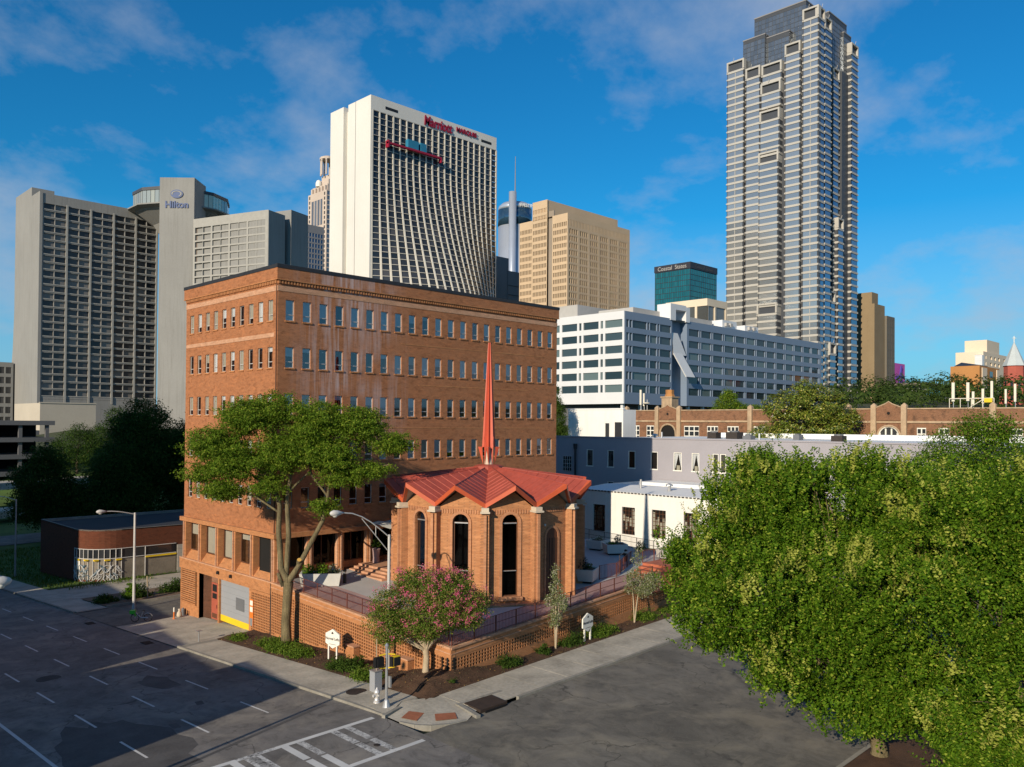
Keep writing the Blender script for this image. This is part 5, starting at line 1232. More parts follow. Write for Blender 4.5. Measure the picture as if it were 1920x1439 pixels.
for x, y in ((48, 106), (53, 112), (59, 107)):
    b = MB(); b.lathe([(.12, 0), (.12, .9), (.2, .92), (.2, 1.05), (.03, 1.15)], (x, y, zt_ - .35), 8); link('roof_vent', b.mesh('roof_vent', 'galv'), lb)

# ------------------------------------------------------------------ trees and shrubs
def shoots_tree(name, label, base, trunk_h, r0, lobes, ntwig, per, leaf, mat, seed=1, lean=(0, 0), shell=.72):
    """elm-like crown: upright plumes, leaves in two ranks along each shoot"""
    root = thing(name, label, 'tree', base); b = Vector(base); fork = b + Vector((lean[0], lean[1], trunk_h)); mb = MB()
    lobes = [(l[0], l[1], l[2] - .25, max(.7, l[3] - .6), max(.7, l[4] - .6), max(.6, l[5] - .6)) for l in lobes]
    mid = b.lerp(fork, .5)
    mb.tube([b - Vector((0, 0, .3)), b + Vector((0, 0, .3)), mid, fork], [r0 * 1.5, r0 * 1.1, r0 * .9, r0 * .75], 12, cap=False)
    limbs(mb, base, r0, fork, lobes, r0 * .42, seed=seed, wob=.5); link('trunk', mb.mesh('trunk', 'bark', True), root)
    ncl = ntwig // 22; Pc, Dc = lobe_points(lobes, ncl, shell); tipc = (rng.random(ncl) < .07 + .12 * Dc[:, 2]) & (Dc[:, 2] > -.45)
    ix = rng.integers(0, ncl, ntwig); P = Pc[ix] + rng.normal(size=(ntwig, 3)) * np.array([.42, .42, .34]); D = Dc[ix]; tip = tipc[ix] & (rng.random(ntwig) < .6)
    P = P + D * np.where(tip, .28, 0)[:, None]
    dirs = D * .5 + np.array([0, 0, .95]) + rdir(ntwig) * .45
    dirs = dirs / np.linalg.norm(dirs, axis=1, keepdims=True)
    tl = rng.uniform(.5, 1.25, ntwig)
    t = (np.arange(per) / (per - 1))[None, :, None]
    droop = np.zeros((ntwig, per, 3)); droop[:, :, 2] = -(t[:, :, 0] ** 2) * .12
    C_ = P[:, None, :] + dirs[:, None, :] * tl[:, None, None] * (t - .35) + droop
    side = np.cross(dirs, rdir(ntwig)); side /= np.linalg.norm(side, axis=1, keepdims=True)
    sg = np.where(np.arange(per) % 2 == 0, 1, -1)[None, :, None]
    C_ = C_ + side[:, None, :] * sg * (leaf * .55) * (1.15 - .6 * t) + rng.normal(size=C_.shape) * .03
    A = side[:, None, :] * sg + dirs[:, None, :] * .5 + np.zeros_like(C_)
    nn = np.cross(dirs, side); nn = np.where(nn[:, 2:3] < 0, -nn, nn)
    N = nn[:, None, :] + rng.normal(size=C_.shape) * .38
    L = leaf * rng.uniform(.7, 1.25, (ntwig, per)) * (1.15 - .45 * t[:, :, 0])
    link('crown', leaves_mesh('crown', C_.reshape(-1, 3), N.reshape(-1, 3), A.reshape(-1, 3), L.ravel(), L.ravel() * .55, [mat, 'leaf_elm_lit_tip'], np.repeat(tip.astype(np.int32), per)), root)
    return root
# big street trees at the near right
b1 = (39.2, 15.0, hg(39.2, 15) + .1)
lob1 = place(b1, [(-4.6, 3.2, 11.0, 3.4, 3.4, 3.0), (-7.3, 3.6, 8.2, 2.4, 2.4, 2.5), (-1.4, 2.6, 11.6, 3.2, 3.2, 2.8), (-5.2, .8, 7.4, 3.6, 3.4, 3.2), (-1.2, -.4, 7.6, 3.8, 3.4, 3.2), (-3.2, 0, 4.9, 3.2, 3.0, 2.4), (.2, -.6, 3.9, 2.9, 2.8, 2.2), (-6.8, 2.6, 6.0, 2.6, 2.6, 2.2), (-3.2, 4.5, 10.6, 3.2, 3.2, 2.8), (-8.4, 4.2, 8.4, 1.2, 1.2, 1.4), (1.2, .6, 9.8, 2.4, 2.4, 2.4), (-2.6, 2.6, 13.2, 1.5, 1.5, 1.3), (-4.6, 3.4, 13.2, 1.4, 1.4, 1.2), (.2, 2.2, 13.4, 1.2, 1.2, 1.1), (-1.6, -.8, 2.7, 2.3, 2.3, 1.5), (1.6, -1.0, 2.3, 2.2, 2.2, 1.6), (3.2, -.4, 5.0, 2.4, 2.4, 2.4), (-4.2, .6, 3.9, 1.9, 1.9, 1.3), (3.0, .8, 8.0, 2.2, 2.2, 2.4), (3.4, 2.0, 11.2, 2.4, 2.4, 2.4), (2.0, 2.6, 12.6, 1.8, 1.8, 1.5)])
shoots_tree('street_tree', 'large leafy street tree overhanging the cross street, the left of the near pair', b1, 2.2, .32, lob1, 15800, 22, .165, 'leaf_elm', 3, (-.6, .3))
b2 = (37.5, 8.2, hg(37.5, 8) + .1)
lob2 = place(b2, [(0, 1.2, 11.2, 3.0, 3.0, 2.8), (-1.6, .4, 8.2, 2.8, 2.8, 2.8), (1.6, 0, 8.2, 3.2, 3.0, 3.0), (-.8, -.6, 5.2, 2.8, 2.8, 2.4), (2.4, -.4, 4.6, 2.8, 2.8, 2.4), (.6, -.8, 2.9, 2.4, 2.4, 1.8), (3.0, 1.5, 11.6, 2.6, 2.6, 2.4), (-1.4, 2.4, 12.0, 2.0, 2.0, 2.0), (1.2, 2.2, 13.2, 1.3, 1.3, 1.2), (-2.2, .2, 3.4, 2.2, 2.2, 1.8), (0, -1.0, 1.6, 2.2, 2.2, 1.3), (2.6, -1.0, 1.8, 2.2, 2.2, 1.4)])
shoots_tree('street_tree', 'large leafy street tree at the right edge of the picture, nearest the camera', b2, 2.2, .3, lob2, 10500, 22, .15, 'leaf_elm', 4)
b3 = (84, 23, 3.0)
broadleaf('street_tree', 'darker rounded tree at the right edge behind the near street trees', b3, 3, .35, place(b3, [(0, 0, 9.5, 5, 5, 3.6), (-3.4, 0, 8, 3.4, 3.4, 2.8), (3.2, 0, 8.5, 3.4, 3.4, 2.8), (.5, 0, 12.2, 2.6, 2.6, 1.6)]), 1500, 26, .5, .2, 'leaf_elm', 'bark_dark', seed=8)
# tall honey locust on the avenue
b4 = (31.0, 54.0, hg(31, 54) + .2)
lob4 = place(b4, [(-5.2, -.3, 14.6, 2.4, 1.9, 1.3), (-2.6, -.2, 16.6, 2.6, 2.0, 1.5), (-.5, -.4, 17.2, 1.6, 1.6, 1.3), (2.4, -.6, 16.2, 2.6, 2.0, 1.7), (5.2, -.5, 16.0, 2.2, 1.8, 1.5), (7.6, -.6, 14.7, 1.7, 1.3, .8), (-6.2, .2, 12.5, 1.6, 1.4, .9), (-3.6, -.6, 13.4, 2.6, 1.9, 1.5), (-.2, -.8, 14.0, 2.4, 1.9, 1.6), (3.2, -.8, 13.8, 2.4, 1.9, 1.3), (6.0, -.8, 12.8, 1.9, 1.4, .5), (4.2, -.8, 12.2, 1.7, 1.4, .5), (2.8, -.6, 10.2, .9, .9, .7), (-4.6, -.2, 11.3, 2.0, 1.5, .8), (-1.4, -.5, 11.6, 1.6, 1.4, 1.0), (1.6, -.6, 14.6, 2.0, 1.8, 1.4)])
lob4 = [(l[0], l[1], l[2], l[3], l[4], l[5] * .95) for l in lob4]
lo = thing('honey_locust', 'tall forked street tree with feathery spreading crown in front of the office block', 'tree', b4); B4 = Vector(b4)
L4 = lambda a, b, z: B4 + RGT * a + FWD * b + Vector((0, 0, z))
mb = MB(); fk = L4(.1, 0, 4.6)
mb.tube([B4 - Vector((0, 0, .3)), B4 + Vector((0, 0, .3)), L4(-.05, 0, 1.8), L4(.05, 0, 3.6), fk], [.5, .38, .33, .33, .36], 12, cap=False)
mb.tube([fk, L4(-.45, 0, 5.6), L4(-.65, 0, 8.2), L4(-.6, 0, 10.2), L4(-1.4, 0, 12.6), L4(-2.4, 0, 15.6)], [.28, .21, .19, .17, .1, .04], 9, cap=False)
mb.tube([L4(-.1, .1, 5.0), L4(.05, .1, 8), L4(-.1, .1, 10.6), L4(.4, 0, 13.6), L4(.8, 0, 16.4)], [.2, .19, .17, .1, .04], 8, cap=False)
mb.tube([fk, L4(.75, 0, 5.6), L4(1.7, -.1, 7.4), L4(2.6, -.2, 9.1), L4(2.9, -.3, 10.4), L4(3.2, -.4, 12.6), L4(4.6, -.4, 15.2)], [.26, .2, .18, .16, .12, .08, .03], 9, cap=False)
for q in ([(-.6, 0, 9.6), (-2.4, 0, 10.8), (-4.6, .1, 11.4), (-7, .3, 10.9)], [(-.9, 0, 11), (-3.2, -.1, 12.8), (-5.6, 0, 13.6)], [(3, -.3, 10.8), (1.8, -.4, 12.4), (1.2, -.4, 15)], [(3.1, -.4, 12), (5, -.5, 12.6), (7.4, -.6, 13.2)], [(-.1, 0, 11), (2, -.3, 13), (4, -.4, 14)], [(-1.4, 0, 12.6), (-4, -.1, 14.6), (-6, -.1, 15)], [(4, -.4, 14.2), (6.2, -.5, 15), (8, -.6, 14.8)], [(2.6, -.2, 9.2), (2.2, -.3, 9.9), (2.6, -.4, 10.6)]):
    mb.tube([L4(*p) for p in q], [.09, .07, .045, .02][:len(q)], 7, cap=False)
mb.tube([L4(-.25, -.1, 4.3), L4(-.55, -.12, 5.0), L4(-.62, -.12, 5.25)], [.16, .13, .12], 8)
link('trunk', mb.mesh('trunk', 'bark', True), lo)
b = MB(); c = L4(.95, -.28, 6.25); b.tube([c - RGT * .1 - Vector((0, 0, .3)) + FWD * .25, c], [.18, .17], 10); link('branch_stub', b.mesh('branch_stub', 'bark'), lo)
b = MB(); b.tube([c, c + (RGT * .1 + Vector((0, 0, .3)) - FWD * .25).normalized() * .01], .16, 10); link('saw_cut', b.mesh('saw_cut', 'wood_cut'), lo)
P, D = lobe_points(lob4, 5000, .15); P = P + rng.normal(size=P.shape) * np.array([.3, .3, .15]); Q, E_ = clumps(P, D, 34, .2, .5); k = len(Q)
N = rdir(k) * .9 + E_ * .5 + np.array([0, 0, .5]); sz = rng.uniform(.10, .22, k)
link('crown', leaves_mesh('crown', Q, N, rdir(k), sz, sz * .42, 'leaf_locust'), lo)
# crape myrtle in bloom at the corner
b5 = (31.3, 38.4, bedz(31.3, 38.4) - .1)
lob5 = place(b5, [(-1.6, 0, 4.0, 1.7, 1.5, 1.2), (1.2, 0, 4.6, 1.9, 1.6, 1.3), (-.2, .2, 5.1, 1.8, 1.6, 1.1), (2.2, .2, 3.6, 1.5, 1.3, 1.0), (-2.4, 0, 3.0, 1.3, 1.3, 1.0), (-2.2, -.6, 4.2, 1.1, 1.1, .9), (-2.0, -.9, 2.6, 1.0, .9, .8), (.4, -.4, 3.3, 2.0, 1.5, .9), (-.9, .3, 5.6, 1.0, 1.0, .6), (1.6, .3, 5.6, 1.1, 1.1, .6), (2.9, 0, 4.4, .9, .9, .8), (-1.9, -.3, 2.3, .8, .7, .5), (.0, -.3, 2.5, 1.0, .8, .4)])
cm = thing('crape_myrtle', 'pink flowering crape myrtle in the mulch bed at the corner', 'tree', b5); mb = MB(); f = Vector(b5)
mb.tube([f - Vector((0, 0, .2)), f + Vector((0, 0, .3)), f + Vector((.05, 0, 1.0)), f + Vector((.0, .05, 1.5))], [.26, .2, .18, .2], 10, cap=False)
limbs(mb, b5, .2, f + Vector((0, 0, 1.35)), lob5, .09, seed=5); link('trunk', mb.mesh('trunk', 'bark_pale', True), cm)
P, D = lobe_points(lob5, 2400, .45); Q, E_ = clumps(P, D, 26, .17, .6); k = len(Q); N = rdir(k) * .8 + E_ * .5 + np.array([0, 0, .5]); sz = rng.uniform(.07, .14, k)
link('crown', leaves_mesh('crown', Q, N, rdir(k), sz, sz * .55, 'leaf_myrtle'), cm)
P, D = lobe_points(lob5, 640, .97); w_ = (D[:, 2] > -.3) & (rng.random(640) < .5 + .5 * (P @ np.array([S2, -S2, 0]) > np.array(b5) @ np.array([S2, -S2, 0]))); P, D = P[w_], D[w_]; P = P + D * .1 + np.array([0, 0, .12]); Q, E_ = clumps(P, D, 26, .11, .9); k = len(Q)
link('blossom', leaves_mesh('blossom', Q, rdir(k) + E_, rdir(k), rng.uniform(.05, .1, k), .06, 'bloom_pink'), cm)
# two slender pale saplings in the bed
def sapling(label, x, y, rows, stems, n, mat='leaf_pale'):
    z = bedz(x, y) - .1; base = (x, y, z); lob = place(base, rows); root = thing('sapling', label, 'tree', base); mb = MB()
    for a, h in stems: mb.tube([Vector(base), Vector(base) + RGT * (a * .4) + Vector((0, 0, h * .5)), Vector(base) + RGT * a + Vector((0, 0, h))], [.06, .045, .02], 7, cap=False)
    link('trunk', mb.mesh('trunk', 'bark_pale', True), root)
    P, D = lobe_points(lob, n, .3); Q, E_ = clumps(P, D, 16, .12, .8); k = len(Q); sz = rng.uniform(.08, .17, k)
    link('crown', leaves_mesh('crown', Q, rdir(k) + E_ * .5 + np.array([0, 0, .3]), rdir(k) + np.array([0, 0, .4]), sz, sz * .45, mat), root)
sapling('slender young tree with sparse pale leaves left of the shaded name sign', 41.4, 37.1, [(0, 0, 4.2, .45, .45, .7), (.1, 0, 2.6, .6, .6, .8), (.3, 0, 3.3, .55, .55, .5), (-.35, 0, 3.3, .4, .4, .4), (0, 0, 5.2, .25, .25, .5), (-.1, 0, 1.9, .4, .4, .4)], [(0, 4.8), (.25, 3.4), (-.15, 3.0)], 190)
sapling('young two stemmed tree with silvery leaves at the end of the screen wall', 51.0, 37.7, [(0, 0, 3.5, .8, .7, .8), (.2, 0, 4.9, .4, .4, .9), (1.3, 0, 3.3, .9, .7, .7), (.7, 0, 2.6, .9, .7, .5), (-.3, 0, 2.7, .5, .5, .5)], [(-.2, 3.2), (.5, 3.6)], 330)
# low shrubs
def shrub(name, label, x, y, z, rx, ry, rz, n, leaf, mat, up=.5, cat='shrub', group=None):
    root = thing(name, label, cat, (x, y, z), group)
    m = max(6, n // 40); d = rdir(m); P = np.array([x, y, z]) + d * np.array([rx, ry, rz]) * (rng.random(m) ** .4)[:, None]; P[:, 2] = np.maximum(P[:, 2], z + .04)
    Q, E_ = clumps(P, d, 40, .16 * min(1.4, max(rx, ry)), .7); k = len(Q); Q[:, 2] = np.maximum(Q[:, 2], z)
    sz = leaf * rng.uniform(.6, 1.3, k); link('foliage', leaves_mesh('foliage', Q, rdir(k) + E_ * .4 + np.array([0, 0, .3]), rdir(k) + E_ * .5 + np.array([0, 0, up]), sz, sz * .35, mat), root)
    return root
def jun(label, x, y, rx, ry, rz=.35, n=3200, mat='leaf_juniper'): shrub('juniper', label, x, y, bedz(x, y), rx, ry, rz, n, .17, mat)
jun('wide carpet of bright green juniper round the tall street tree', 30.3, 53.6, 1.0, 2.6, .32, 5200); jun('second mat of green juniper between tall tree and white name sign', 30.0, 50.6, .8, 1.6, .32, 2800)
jun('small juniper at the driveway end of the mulch bed', 29.9, 59.2, .6, 1.0, .25, 1300); jun('bushy juniper at the foot of the white name sign', 29.9, 45.0, .7, 1.4, .45, 2800, 'leaf_shrub'); jun('low bright juniper nearest the hydrant', 29.6, 41.9, .6, 1.5, .3, 2200)
jun('dark upright shrub between the white sign and the brick pedestal', 30.5, 44.2, .5, .5, .75, 1300, 'leaf_shrub')
for i, (lab, x, rx, rz, n, m) in enumerate((('dark shrub left of the shaded name sign', 43.2, 1.2, .75, 2600, 'leaf_shrub'), ('broad leafy shrub right of the shaded name sign', 46.6, 1.7, .75, 3600, 'leaf_juniper'), ('low green shrub under the silvery young tree', 52.8, 1.4, .7, 2600, 'leaf_juniper'), ('dark low shrub against the wall below the chapel front', 36.6, 1.0, .5, 1600, 'leaf_shrub'), ('small shrub at the foot of the slender young tree', 40.2, .6, .5, 1000, 'leaf_shrub'), ('thin shrub near the far end of the cross street bed', 56.0, .9, .5, 1200, 'leaf_juniper'))):
    y_ = (be(x) + wy(x)) / 2 + .15; shrub('shrub', lab, x, y_, bedz(x, y_), rx, .55, rz, n, .16, m)
shrub('shrub', 'tiny grey green tuft in the open mulch near the corner', 31.6, 36.3, bedz(31.6, 36.3), .4, .3, .16, 360, .12, 'leaf_shrub')
shrub('shrub', 'clipped round shrub under the near street tree', 42.6, 7.6, hg(42, 8) + .3, 1.2, 1.2, .9, 2600, .14, 'leaf_juniper')
# growth beside the lane
vb = shrub('vine_post', 'bright green vine covering a post beside the beige street lamp', 31.6, 85.2, hg(31.6, 85.2) + .9, .45, .45, 1.4, 2600, .22, 'leaf_vine', cat='vine')
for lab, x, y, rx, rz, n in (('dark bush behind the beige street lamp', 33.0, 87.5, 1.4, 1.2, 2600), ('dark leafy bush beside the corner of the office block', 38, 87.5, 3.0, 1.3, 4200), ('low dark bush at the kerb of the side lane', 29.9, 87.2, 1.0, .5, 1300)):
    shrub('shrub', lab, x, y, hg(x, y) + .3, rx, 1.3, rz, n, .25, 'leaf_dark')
b = MB(); b.tube([(33.4, 85.6, -3.2), (33.3, 85.6, -.4)], .06, 6); o = link('bare_stake', b.mesh('bare_stake', 'bark_pale', False)); tag(o, 'thin pale stake among the dark bushes by the lane', 'post'); b = MB(); b.tube([(33.3, 85.6, -1.4), (33.7, 85.6, -.5)], .03, 5); sub('twig', b.mesh('twig', 'bark_pale'), o)
# dark trees behind the low brown building
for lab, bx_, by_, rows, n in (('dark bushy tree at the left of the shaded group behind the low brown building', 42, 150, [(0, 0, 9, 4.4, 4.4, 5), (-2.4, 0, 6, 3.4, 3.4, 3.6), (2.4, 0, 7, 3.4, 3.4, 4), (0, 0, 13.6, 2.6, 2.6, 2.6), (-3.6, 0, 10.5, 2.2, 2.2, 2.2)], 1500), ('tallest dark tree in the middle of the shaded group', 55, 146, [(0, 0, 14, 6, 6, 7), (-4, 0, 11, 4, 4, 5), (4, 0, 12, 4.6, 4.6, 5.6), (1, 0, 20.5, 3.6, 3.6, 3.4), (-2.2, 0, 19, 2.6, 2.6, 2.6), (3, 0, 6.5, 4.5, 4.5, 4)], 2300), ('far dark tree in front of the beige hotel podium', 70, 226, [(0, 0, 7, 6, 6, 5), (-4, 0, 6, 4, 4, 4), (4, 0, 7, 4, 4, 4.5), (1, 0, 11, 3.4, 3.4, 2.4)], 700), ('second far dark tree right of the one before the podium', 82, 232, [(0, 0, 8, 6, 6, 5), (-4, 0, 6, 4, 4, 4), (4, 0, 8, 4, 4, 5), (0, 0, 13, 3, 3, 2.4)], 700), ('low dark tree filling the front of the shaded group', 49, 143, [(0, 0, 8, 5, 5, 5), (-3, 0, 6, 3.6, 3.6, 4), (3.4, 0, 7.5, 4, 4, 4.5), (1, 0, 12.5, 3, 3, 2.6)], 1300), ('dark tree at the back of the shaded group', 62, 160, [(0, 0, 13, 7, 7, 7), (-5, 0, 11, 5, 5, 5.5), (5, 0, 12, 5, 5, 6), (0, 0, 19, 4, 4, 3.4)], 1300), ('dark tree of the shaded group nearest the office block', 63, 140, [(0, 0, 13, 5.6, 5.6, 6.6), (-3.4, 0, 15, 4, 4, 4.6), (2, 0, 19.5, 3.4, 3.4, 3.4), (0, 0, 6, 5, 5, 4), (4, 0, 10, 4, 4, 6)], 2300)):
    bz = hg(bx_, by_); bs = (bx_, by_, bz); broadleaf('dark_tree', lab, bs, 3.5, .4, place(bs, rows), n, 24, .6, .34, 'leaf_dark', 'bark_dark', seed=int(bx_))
# trees among the buildings to the right
b6 = (140, 67, 9.0); broadleaf('magnolia', 'broad glossy magnolia between lilac grey building and old brick school', b6, 3, .5, place(b6, [(-5.5, 0, 4.2, 4.2, 4.2, 2.6), (0, 0, 6, 6, 5.4, 3.8), (5.5, 0, 5.4, 4, 4, 3.6), (-2.6, 0, 10, 4.4, 4.4, 2.8), (3.0, 0, 10.5, 4.6, 4.4, 2.8), (1.0, 0, 13.0, 2.6, 2.6, 1.5), (7.4, 0, 8.0, 2.6, 2.6, 1.7), (-7.6, 0, 3.0, 2.4, 2.4, 2.0), (8.6, -1, 3.0, 2.0, 2.0, 1.6), (-1, -3, 3.2, 5, 4, 2.4)]), 1900, 30, .42, .36, 'leaf_magnolia', 'bark_dark', seed=3, flat=.5, up_bias=.9)
k = 14; P, D = lobe_points(place(b6, [(0, -2, 7, 7, 5, 6)]), k, .95); o = link('magnolia_flower', leaves_mesh('magnolia_flower', np.repeat(P - np.array([.6, .6, 0]), 5, 0) + rng.normal(size=(k * 5, 3)) * .08, rdir(k * 5), rdir(k * 5), .3, .2, 'petal_white'), bpy.data.objects['magnolia'])
b7 = (118, 107, 6); broadleaf('cypress', 'narrow dark green tree squeezed behind the right end of the office block', b7, 2, .3, place(b7, [(0, 0, 5, 2.4, 2.4, 4), (.3, 0, 10, 2.2, 2.2, 4), (0, 0, 14.4, 1.5, 1.5, 2.6), (1.4, 0, 7.5, 1.5, 1.5, 2), (1.0, 0, 12.2, 1.2, 1.2, 1.2)]), 900, 26, .4, .28, 'leaf_shrub', 'bark_dark', seed=2)
b8 = (176, 103, 14); broadleaf('green_tree', 'small bright tree above the old brick parapet in front of the glass office', b8, 2, .3, place(b8, [(0, 0, 6, 3, 3, 3), (2.6, 0, 4.6, 2.6, 2.6, 2.4), (-2, 0, 4.6, 2, 2, 2), (0, 0, 8.4, 1.8, 1.8, 1.6), (6, 0, 4.4, 3, 2.6, 1.8)]), 900, 24, .4, .3, 'leaf_locust', 'bark_dark', seed=6)
# far woodland, one mass
wl_ = []
for k in range(70):
    d_ = rng.uniform(260, 700); lat = d_ * rng.uniform(.4, .66); p = FWD * d_ + RGT * lat; wl_.append((p.x, p.y, hg(p.x, p.y) + rng.uniform(3, 7), rng.uniform(6, 11), rng.uniform(6, 11), rng.uniform(5, 8)))
for k in range(40):
    d_ = rng.uniform(420, 900); lat = d_ * rng.uniform(-.66, .2); p = FWD * d_ + RGT * lat; wl_.append((p.x, p.y, hg(p.x, p.y) + 4, 12, 12, 7))
P, D = lobe_points(wl_, 9000, .8); Q, E_ = clumps(P, D, 8, 1.0, .6); k = len(Q); sz = rng.uniform(.7, 1.5, k)
o = link('woodland', leaves_mesh('woodland', Q, rdir(k) * .7 + E_ + np.array([0, 0, .6]), rdir(k), sz, sz * .7, 'leaf_far'), kind='stuff'); tag(o, 'green mass of distant trees along the skyline at the right', 'woodland')

# ------------------------------------------------------------------ city buildings
PANE = {}
def pane_mesh(w, h, mat):
    k = (round(w, 2), round(h, 2), mat)
    if k not in PANE:
        b = MB(); b.box(.02, w - .02, -.06, .04, .02, h - .02); PANE[k] = b.mesh('window', mat)
    return PANE[k]
def face(root, ox, oy, rz, us, vv, hole, depth, wall, gl, budget=0, name='wall', bar=None):
    """facade with recessed openings; the first `budget` openings get window parts of their own"""
    mb = MB(); mb.wall(us, vv, hole, depth, back=1); o = link(name, mb.mesh(name, [wall, gl]), root, (ox, oy, 0), rz)
    c, s_ = math.cos(rz), math.sin(rz)
    if budget:
        for j in reversed(range(len(vv) - 1)):
            for i in range(len(us) - 1):
                h = hole(i, j)
                if h and budget > 0:
                    d = (depth if h is True else h) - .06; u = us[i]
                    link('window', pane_mesh(us[i + 1] - u, vv[j + 1] - vv[j], gl), root, (ox + u * c - d * s_, oy + u * s_ + d * c, vv[j]), rz); budget -= 1
    return budget
def block(name, root, x0, x1, y0, y1, z0, z1, mat):
    b = MB(); b.box(x0, x1, y0, y1, z0, z1); return link(name, b.mesh(name, mat), root)
def shell(root, x0, x1, y0, y1, z0, z1, mat, roofmat=None, skip=()):
    """plain faces + roof of a box whose front faces are built separately"""
    b = MB()
    if 'W' not in skip: b.poly([(x0, y1, z0), (x0, y0, z0), (x0, y0, z1), (x0, y1, z1)])
    if 'S' not in skip: b.poly([(x0, y0, z0), (x1, y0, z0), (x1, y0, z1), (x0, y0, z1)])
    b.poly([(x1, y0, z0), (x1, y1, z0), (x1, y1, z1), (x1, y0, z1)]); b.poly([(x1, y1, z0), (x0, y1, z0), (x0, y1, z1), (x1, y1, z1)])
    link('wall', b.mesh('wall', mat), root)
    b = MB(); b.poly([(x0, y0, z1 - .01), (x1, y0, z1 - .01), (x1, y1, z1 - .01), (x0, y1, z1 - .01)]); link('roof', b.mesh('roof', roofmat or mat), root)
odd = lambda i, j: i % 2 == 1 and j % 2 == 1
def regular(total, n, frac, m0=0.0, m1=None):
    m1 = m0 if m1 is None else m1; p = (total - m0 - m1) / n; e = [0.0]
    for k in range(n): a = m0 + p * (k + (1 - frac) / 2); e += [a, a + p * frac]
    return e + [total]

# --- white low building behind the terrace
wb = thing('white_building', 'low white painted building with three tall steel windows behind the terrace', 'building', (78.8, 42, 1))
Wn = [(a * 1.059, b * 1.059) for a, b in ((60.99, 59.24), (56.83, 55.03), (52.77, 50.95), (48.7, 46.9), (44.6, 42.8), (40.5, 38.7))]; WX, WY1, WY0, WZ = 78.8, 67.0, 38.0, 7.3
us = [0.0]; [us.extend([WY1 - a, WY1 - b]) for a, b in Wn]; us.append(WY1 - WY0)
face(wb, WX, WY1, RL, us, [-1, 2.39, 5.6, WZ], lambda i, j: i % 2 == 1 and j == 1, .3, 'white_paint', 'interior_dark')
for a, b in Wn:
    w = a - b; h = 3.21; f = MB()
    for k in range(5): f.box(k * w / 4 - .025, k * w / 4 + .025, .14, .2, 0, h)
    for k in range(8): f.box(0, w, .141, .19, k * h / 7 - .02, k * h / 7 + .02)
    o = link('steel_window', f.mesh('steel_window', 'frame_brown'), wb, (WX, a, 2.39), RL); g = MB(); g.poly([(0, .17, 0), (w, .17, 0), (w, .17, h), (0, .17, h)]); sub('pane', g.mesh('pane', 'pane_clear'), o)
    g = MB()
    for k in range(6): g.box(w * (k / 6) + .03, w * (k + 1) / 6 - .03, .24, .27, h * random.uniform(.05, .5), h * random.uniform(.55, .95))
    sub('blind', g.mesh('blind', 'blind_warm'), o)
    g = MB(); g.box(-.06, w + .06, -.06, .1, -.1, 0); sub('sill', g.mesh('sill', 'white_paint'), o)
b = MB(); b.poly([(WX, WY1, -1), (WX, WY1, WZ), (84, WY1, 7.7), (92, WY1, 7.7), (92, WY1, -1)]); b.poly([(WX, WY0, -1), (92, WY0, -1), (92, WY0, WZ), (WX, WY0, WZ)]); link('wall', b.mesh('wall', 'white_paint'), wb)
b = MB(); b.poly([(WX, WY0, WZ), (85, WY0, 7.7), (85, WY1, 7.7), (WX, WY1, WZ)]); b.poly([(85, WY0, 7.7), (92.5, WY0, 7.3), (92.5, WY1, 7.3), (85, WY1, 7.7)]); link('roof', b.mesh('roof', 'white_roof'), wb)
b = MB(); [b.box(WX - .1, WX, WY0 + k * .5, WY0 + .3 + k * .5, WZ - .07, WZ + .05) for k in range(57)]; link('gutter', b.mesh('gutter', 'cap_dark'), wb, kind='stuff')
b = MB(); b.box(WX - .04, WX + .2, WY0, WY1, WZ - .01, WZ + .07); link('eave', b.mesh('eave', 'white_roof'), wb)
block('parapet', wb, 88, 92.4, 52, 64.5, 6, 7.95, 'white_roof')

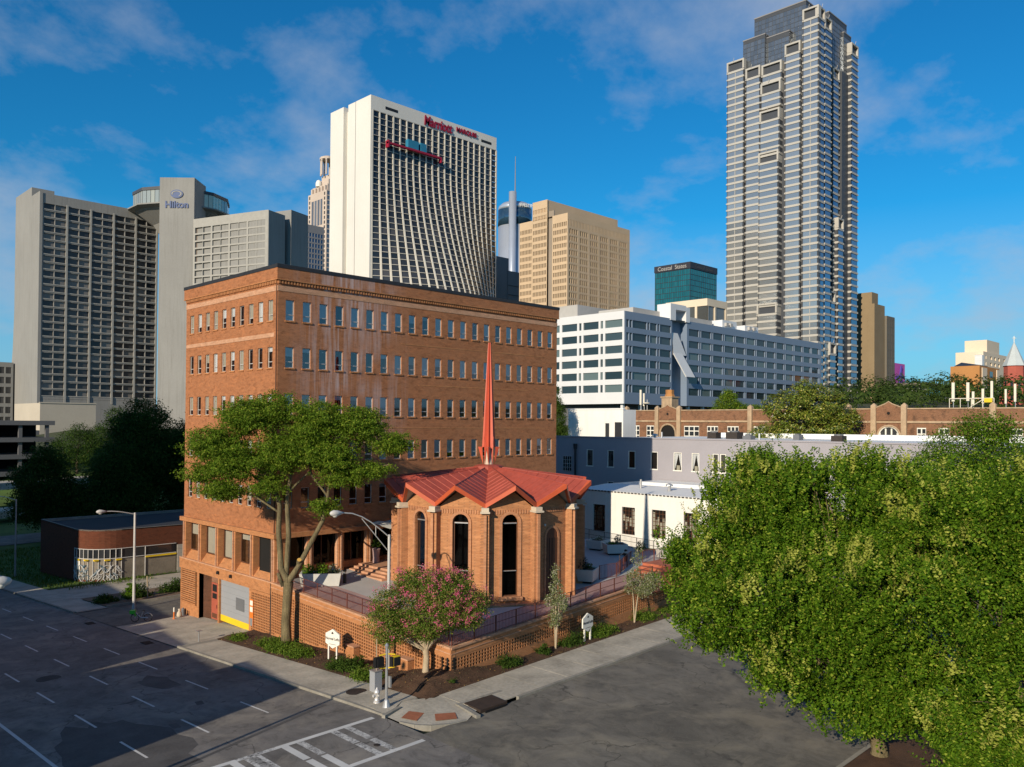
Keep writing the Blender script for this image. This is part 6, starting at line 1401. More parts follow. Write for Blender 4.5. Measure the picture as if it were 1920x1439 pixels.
# --- lilac grey building
gb = thing('grey_building', 'long lilac grey rendered building with dark windows and flat white roof', 'building', (92.6, 60, 0))
GX_, GY, KG = 92.6, 87.0, .9132
gw = [(84.51, 83.18), (80.31, 79.04), (76.3, 74.98), (72.17, 70.91), (68.13, 66.75), (65.07, 63.83), (61.69, 60.75), (60.5, 59.59), (53.4, 52.2), (49.5, 48.3), (46, 44.8), (42, 40.8)]; gw = [(a * KG, b * KG) for a, b in gw]
us = [0.0]; [us.extend([GY - a, GY - b]) for a, b in gw]; us.append(GY - 25)
low = {1, 3, 5}
face(gb, GX_, GY, RL, us, [-1, 4.94, 7.32, 9.33, 11.73, 13.57], lambda i, j: i % 2 == 1 and (j == 3 or (j == 1 and i in (3, 5, 7))), .28, 'grey_paint', 'interior_dark')
for k, (a, b) in enumerate(gw):
    for z0, z1 in ((9.33, 11.73), (4.94, 7.32)):
        if z0 < 6 and k not in (1, 2, 3): continue
        w, h = a - b, z1 - z0; f = MB(); f.box(0, .09, .02, .14, 0, h); f.box(w - .09, w, .02, .14, 0, h); f.box(.09, w - .09, .02, .14, h - .09, h); f.box(-.06, w + .06, -.06, .14, -.08, .07)
        o = link('window', f.mesh('window', 'sign_white'), gb, (GX_, a, z0), RL); g = MB(); g.poly([(.09, .1, .07), (w - .09, .1, .07), (w - .09, .1, h - .09), (.09, .1, h - .09)]); sub('pane', g.mesh('pane', 'pane_clear'), o)
        if k in (4, 5):
            g = MB(); g.poly([(.1, .16, h - .1), (w * .55, .16, h - .1), (.15, .16, .2)]); g.poly([(w - .1, .16, h - .1), (w * .5, .16, h - .1), (w - .15, .16, .2)]); sub('curtain', g.mesh('curtain', 'blind'), o)
            g = MB(); g.box(w * .3, w * .7, .17, .22, .08, .7); sub('box_on_sill', g.mesh('box_on_sill', 'blind_warm'), o)
        elif k > 3: g = MB(); g.box(.1, w - .1, .16, .18, h * .1, h * .95); sub('blind', g.mesh('blind', 'g_ivory'), o)
for a, b in ((53.1, 52.5), (51.25, 50.65)):
    f = MB(); w = a - b; f.box(-.06, w + .06, -.06, -.002, -.06, 1.55); o = link('small_window', f.mesh('small_window', 'sign_white'), gb, (GX_, a, 10.3), RL); g = MB(); g.box(.02, w - .02, -.075, -.062, 0, 1.48); sub('pane', g.mesh('pane', 'g_dark'), o)
f = MB(); [f.box(k * .42, k * .42 + .05, -.08, -.03, 0, 2.2) for k in range(5)]; [f.box(0, 1.73, -.082, -.032, k * .55, k * .55 + .05) for k in range(5)]; f.box(0, 1.7, -.03, -.002, 0, 2.2, 1)
link('lattice_window', f.mesh('lattice_window', ['frame_alu', 'interior_dark']), gb, (GX_, 81.7, 8.4), RL)
f = MB(); f.tube([(92.4, 79.2, 11.8), (92.4, 79.2, 3)], .15, 8); f.lathe([(.23, 11.7), (.32, 12.5)], (92.4, 79.2, 0), 8); link('downpipe', f.mesh('downpipe', 'cap_dark'), gb)
shell(gb, 92.61, 138, 25, GY, -1, 13.2, 'grey_paint', 'white_roof', 'W')
b = MB(); b.box(92.5, 93.1, 25, GY, 13.45, 13.62); link('coping', b.mesh('coping', 'grey_paint'), gb); b = MB(); b.box(134, 138, 25, 82, 12.9, 14.0); link('back_parapet', b.mesh('back_parapet', 'white_roof'), gb)
b = MB(); b.box(92.7, 93.05, 25, GY, 13.1, 13.45); link('parapet_face', b.mesh('parapet_face', 'white_roof'), gb)
for lab, x, y, w, h in (('dark rooftop unit, left of the pair on the lilac grey building', 118, 72.0, 1.6, 1.0), ('dark rooftop unit, right of the pair on the lilac grey building', 118, 68.4, 2.0, 1.1), ('small grey rooftop fan on the lilac grey building', 116, 64.6, 1.4, .6), ('lone grey ventilator near the magnolia on the white roof', 108, 47, 1.5, .9)):
    r = thing('roof_unit', lab, 'roof unit', (x, y, 13)); b = MB(); b.box(x, x + w, y - w / 2, y + w / 2, 13.19, 13.19 + h); link('casing', b.mesh('casing', 'iron' if h > .8 else 'vent_grey'), r); b = MB(); b.lathe([(w * .4, 0), (w * .4, .18), (w * .1, .22)], (x + w / 2, y, 13.19 + h), 10); link('fan', b.mesh('fan', 'vent_grey'), r)
# roof clutter
for lab, x, y, z, k in (('short white vent pipe near the left of the white low roof', 83, 60.5, 7.55, 0), ('white mushroom vent on the white low roof', 82.5, 56.0, 7.5, 1), ('grey box vent at the far side of the white low roof', 86, 50, 7.6, 2), ('thin vent pipe on the lilac grey roof left of the units', 104, 72, 13.19, 0), ('mushroom vent on the lilac grey roof beside the parapet', 98, 69, 13.19, 1), ('galvanised box on the lilac grey roof by the magnolia', 120, 58, 13.19, 2), ('thin vent pipe on the lilac grey roof right of the units', 104, 56, 13.19, 0)):
    r = thing('roof_vent', lab, 'vent', (x, y, z)); b = MB()
    if k == 0: b.lathe([(.14, 0), (.14, 1.1)], (x, y, z), 8); link('pipe', b.mesh('pipe', 'galv'), r)
    elif k == 1: b.lathe([(.2, 0), (.2, .6), (.45, .62), (.42, .8), (.1, .92)], (x, y, z), 10); link('hood', b.mesh('hood', 'galv'), r)
    else: b.box(x, x + 1.4, y, y + 1.0, z, z + .8); b.box(x + .2, x + 1.2, y + .2, y + .8, z + .8, z + .95); link('casing', b.mesh('casing', 'vent_grey'), r)
# white plastered block at the left end
wp = thing('white_block', 'white plastered wall block at the left end of the old brick building', 'building', (125, 95, 8))
shell(wp, 125, 129, 95.3, 109, 5, 18.2, 'white_paint', 'white_roof'); block('coping', wp, 124.9, 125.5, 95.2, 109.1, 18.19, 18.45, 'white_roof')
b = MB(); b.box(124.9, 124.99, 95.6, 97.2, 12.5, 15.8); link('dark_doorway', b.mesh('dark_doorway', 'cap_dark'), wp); b = MB(); b.box(124.93, 124.99, 98.6, 99.5, 12.5, 15.6); link('door', b.mesh('door', 'g_dark'), wp)

# --- old brick building with stepped parapet
ob = thing('old_brick_building', 'old brown brick building with buttressed parapet, gables and white windows', 'building', (150, 70, 6)); oy1 = 113.3
owin = [(112.4, 109.8), (107.9, 105.9), (98.2, 94.5), (92.6, 90.0), (87.9, 85.3), (82, 79.4), (76, 73.4), (70, 67.4), (64, 62), (51.2, 49.7), (47.7, 46.0), (42, 40.2), (37, 35.2)]
us = [0.0]; [us.extend([oy1 - a, oy1 - b]) for a, b in owin]; us.append(oy1 - 20)
face(ob, 150, oy1, RL, us, [5, 11.8, 15.2, 18.4], lambda i, j: i % 2 == 1 and j == 1, .35, 'brick_old', 'interior_dark')
for a, b in owin:
    w, h = a - b, 3.4; f = MB(); n_ = 3 if w > 2.4 else 2
    for k in range(n_ + 1): f.box(k * w / n_ - (.1 if k else 0), k * w / n_ + (.1 if k < n_ else 0), .05, .2, 0, h)
    for z in (0, 1.1, 2.2, h - .22): f.box(0, w, .051, .19, z, z + .2)
    o = link('window', f.mesh('window', 'sign_white'), ob, (150, a, 11.8), RL); g = MB(); g.poly([(0, .16, 0), (w, .16, 0), (w, .16, h), (0, .16, h)]); sub('pane', g.mesh('pane', 'g_dark'), o)
shell(ob, 150.01, 175, 20, oy1, 5, 17.6, 'brick_old', 'roof_membrane', 'W')
b = MB(); b.box(149.8, 150.1, 20, oy1 + .2, 16.0, 16.35); link('string_course', b.mesh('string_course', 'stone_trim'), ob); b = MB(); b.box(149.85, 150.5, 20, oy1 + .2, 18.4, 18.6); link('coping', b.mesh('coping', 'stone_trim'), ob)
for y in (113.2, 104.9, 99.3, 82.6, 63.0, 58.4, 53.2, 39.4, 31): 
    b = MB(); b.box(149.4, 150.3, y - .45, y + .45, 5, 18.9); o = link('buttress', b.mesh('buttress', 'stone_trim'), ob); b = MB(); b.lathe([(.65, 18.9), (.6, 19.1), (.08, 19.5)], (149.85, y, 0), 4, a0=PI / 4); link('buttress_cap', b.mesh('buttress_cap', 'stone_trim'), ob)
for ya, yb in ((104.4, 99.8), (57.9, 53.7)):
    m_ = (ya + yb) / 2; b = MB(); q = [(149.6, ya, 16.4), (149.6, yb, 16.4), (149.6, yb, 18.7), (149.6, m_ - .6, 19.3), (149.6, m_, 19.7), (149.6, m_ + .6, 19.3), (149.6, ya, 18.7)]
    b.poly(q); b.poly([(150.2, y, z) for _, y, z in q][::-1]); [b.poly([q[k], (150.2, *q[k][1:]), (150.2, *q[(k + 1) % 7][1:]), q[(k + 1) % 7]]) for k in range(7)]; link('gable', b.mesh('gable', 'brick_old'), ob)
    b = MB(); b.tube([(149.6, yb, 18.75), (149.6, m_ - .6, 19.35), (149.6, m_, 19.75), (149.6, m_ + .6, 19.35), (149.6, ya, 18.75)], .12, 6); link('gable_coping', b.mesh('gable_coping', 'stone_trim'), ob)
    b = MB(); b.lathe([(.28, 0), (.28, .1)], (0, 0, 0), 6); me = b.mesh('rosette', 'interior_dark'); o = link('rosette', me, ob, (149.52, m_, 17.7), 0); o.rotation_euler = (0, PI / 2, 0)
    ar = [(m_ + 2.0 * math.cos(t * PI / 10), 13.2 + 2.3 * math.sin(t * PI / 10) ** .8) for t in range(11)]
    b = MB(); b.tube([(149.7, m_ + 2.0, 11)] + [(149.7, y, z) for y, z in ar] + [(149.7, m_ - 2.0, 11)], .2, 6); link('arch', b.mesh('arch', 'stone_trim'), ob)
    b = MB(); b.poly([(149.93, y, z) for y, z in ([(m_ + 1.9, 11)] + ar + [(m_ - 1.9, 11)])]); link('arch_opening', b.mesh('arch_opening', 'interior_dark' if ya > 90 else 'g_dark'), ob)
    if ya < 90:
        b = MB(); [b.box(149.7, 149.85, m_ - 1.6 + k * 1.0, m_ - 1.35 + k * 1.0, 11, 14.2 + (.8 if k in (1, 2) else 0)) for k in range(4)]; b.tube([(149.75, y * .9 + m_ * .1, z * .98 + .2) for y, z in ar], .18, 6); link('tracery', b.mesh('tracery', 'sign_white'), ob)
chm = thing('chimney', 'square tan brick chimney with orange pot on the old brick building', 'chimney', (156, 105.5, 18)); b = MB(); b.box(154.4, 157, 104.3, 107.0, 17, 21.4); b.prism([(154.2, 104.1), (157.2, 104.1), (157.2, 107.2), (154.2, 107.2)], 21.4, 21.7); link('stack', b.mesh('stack', 'stone_trim'), chm); b = MB(); b.lathe([(1.2, 21.7), (.9, 22.3), (.95, 23.2)], (155.7, 105.7, 0), 6); link('pot', b.mesh('pot', 'apartment_orange'), chm)
def antenna(label, x, y, z, h, w, kind):
    r = thing('antenna', label, 'antenna', (x, y, z)); b = MB(); b.tube([(x, y, z), (x, y, z + h)], .07, 6); link('mast', b.mesh('mast', 'galv'), r); b = MB()
    if kind: b.lathe([(.15, -.2), (w, 0), (w, .15), (.1, .3)], (x - .3, y, z + h * .7), 10)
    else: b.box(x - .2, x, y - w / 2, y + w / 2, z + h * .35, z + h)
    link('panel', b.mesh('panel', 'antenna'), r)
for i, (y, h, w, k, lab) in enumerate(((110.9, 5.2, .45, 0, 'white panel antenna left of the tan chimney'), (110.0, 4.4, .35, 0, 'second white panel antenna beside the first on the old brick roof'), (109.2, 3.0, .8, 1, 'white drum antenna beside the panel antennas by the chimney'))): antenna(lab, 152, y, 18.0, h, w, k)
for i, (y, h, w, lab) in enumerate(((46.3, 6.2, .62, 'tall cream panel antenna, leftmost of the roof array'), (44.3, 6.2, .62, 'tall cream panel antenna, second of the roof array'), (43.2, 4.2, .5, 'short grey panel antenna behind the second tall one'), (42.0, 4.8, .5, 'white box antenna on a mast before the white tower'), (40.4, 6.3, .5, 'cream panel antenna before the orange apartment block'), (38.6, 4.6, .4, 'slim antenna mast before the orange apartment block'), (37.0, 5.6, .45, 'white panel antenna before the red church'), (35.2, 6.0, .5, 'tall white panel antenna at the right end of the array'))): antenna(lab, 153 + (i % 2), y, 18.0, h * .8, w * .72, 0)
rk = thing('antenna_rack', 'galvanised frame carrying the roof antennas at the right', 'rack', (153, 43, 18)); b = MB(); b.tube([(152.6, 46.8, 20.2), (152.6, 40, 20.2)], .08, 6); [b.tube([(152.6, 46.8 - k * 1.7, 18), (152.6, 46.8 - k * 1.7, 20.2)], .06, 6) for k in range(5)]; b.tube([(152.6, 44.5, 18.1), (152.6, 41.5, 20.1)], .06, 6); link('frame', b.mesh('frame', 'antenna'), rk); b = MB(); b.box(152.3, 152.6, 40.2, 41.4, 19.5, 20.2); link('yellow_box', b.mesh('yellow_box', 'yellow'), rk)

# --- glass and panel office block
of = thing('panel_office', 'six storey white panelled office block with ribbon windows in the middle distance', 'building', (201.46, 153.5, 20)); OX, OY = 201.46, 153.5; zt0 = 47.6
rows = [(zt0 - 4.0 * k - 2.35, zt0 - 4.0 * k) for k in range(6)]; vv = [21.7] + [z for r in reversed(rows) for z in r] + [50.1]
us = [0.0]; off_ = [(38, 31.4), (30.8, 29.6), (29.0, 26.2), (25.2, 18.7), (17.9, 16.9), (16.1, 9.9), (9.1, 8.1), (7.3, .6)]; [us.extend([38.5 - a, 38.5 - b]) for a, b in off_]; us.append(38.5)
face(of, OX, OY + 38.5, RL, us, vv, odd, .5, 'office_white', 'g_office', 60)
ur = [0.0]
for a, b in ((1.2, 2.6), (2.9, 4.2), (4.5, 11.9), (12.3, 13.3), (13.6, 17.3), (17.7, 18.7), (19.0, 25.2)): ur.extend([a, b])
face(of, OX, OY, 0, ur + [25.8], vv, odd, .5, 'office_white_shade', 'g_office', 60)
u2 = [0.0]; x = 1.2
while x < 99: u2.extend([x, x + 2.6, x + 3.1, x + 9.4] if False else [x, x + 6.3, x + 6.5, x + 7.4]); x += 7.65
face(of, OX + 34.5, OY, 0, u2 + [101.7], vv, odd, .5, 'office_white_shade', 'g_office', 170)
b = MB(); b.poly([(OX + 25.8, OY + 2.5, 21.7), (OX + 34.5, OY + 2.5, 21.7), (OX + 34.5, OY + 2.5, 50), (OX + 25.8, OY + 2.5, 50)]); b.poly([(OX + 25.8, OY, 21.7), (OX + 25.8, OY + 2.5, 21.7), (OX + 25.8, OY + 2.5, 50), (OX + 25.8, OY, 50)]); b.poly([(OX + 34.5, OY, 21.7), (OX + 34.5, OY + 2.5, 21.7), (OX + 34.5, OY + 2.5, 50), (OX + 34.5, OY, 50)][::-1]); link('recess', b.mesh('recess', 'office_white_shade'), of); block('corner_strip', of, OX - .05, OX + .5, OY - .08, OY - .02, 21.7, 50.1, 'office_white')
shell(of, OX + .01, OX + 136.2, OY + .02, OY + 38.5, 21.7, 50.0, 'office_white', 'office_white', 'WS')
b = MB(); b.poly([(OX, OY, 21.69), (OX + 136, OY, 21.69), (OX + 136, OY + 38, 21.69), (OX, OY + 38, 21.69)]); link('underside', b.mesh('underside', 'deck_conc'), of); block('undercroft', of, OX + 3, OX + 133, OY + 4, OY + 36, 8, 21.68, 'deck_conc')
for x in range(0, 136, 9): block('piloti', of, OX + 1 + x, OX + 1.9 + x, OY + 1, OY + 1.9, 10, 21.68, 'office_white')
b = MB(); b.prism([(OX + 27.0, OY - .6), (OX + 31.5, OY - 2.6), (OX + 33.8, OY - .8), (OX + 29.3, OY + 1.0)], lambda x, y: 31.2, lambda x, y: 38.6); me = MB(); q0 = [(OX + 26.4, OY - .3, 38.8), (OX + 31.4, OY - .3, 38.8), (OX + 35.6, OY - 2.6, 31.2), (OX + 30.4, OY - 2.6, 31.2)]; me.poly(q0); me.poly([(x, y + .4, z - .1) for x, y, z in q0][::-1]); [me.poly([q0[k], q0[(k + 1) % 4], (q0[(k + 1) % 4][0], q0[(k + 1) % 4][1] + .4, q0[(k + 1) % 4][2] - .1), (q0[k][0], q0[k][1] + .4, q0[k][2] - .1)]) for k in range(4)]; o = link('tilted_panel', me.mesh('tilted_panel', 'office_white'), of)
me = MB(); me.poly([(OX + 26.2, OY + .4, 45.6), (OX + 29.6, OY + .4, 45.6), (OX + 33.9, OY - .2, 38.4), (OX + 26.4, OY - .2, 38.4)]); me.poly([(OX + 26.2, OY + .7, 45.6), (OX + 29.6, OY + .7, 45.6), (OX + 33.9, OY + .1, 38.4), (OX + 26.4, OY + .1, 38.4)][::-1]); link('folded_panel', me.mesh('folded_panel', 'office_white'), of)
po = MB(); po.box(OX + 24.5, OX + 27.5, OY - .3, OY + 5, 49.6, 55); po.box(OX + 33.5, OX + 35.8, OY - .3, OY + 5, 49.6, 54.6); po.box(OX + 27.5, OX + 33.5, OY - .29, OY + 5, 53.2, 55.01); link('roof_portal', po.mesh('roof_portal', 'office_white'), of)
for x0, x1, y0, y1, z1, m in ((4, 26, 22, 38, 54.5, 'panel_grey'), (10, 28, 4, 18, 52.6, 'panel_grey'), (36, 60, 6, 24, 53, 'panel_grey'), (62, 72, 3, 12, 53.4, 'office_white'), (78, 88, 3, 12, 52.8, 'office_white')): block('roof_plant', of, OX + x0, OX + x1, OY + y0, OY + y1, 49.9, z1, m)
for x0 in (63.5, 66.5, 80, 83.5): block('louvre_hood', of, OX + x0, OX + x0 + 1.6, OY + 2.2, OY + 2.99, 51.2, 52.4, 'panel_grey')

# --- tan stone tower
tn = thing('tan_tower', 'tan stone office tower with close set narrow windows', 'tower', (331.6, 290.6, 20)); TX, TY = 331.63, 290.62
def vrows(ztop, zbot, pitch, h, first): 
    e = [zbot]; zs = []; z = first
    while z - h > zbot + .5: zs.append((z - h, z)); z -= pitch
    for a, b in reversed(zs): e += [a, b]
    return e + [ztop]
vl = vrows(128.5, 20, 3.82, 2.3, 124.0)
face(tn, TX, TY + 11, RL, regular(11, 8, .6, .5), vl, odd, .9, 'tan_stone', 'g_tan'); face(tn, TX, TY + 26, RL, regular(11.2, 9, .6, .4), vrows(138.4, 20, 3.82, 2.3, 134), odd, .9, 'tan_stone', 'g_tan'); face(tn, TX, TY + 36, RL, regular(9.95, 8, .6, .4), vl, odd, .9, 'tan_stone', 'g_tan')
block('slot_wall', tn, TX + 1.2, TX + 2, TY + 11, TY + 14.8, 20, 132, 'tan_dark')
e = [0.0]; x = 1.6
for g_ in range(6):
    for q in range(4): e += [x, x + 1.3]; x += 1.75
    x += 1.75
face(tn, TX, TY, 0, [v for v in e if v < 54] + [54.83], vrows(121.5, 20, 3.82, 2.75, 120.4), odd, .9, 'tan_stone', 'g_tan')
e = [0.0]; x = .8
while x < 53.5: e += [x, x + .5]; x += 1.25
face(tn, TX, TY, 0, e + [54.83], [121.5, 121.7, 125.2, 128.5], odd, .5, 'tan_stone', 'tan_dark')
shell(tn, TX + .02, TX + 54.83, TY + .02, TY + 36, 20, 128.4, 'tan_stone', 'tan_dark', 'WS'); shell(tn, TX + .5, TX + 63, TY + 15.2, TY + 26, 128, 138.4, 'tan_stone', 'tan_dark')
# --- teal glass tower
tl_ = thing('teal_tower', 'boxy teal glass tower with dark lettered top band', 'tower', (515.6, 333, 30)); EX, EY = 515.6, 332.93
vv = [30] + [z for k in range(24) for z in (33 + k * 4.03, 36.7 + k * 4.03)] + [129.8]
face(tl_, EX, EY + 31, RL, regular(31, 19, .86, .3), vv, odd, .12, 'teal_band', 'g_teal'); face(tl_, EX, EY, 0, regular(36.4, 14, .94, .3), vv, odd, .12, 'teal_band', 'g_teal')
shell(tl_, EX + .02, EX + 36.4, EY + .02, EY + 31, 30, 129.7, 'teal_band', None, 'WS'); block('top_band', tl_, EX - .4, EX + 36.8, EY - .4, EY + 31.4, 129.8, 134.5, 'teal_band')
text('lettering', 'Coastal  States', 4.3, 'panel_grey', tl_, (EX - .45, EY + 15.5, 130.6), ROT_L, .1, xs=.98); text('lettering', 'Coastal  States', 4.0, 'truist_dark', tl_, (EX + 18.5, EY - .45, 130.7), ROT_R, .1, xs=1.0)

# --- white hotel slab with bulging window grid
mq = thing('white_hotel_tower', 'tall white hotel slab with bulging window grid and red lettering', 'tower', (227.6, 324, 20)); QX, QY = 227.58, 323.97; QW, QT = 82.84, 171.3
for a, b_, xo in ((0.02, 12.4, 0), (12.9, 19.0, .05), (22.8, 34.45, -.15)): block('end_wall', mq, QX + xo, QX + 14, QY + a + (1.2 if a < .1 else 0), QY + b_, 20, QT, 'marq_white')
block('end_slot', mq, QX + 1.2, QX + 13, QY + 12.4, QY + 12.9, 20, QT - 1, 'tan_dark'); block('end_slot', mq, QX + 2.2, QX + 13, QY + 19.0, QY + 22.8, 20, QT - 2, 'marq_white')
block('end_edge', mq, QX, QX + 1.2, QY, QY + 1.22, 20, QT, 'marq_white')
block('body', mq, QX + 14, QX + QW, QY + 3, QY + 34, 20, QT - .5, 'marq_white'); block('top_band', mq, QX + 1.2, QX + QW, QY, QY + 3.2, 164.4, QT, 'marq_white')
NC, NR, RH = 20, 49, 2.93
def bulge(u, z): t = max(0, min(1, (146 - z) / 70)); return 19 * math.sin(PI * min(1, max(0, u))) * (t * t * (1.6 - .6 * t))
def mqp(u, z, d=0): return (QX + 1.2 + (QW - 1.2) * u, QY - bulge(u, z) + d, z)
ribs, slabs, stuffm = MB(), MB(), MB(); cnt = 0
for i in range(NC + 1):
    u = i / NC; wdt = .085 / NC
    zs = np.linspace(20, 164.4, 38)
    for a, b_ in zip(zs[:-1], zs[1:]):
        p = [mqp(u - wdt, a, -.12), mqp(u + wdt, a, -.12), mqp(u + wdt, b_, -.12), mqp(u - wdt, b_, -.12)]; ribs.poly(p)
        q = [mqp(u - wdt, a, .5), mqp(u - wdt, a, -.12), mqp(u - wdt, b_, -.12), mqp(u - wdt, b_, .5)]; ribs.poly(q); ribs.poly([mqp(u + wdt, a, -.12), mqp(u + wdt, a, .5), mqp(u + wdt, b_, .5), mqp(u + wdt, b_, -.12)])
link('ribs', ribs.mesh('ribs', 'marq_rib'), mq, kind='stuff')
for j in range(NR + 1):
    z = 164.4 - j * RH
    if z < 20: break
    for i in range(NC):
        u0, u1 = i / NC, (i + 1) / NC
        slabs.poly([mqp(u0, z - .11, 0), mqp(u1, z - .11, 0), mqp(u1, z + .11, 0), mqp(u0, z + .11, 0)]); slabs.poly([mqp(u0, z + .11, 0), mqp(u1, z + .11, 0), mqp(u1, z + .11, .5), mqp(u0, z + .11, .5)])
        z0, z1 = z - RH + .11, z - .11
        q = [mqp(u0 + .003, z0, .4), mqp(u1 - .003, z0, .4), mqp(u1 - .003, z1, .4), mqp(u0 + .003, z1, .4)]
        if cnt < 300:
            b = MB(); c = q[0]; b.poly([(x - c[0], y - c[1], zz_ - c[2]) for x, y, zz_ in q]); link('window', b.mesh('window', 'g_marq'), mq, c); cnt += 1
        else: stuffm.poly(q)
link('floor_edges', slabs.mesh('floor_edges', 'marq_rib'), mq, kind='stuff'); link('windows', stuffm.mesh('windows', 'g_marq'), mq, kind='stuff')
text('lettering', 'Marriott', 6.9, 'marq_red', mq, (QX + 32, QY - .35, 165.4), ROT_R, .2, 'LEFT', .08, .78, .12); text('lettering', 'MARQUIS', 3.4, 'marq_red', mq, (QX + 53.5, QY - .35, 167.4), ROT_R, .2, 'LEFT', 0, .98, .05)
block('louvre_slot', mq, QX + 8.5, QX + 16, QY - .05, QY + .5, 166.6, 168.0, 'black'); block('louvre_slot', mq, QX + 71.5, QX + 79, QY - .05, QY + .5, 166.4, 167.8, 'black')
gd = thing('window_cradle', 'red window cleaning gantry with blue boxes hung high on the white hotel', 'gantry', (QX + 22, QY - 2, 150)); b = MB(); b.box(QX + 8.5, QX + 42, QY - 2.6, QY - 1.2, 149.6, 150.5); link('beam', b.mesh('beam', 'marq_red'), gd)
for x in (8.5, 41.4): b = MB(); b.box(QX + x, QX + x + .7, QY - 2.7, QY - .4, 147.8, 149.6 if x > 20 else 151.2); link('end_bracket', b.mesh('end_bracket', 'marq_red'), gd)
for x0, x1 in ((20.5, 27), (28.4, 32)): b = MB(); b.box(QX + x0, QX + x1, QY - 2.6, QY - .4, 150.52, 154.6); link('blue_box', b.mesh('blue_box', 'marq_blue'), gd)

# --- tallest tower: bays of stone spandrels and glass
tr = thing('tallest_tower', 'tallest stone and glass skyscraper with clustered bays and stepped glass crown', 'tower', (436, 200, 30)); GX, GY_ = 436.09, 200.31
FP = 3.9; wcount = [0]
def bay(ox, oy, rz, w, ztop, zbot, wallm, gl, dep=2.2, corner=True, budget=75, twin=False):
    n = int((ztop - 6.5 - zbot) / FP); sp_ = MB(); c, s_ = math.cos(rz), math.sin(rz)
    for k in range(n + 1):
        z = ztop - 6.5 - k * FP; ch_ = .7
        q = [(.0, ch_), (ch_, 0), (w - ch_, 0), (w, ch_), (w, dep), (0, dep)]
        sp_.prism(q, z - .62, z + .62)
        sp_.box(-.1, .5, -.06, .8, z - .45, z + .4); sp_.box(w - .5, w + .1, -.06, .8, z - .45, z + .4)
        if k < n:
            sp_.box(.02, .5, .5, dep, z - FP + .62, z - .62, 1); sp_.box(w - .5, w - .02, .5, dep, z - FP + .62, z - .62, 1)
            if twin: sp_.box(w / 2 - .16, w / 2 + .16, .05, .4, z - FP + .75, z - .75)
            if budget > 0:
                link('window', pane_mesh(w - 1.2, FP - 1.24, gl), tr, (ox + .6 * c - .35 * s_, oy + .6 * s_ + .35 * c, z - FP + .62), rz); budget -= 1
            else: sp_.poly([(.75, .35, z - FP + .75), (w - .75, .35, z - FP + .75), (w - .75, .35, z - .75), (.75, .35, z - .75)], 2)
    z = ztop
    sp_.box(-.05, w + .05, -.05, dep, z - 1.0, z); sp_.box(-.05, .9, -.04, dep, z - 5.8, z - 1.0); sp_.box(w - .9, w + .05, -.04, dep, z - 5.8, z - 1.0); sp_.box(.9, w - .9, 1.2, dep, z - 5.8, z - 1.0, 1); sp_.tube([(w * .4, -.3, z - .3), (w * .46, -.6, z + 1.6)], .12, 5)
    link('bay', sp_.mesh('bay', [wallm, 'truist_dark', gl]), tr, (ox, oy, 0), rz)
for a, b_, zt1, tw, st in ((56.5, 45.3, 231.5, True, 0), (43.9, 34.7, 224, False, -.5), (20.0, 10.8, 231, False, .5), (9.3, 0, 247, True, 0)): bay(GX + st, GY_ + a, RL, a - b_, zt1, 30, 'truist_stone', 'g_truist', 3, budget=50, twin=tw)
zt1 = 224
for k, z1 in enumerate((223, 212, 196, 172, 85)):        # the middle bay steps out as it goes down
    z2 = (212, 196, 172, 85, 30)[k]; bay(GX - .4 - .5 * k, GY_ + 33.7 + .35 * k, RL, 12.2, z1, z2 - 2, 'truist_stone', 'g_truist', 3.5 + .5 * k, budget=14)
for a, b_, zt1 in ((0.6, 8.8, 247), (9.0, 17.4, 244)): bay(GX + a, GY_ + .2, 0, b_ - a, zt1, 30, 'truist_stone', 'g_truist_shade', 2, budget=14)
for a, b_, zt1, y_ in ((18.5, 26, 226, 7), (26.5, 35, 222, 3.2), (36, 44, 232, 5), (44.5, 54, 241, 0.2), (20, 27, 160, 4.5), (21, 27.5, 92, 2.0), (28.5, 36, 135, 1.0), (14, 22, 62, -.8)): bay(GX + a, GY_ + y_, 0, b_ - a, zt1, 30, 'truist_stone', 'g_truist_shade' if y_ < 4 else 'g_truist', 3, budget=10)
block('core', tr, GX + 2.8, GX + 53, GY_ + 9, GY_ + 56, 30, 222, 'truist_dark'); block('core', tr, GX + 2, GX + 17, GY_ + 2, GY_ + 9, 30, 240, 'truist_dark'); block('core', tr, GX + 36, GX + 53.5, GY_ + 2.4, GY_ + 9, 30, 222, 'truist_dark')
for x0, x1, y0, y1, z1 in ((4, 20, 34, 48, 243), (6, 26, 20, 36, 241), (10, 34, 12, 44, 257), (22, 46, 4, 30, 252), (14, 30, 44, 52, 235), (40, 50, 3, 14, 246)):
    cw = MB(); n1_, n2_ = max(3, int((y1 - y0) / 2.2)), max(3, int((x1 - x0) / 2.2)); vv = [200.0] + [z for k in range(int((z1 - 203) / 2.8)) for z in (202 + k * 2.8, 204.6 + k * 2.8)] + [z1]
    face(tr, GX + x0, GY_ + y1, RL, regular(y1 - y0, n1_, .93, .2), vv, odd, .1, 'truist_dark', 'g_crown', name='crown'); face(tr, GX + x0, GY_ + y0, 0, regular(x1 - x0, n2_, .93, .2), vv, odd, .1, 'truist_dark', 'g_crown', name='crown')
    b = MB(); b.box(GX + x0 - .2, GX + x1, GY_ + y0 - .2, GY_ + y1 + .2, z1 - .05, z1 + .6); b.box(GX + x0 + .3, GX + x1, GY_ + y0 + .3, GY_ + y1, 200, z1 - .06); link('crown_top', b.mesh('crown_top', 'grey_tower'), tr)

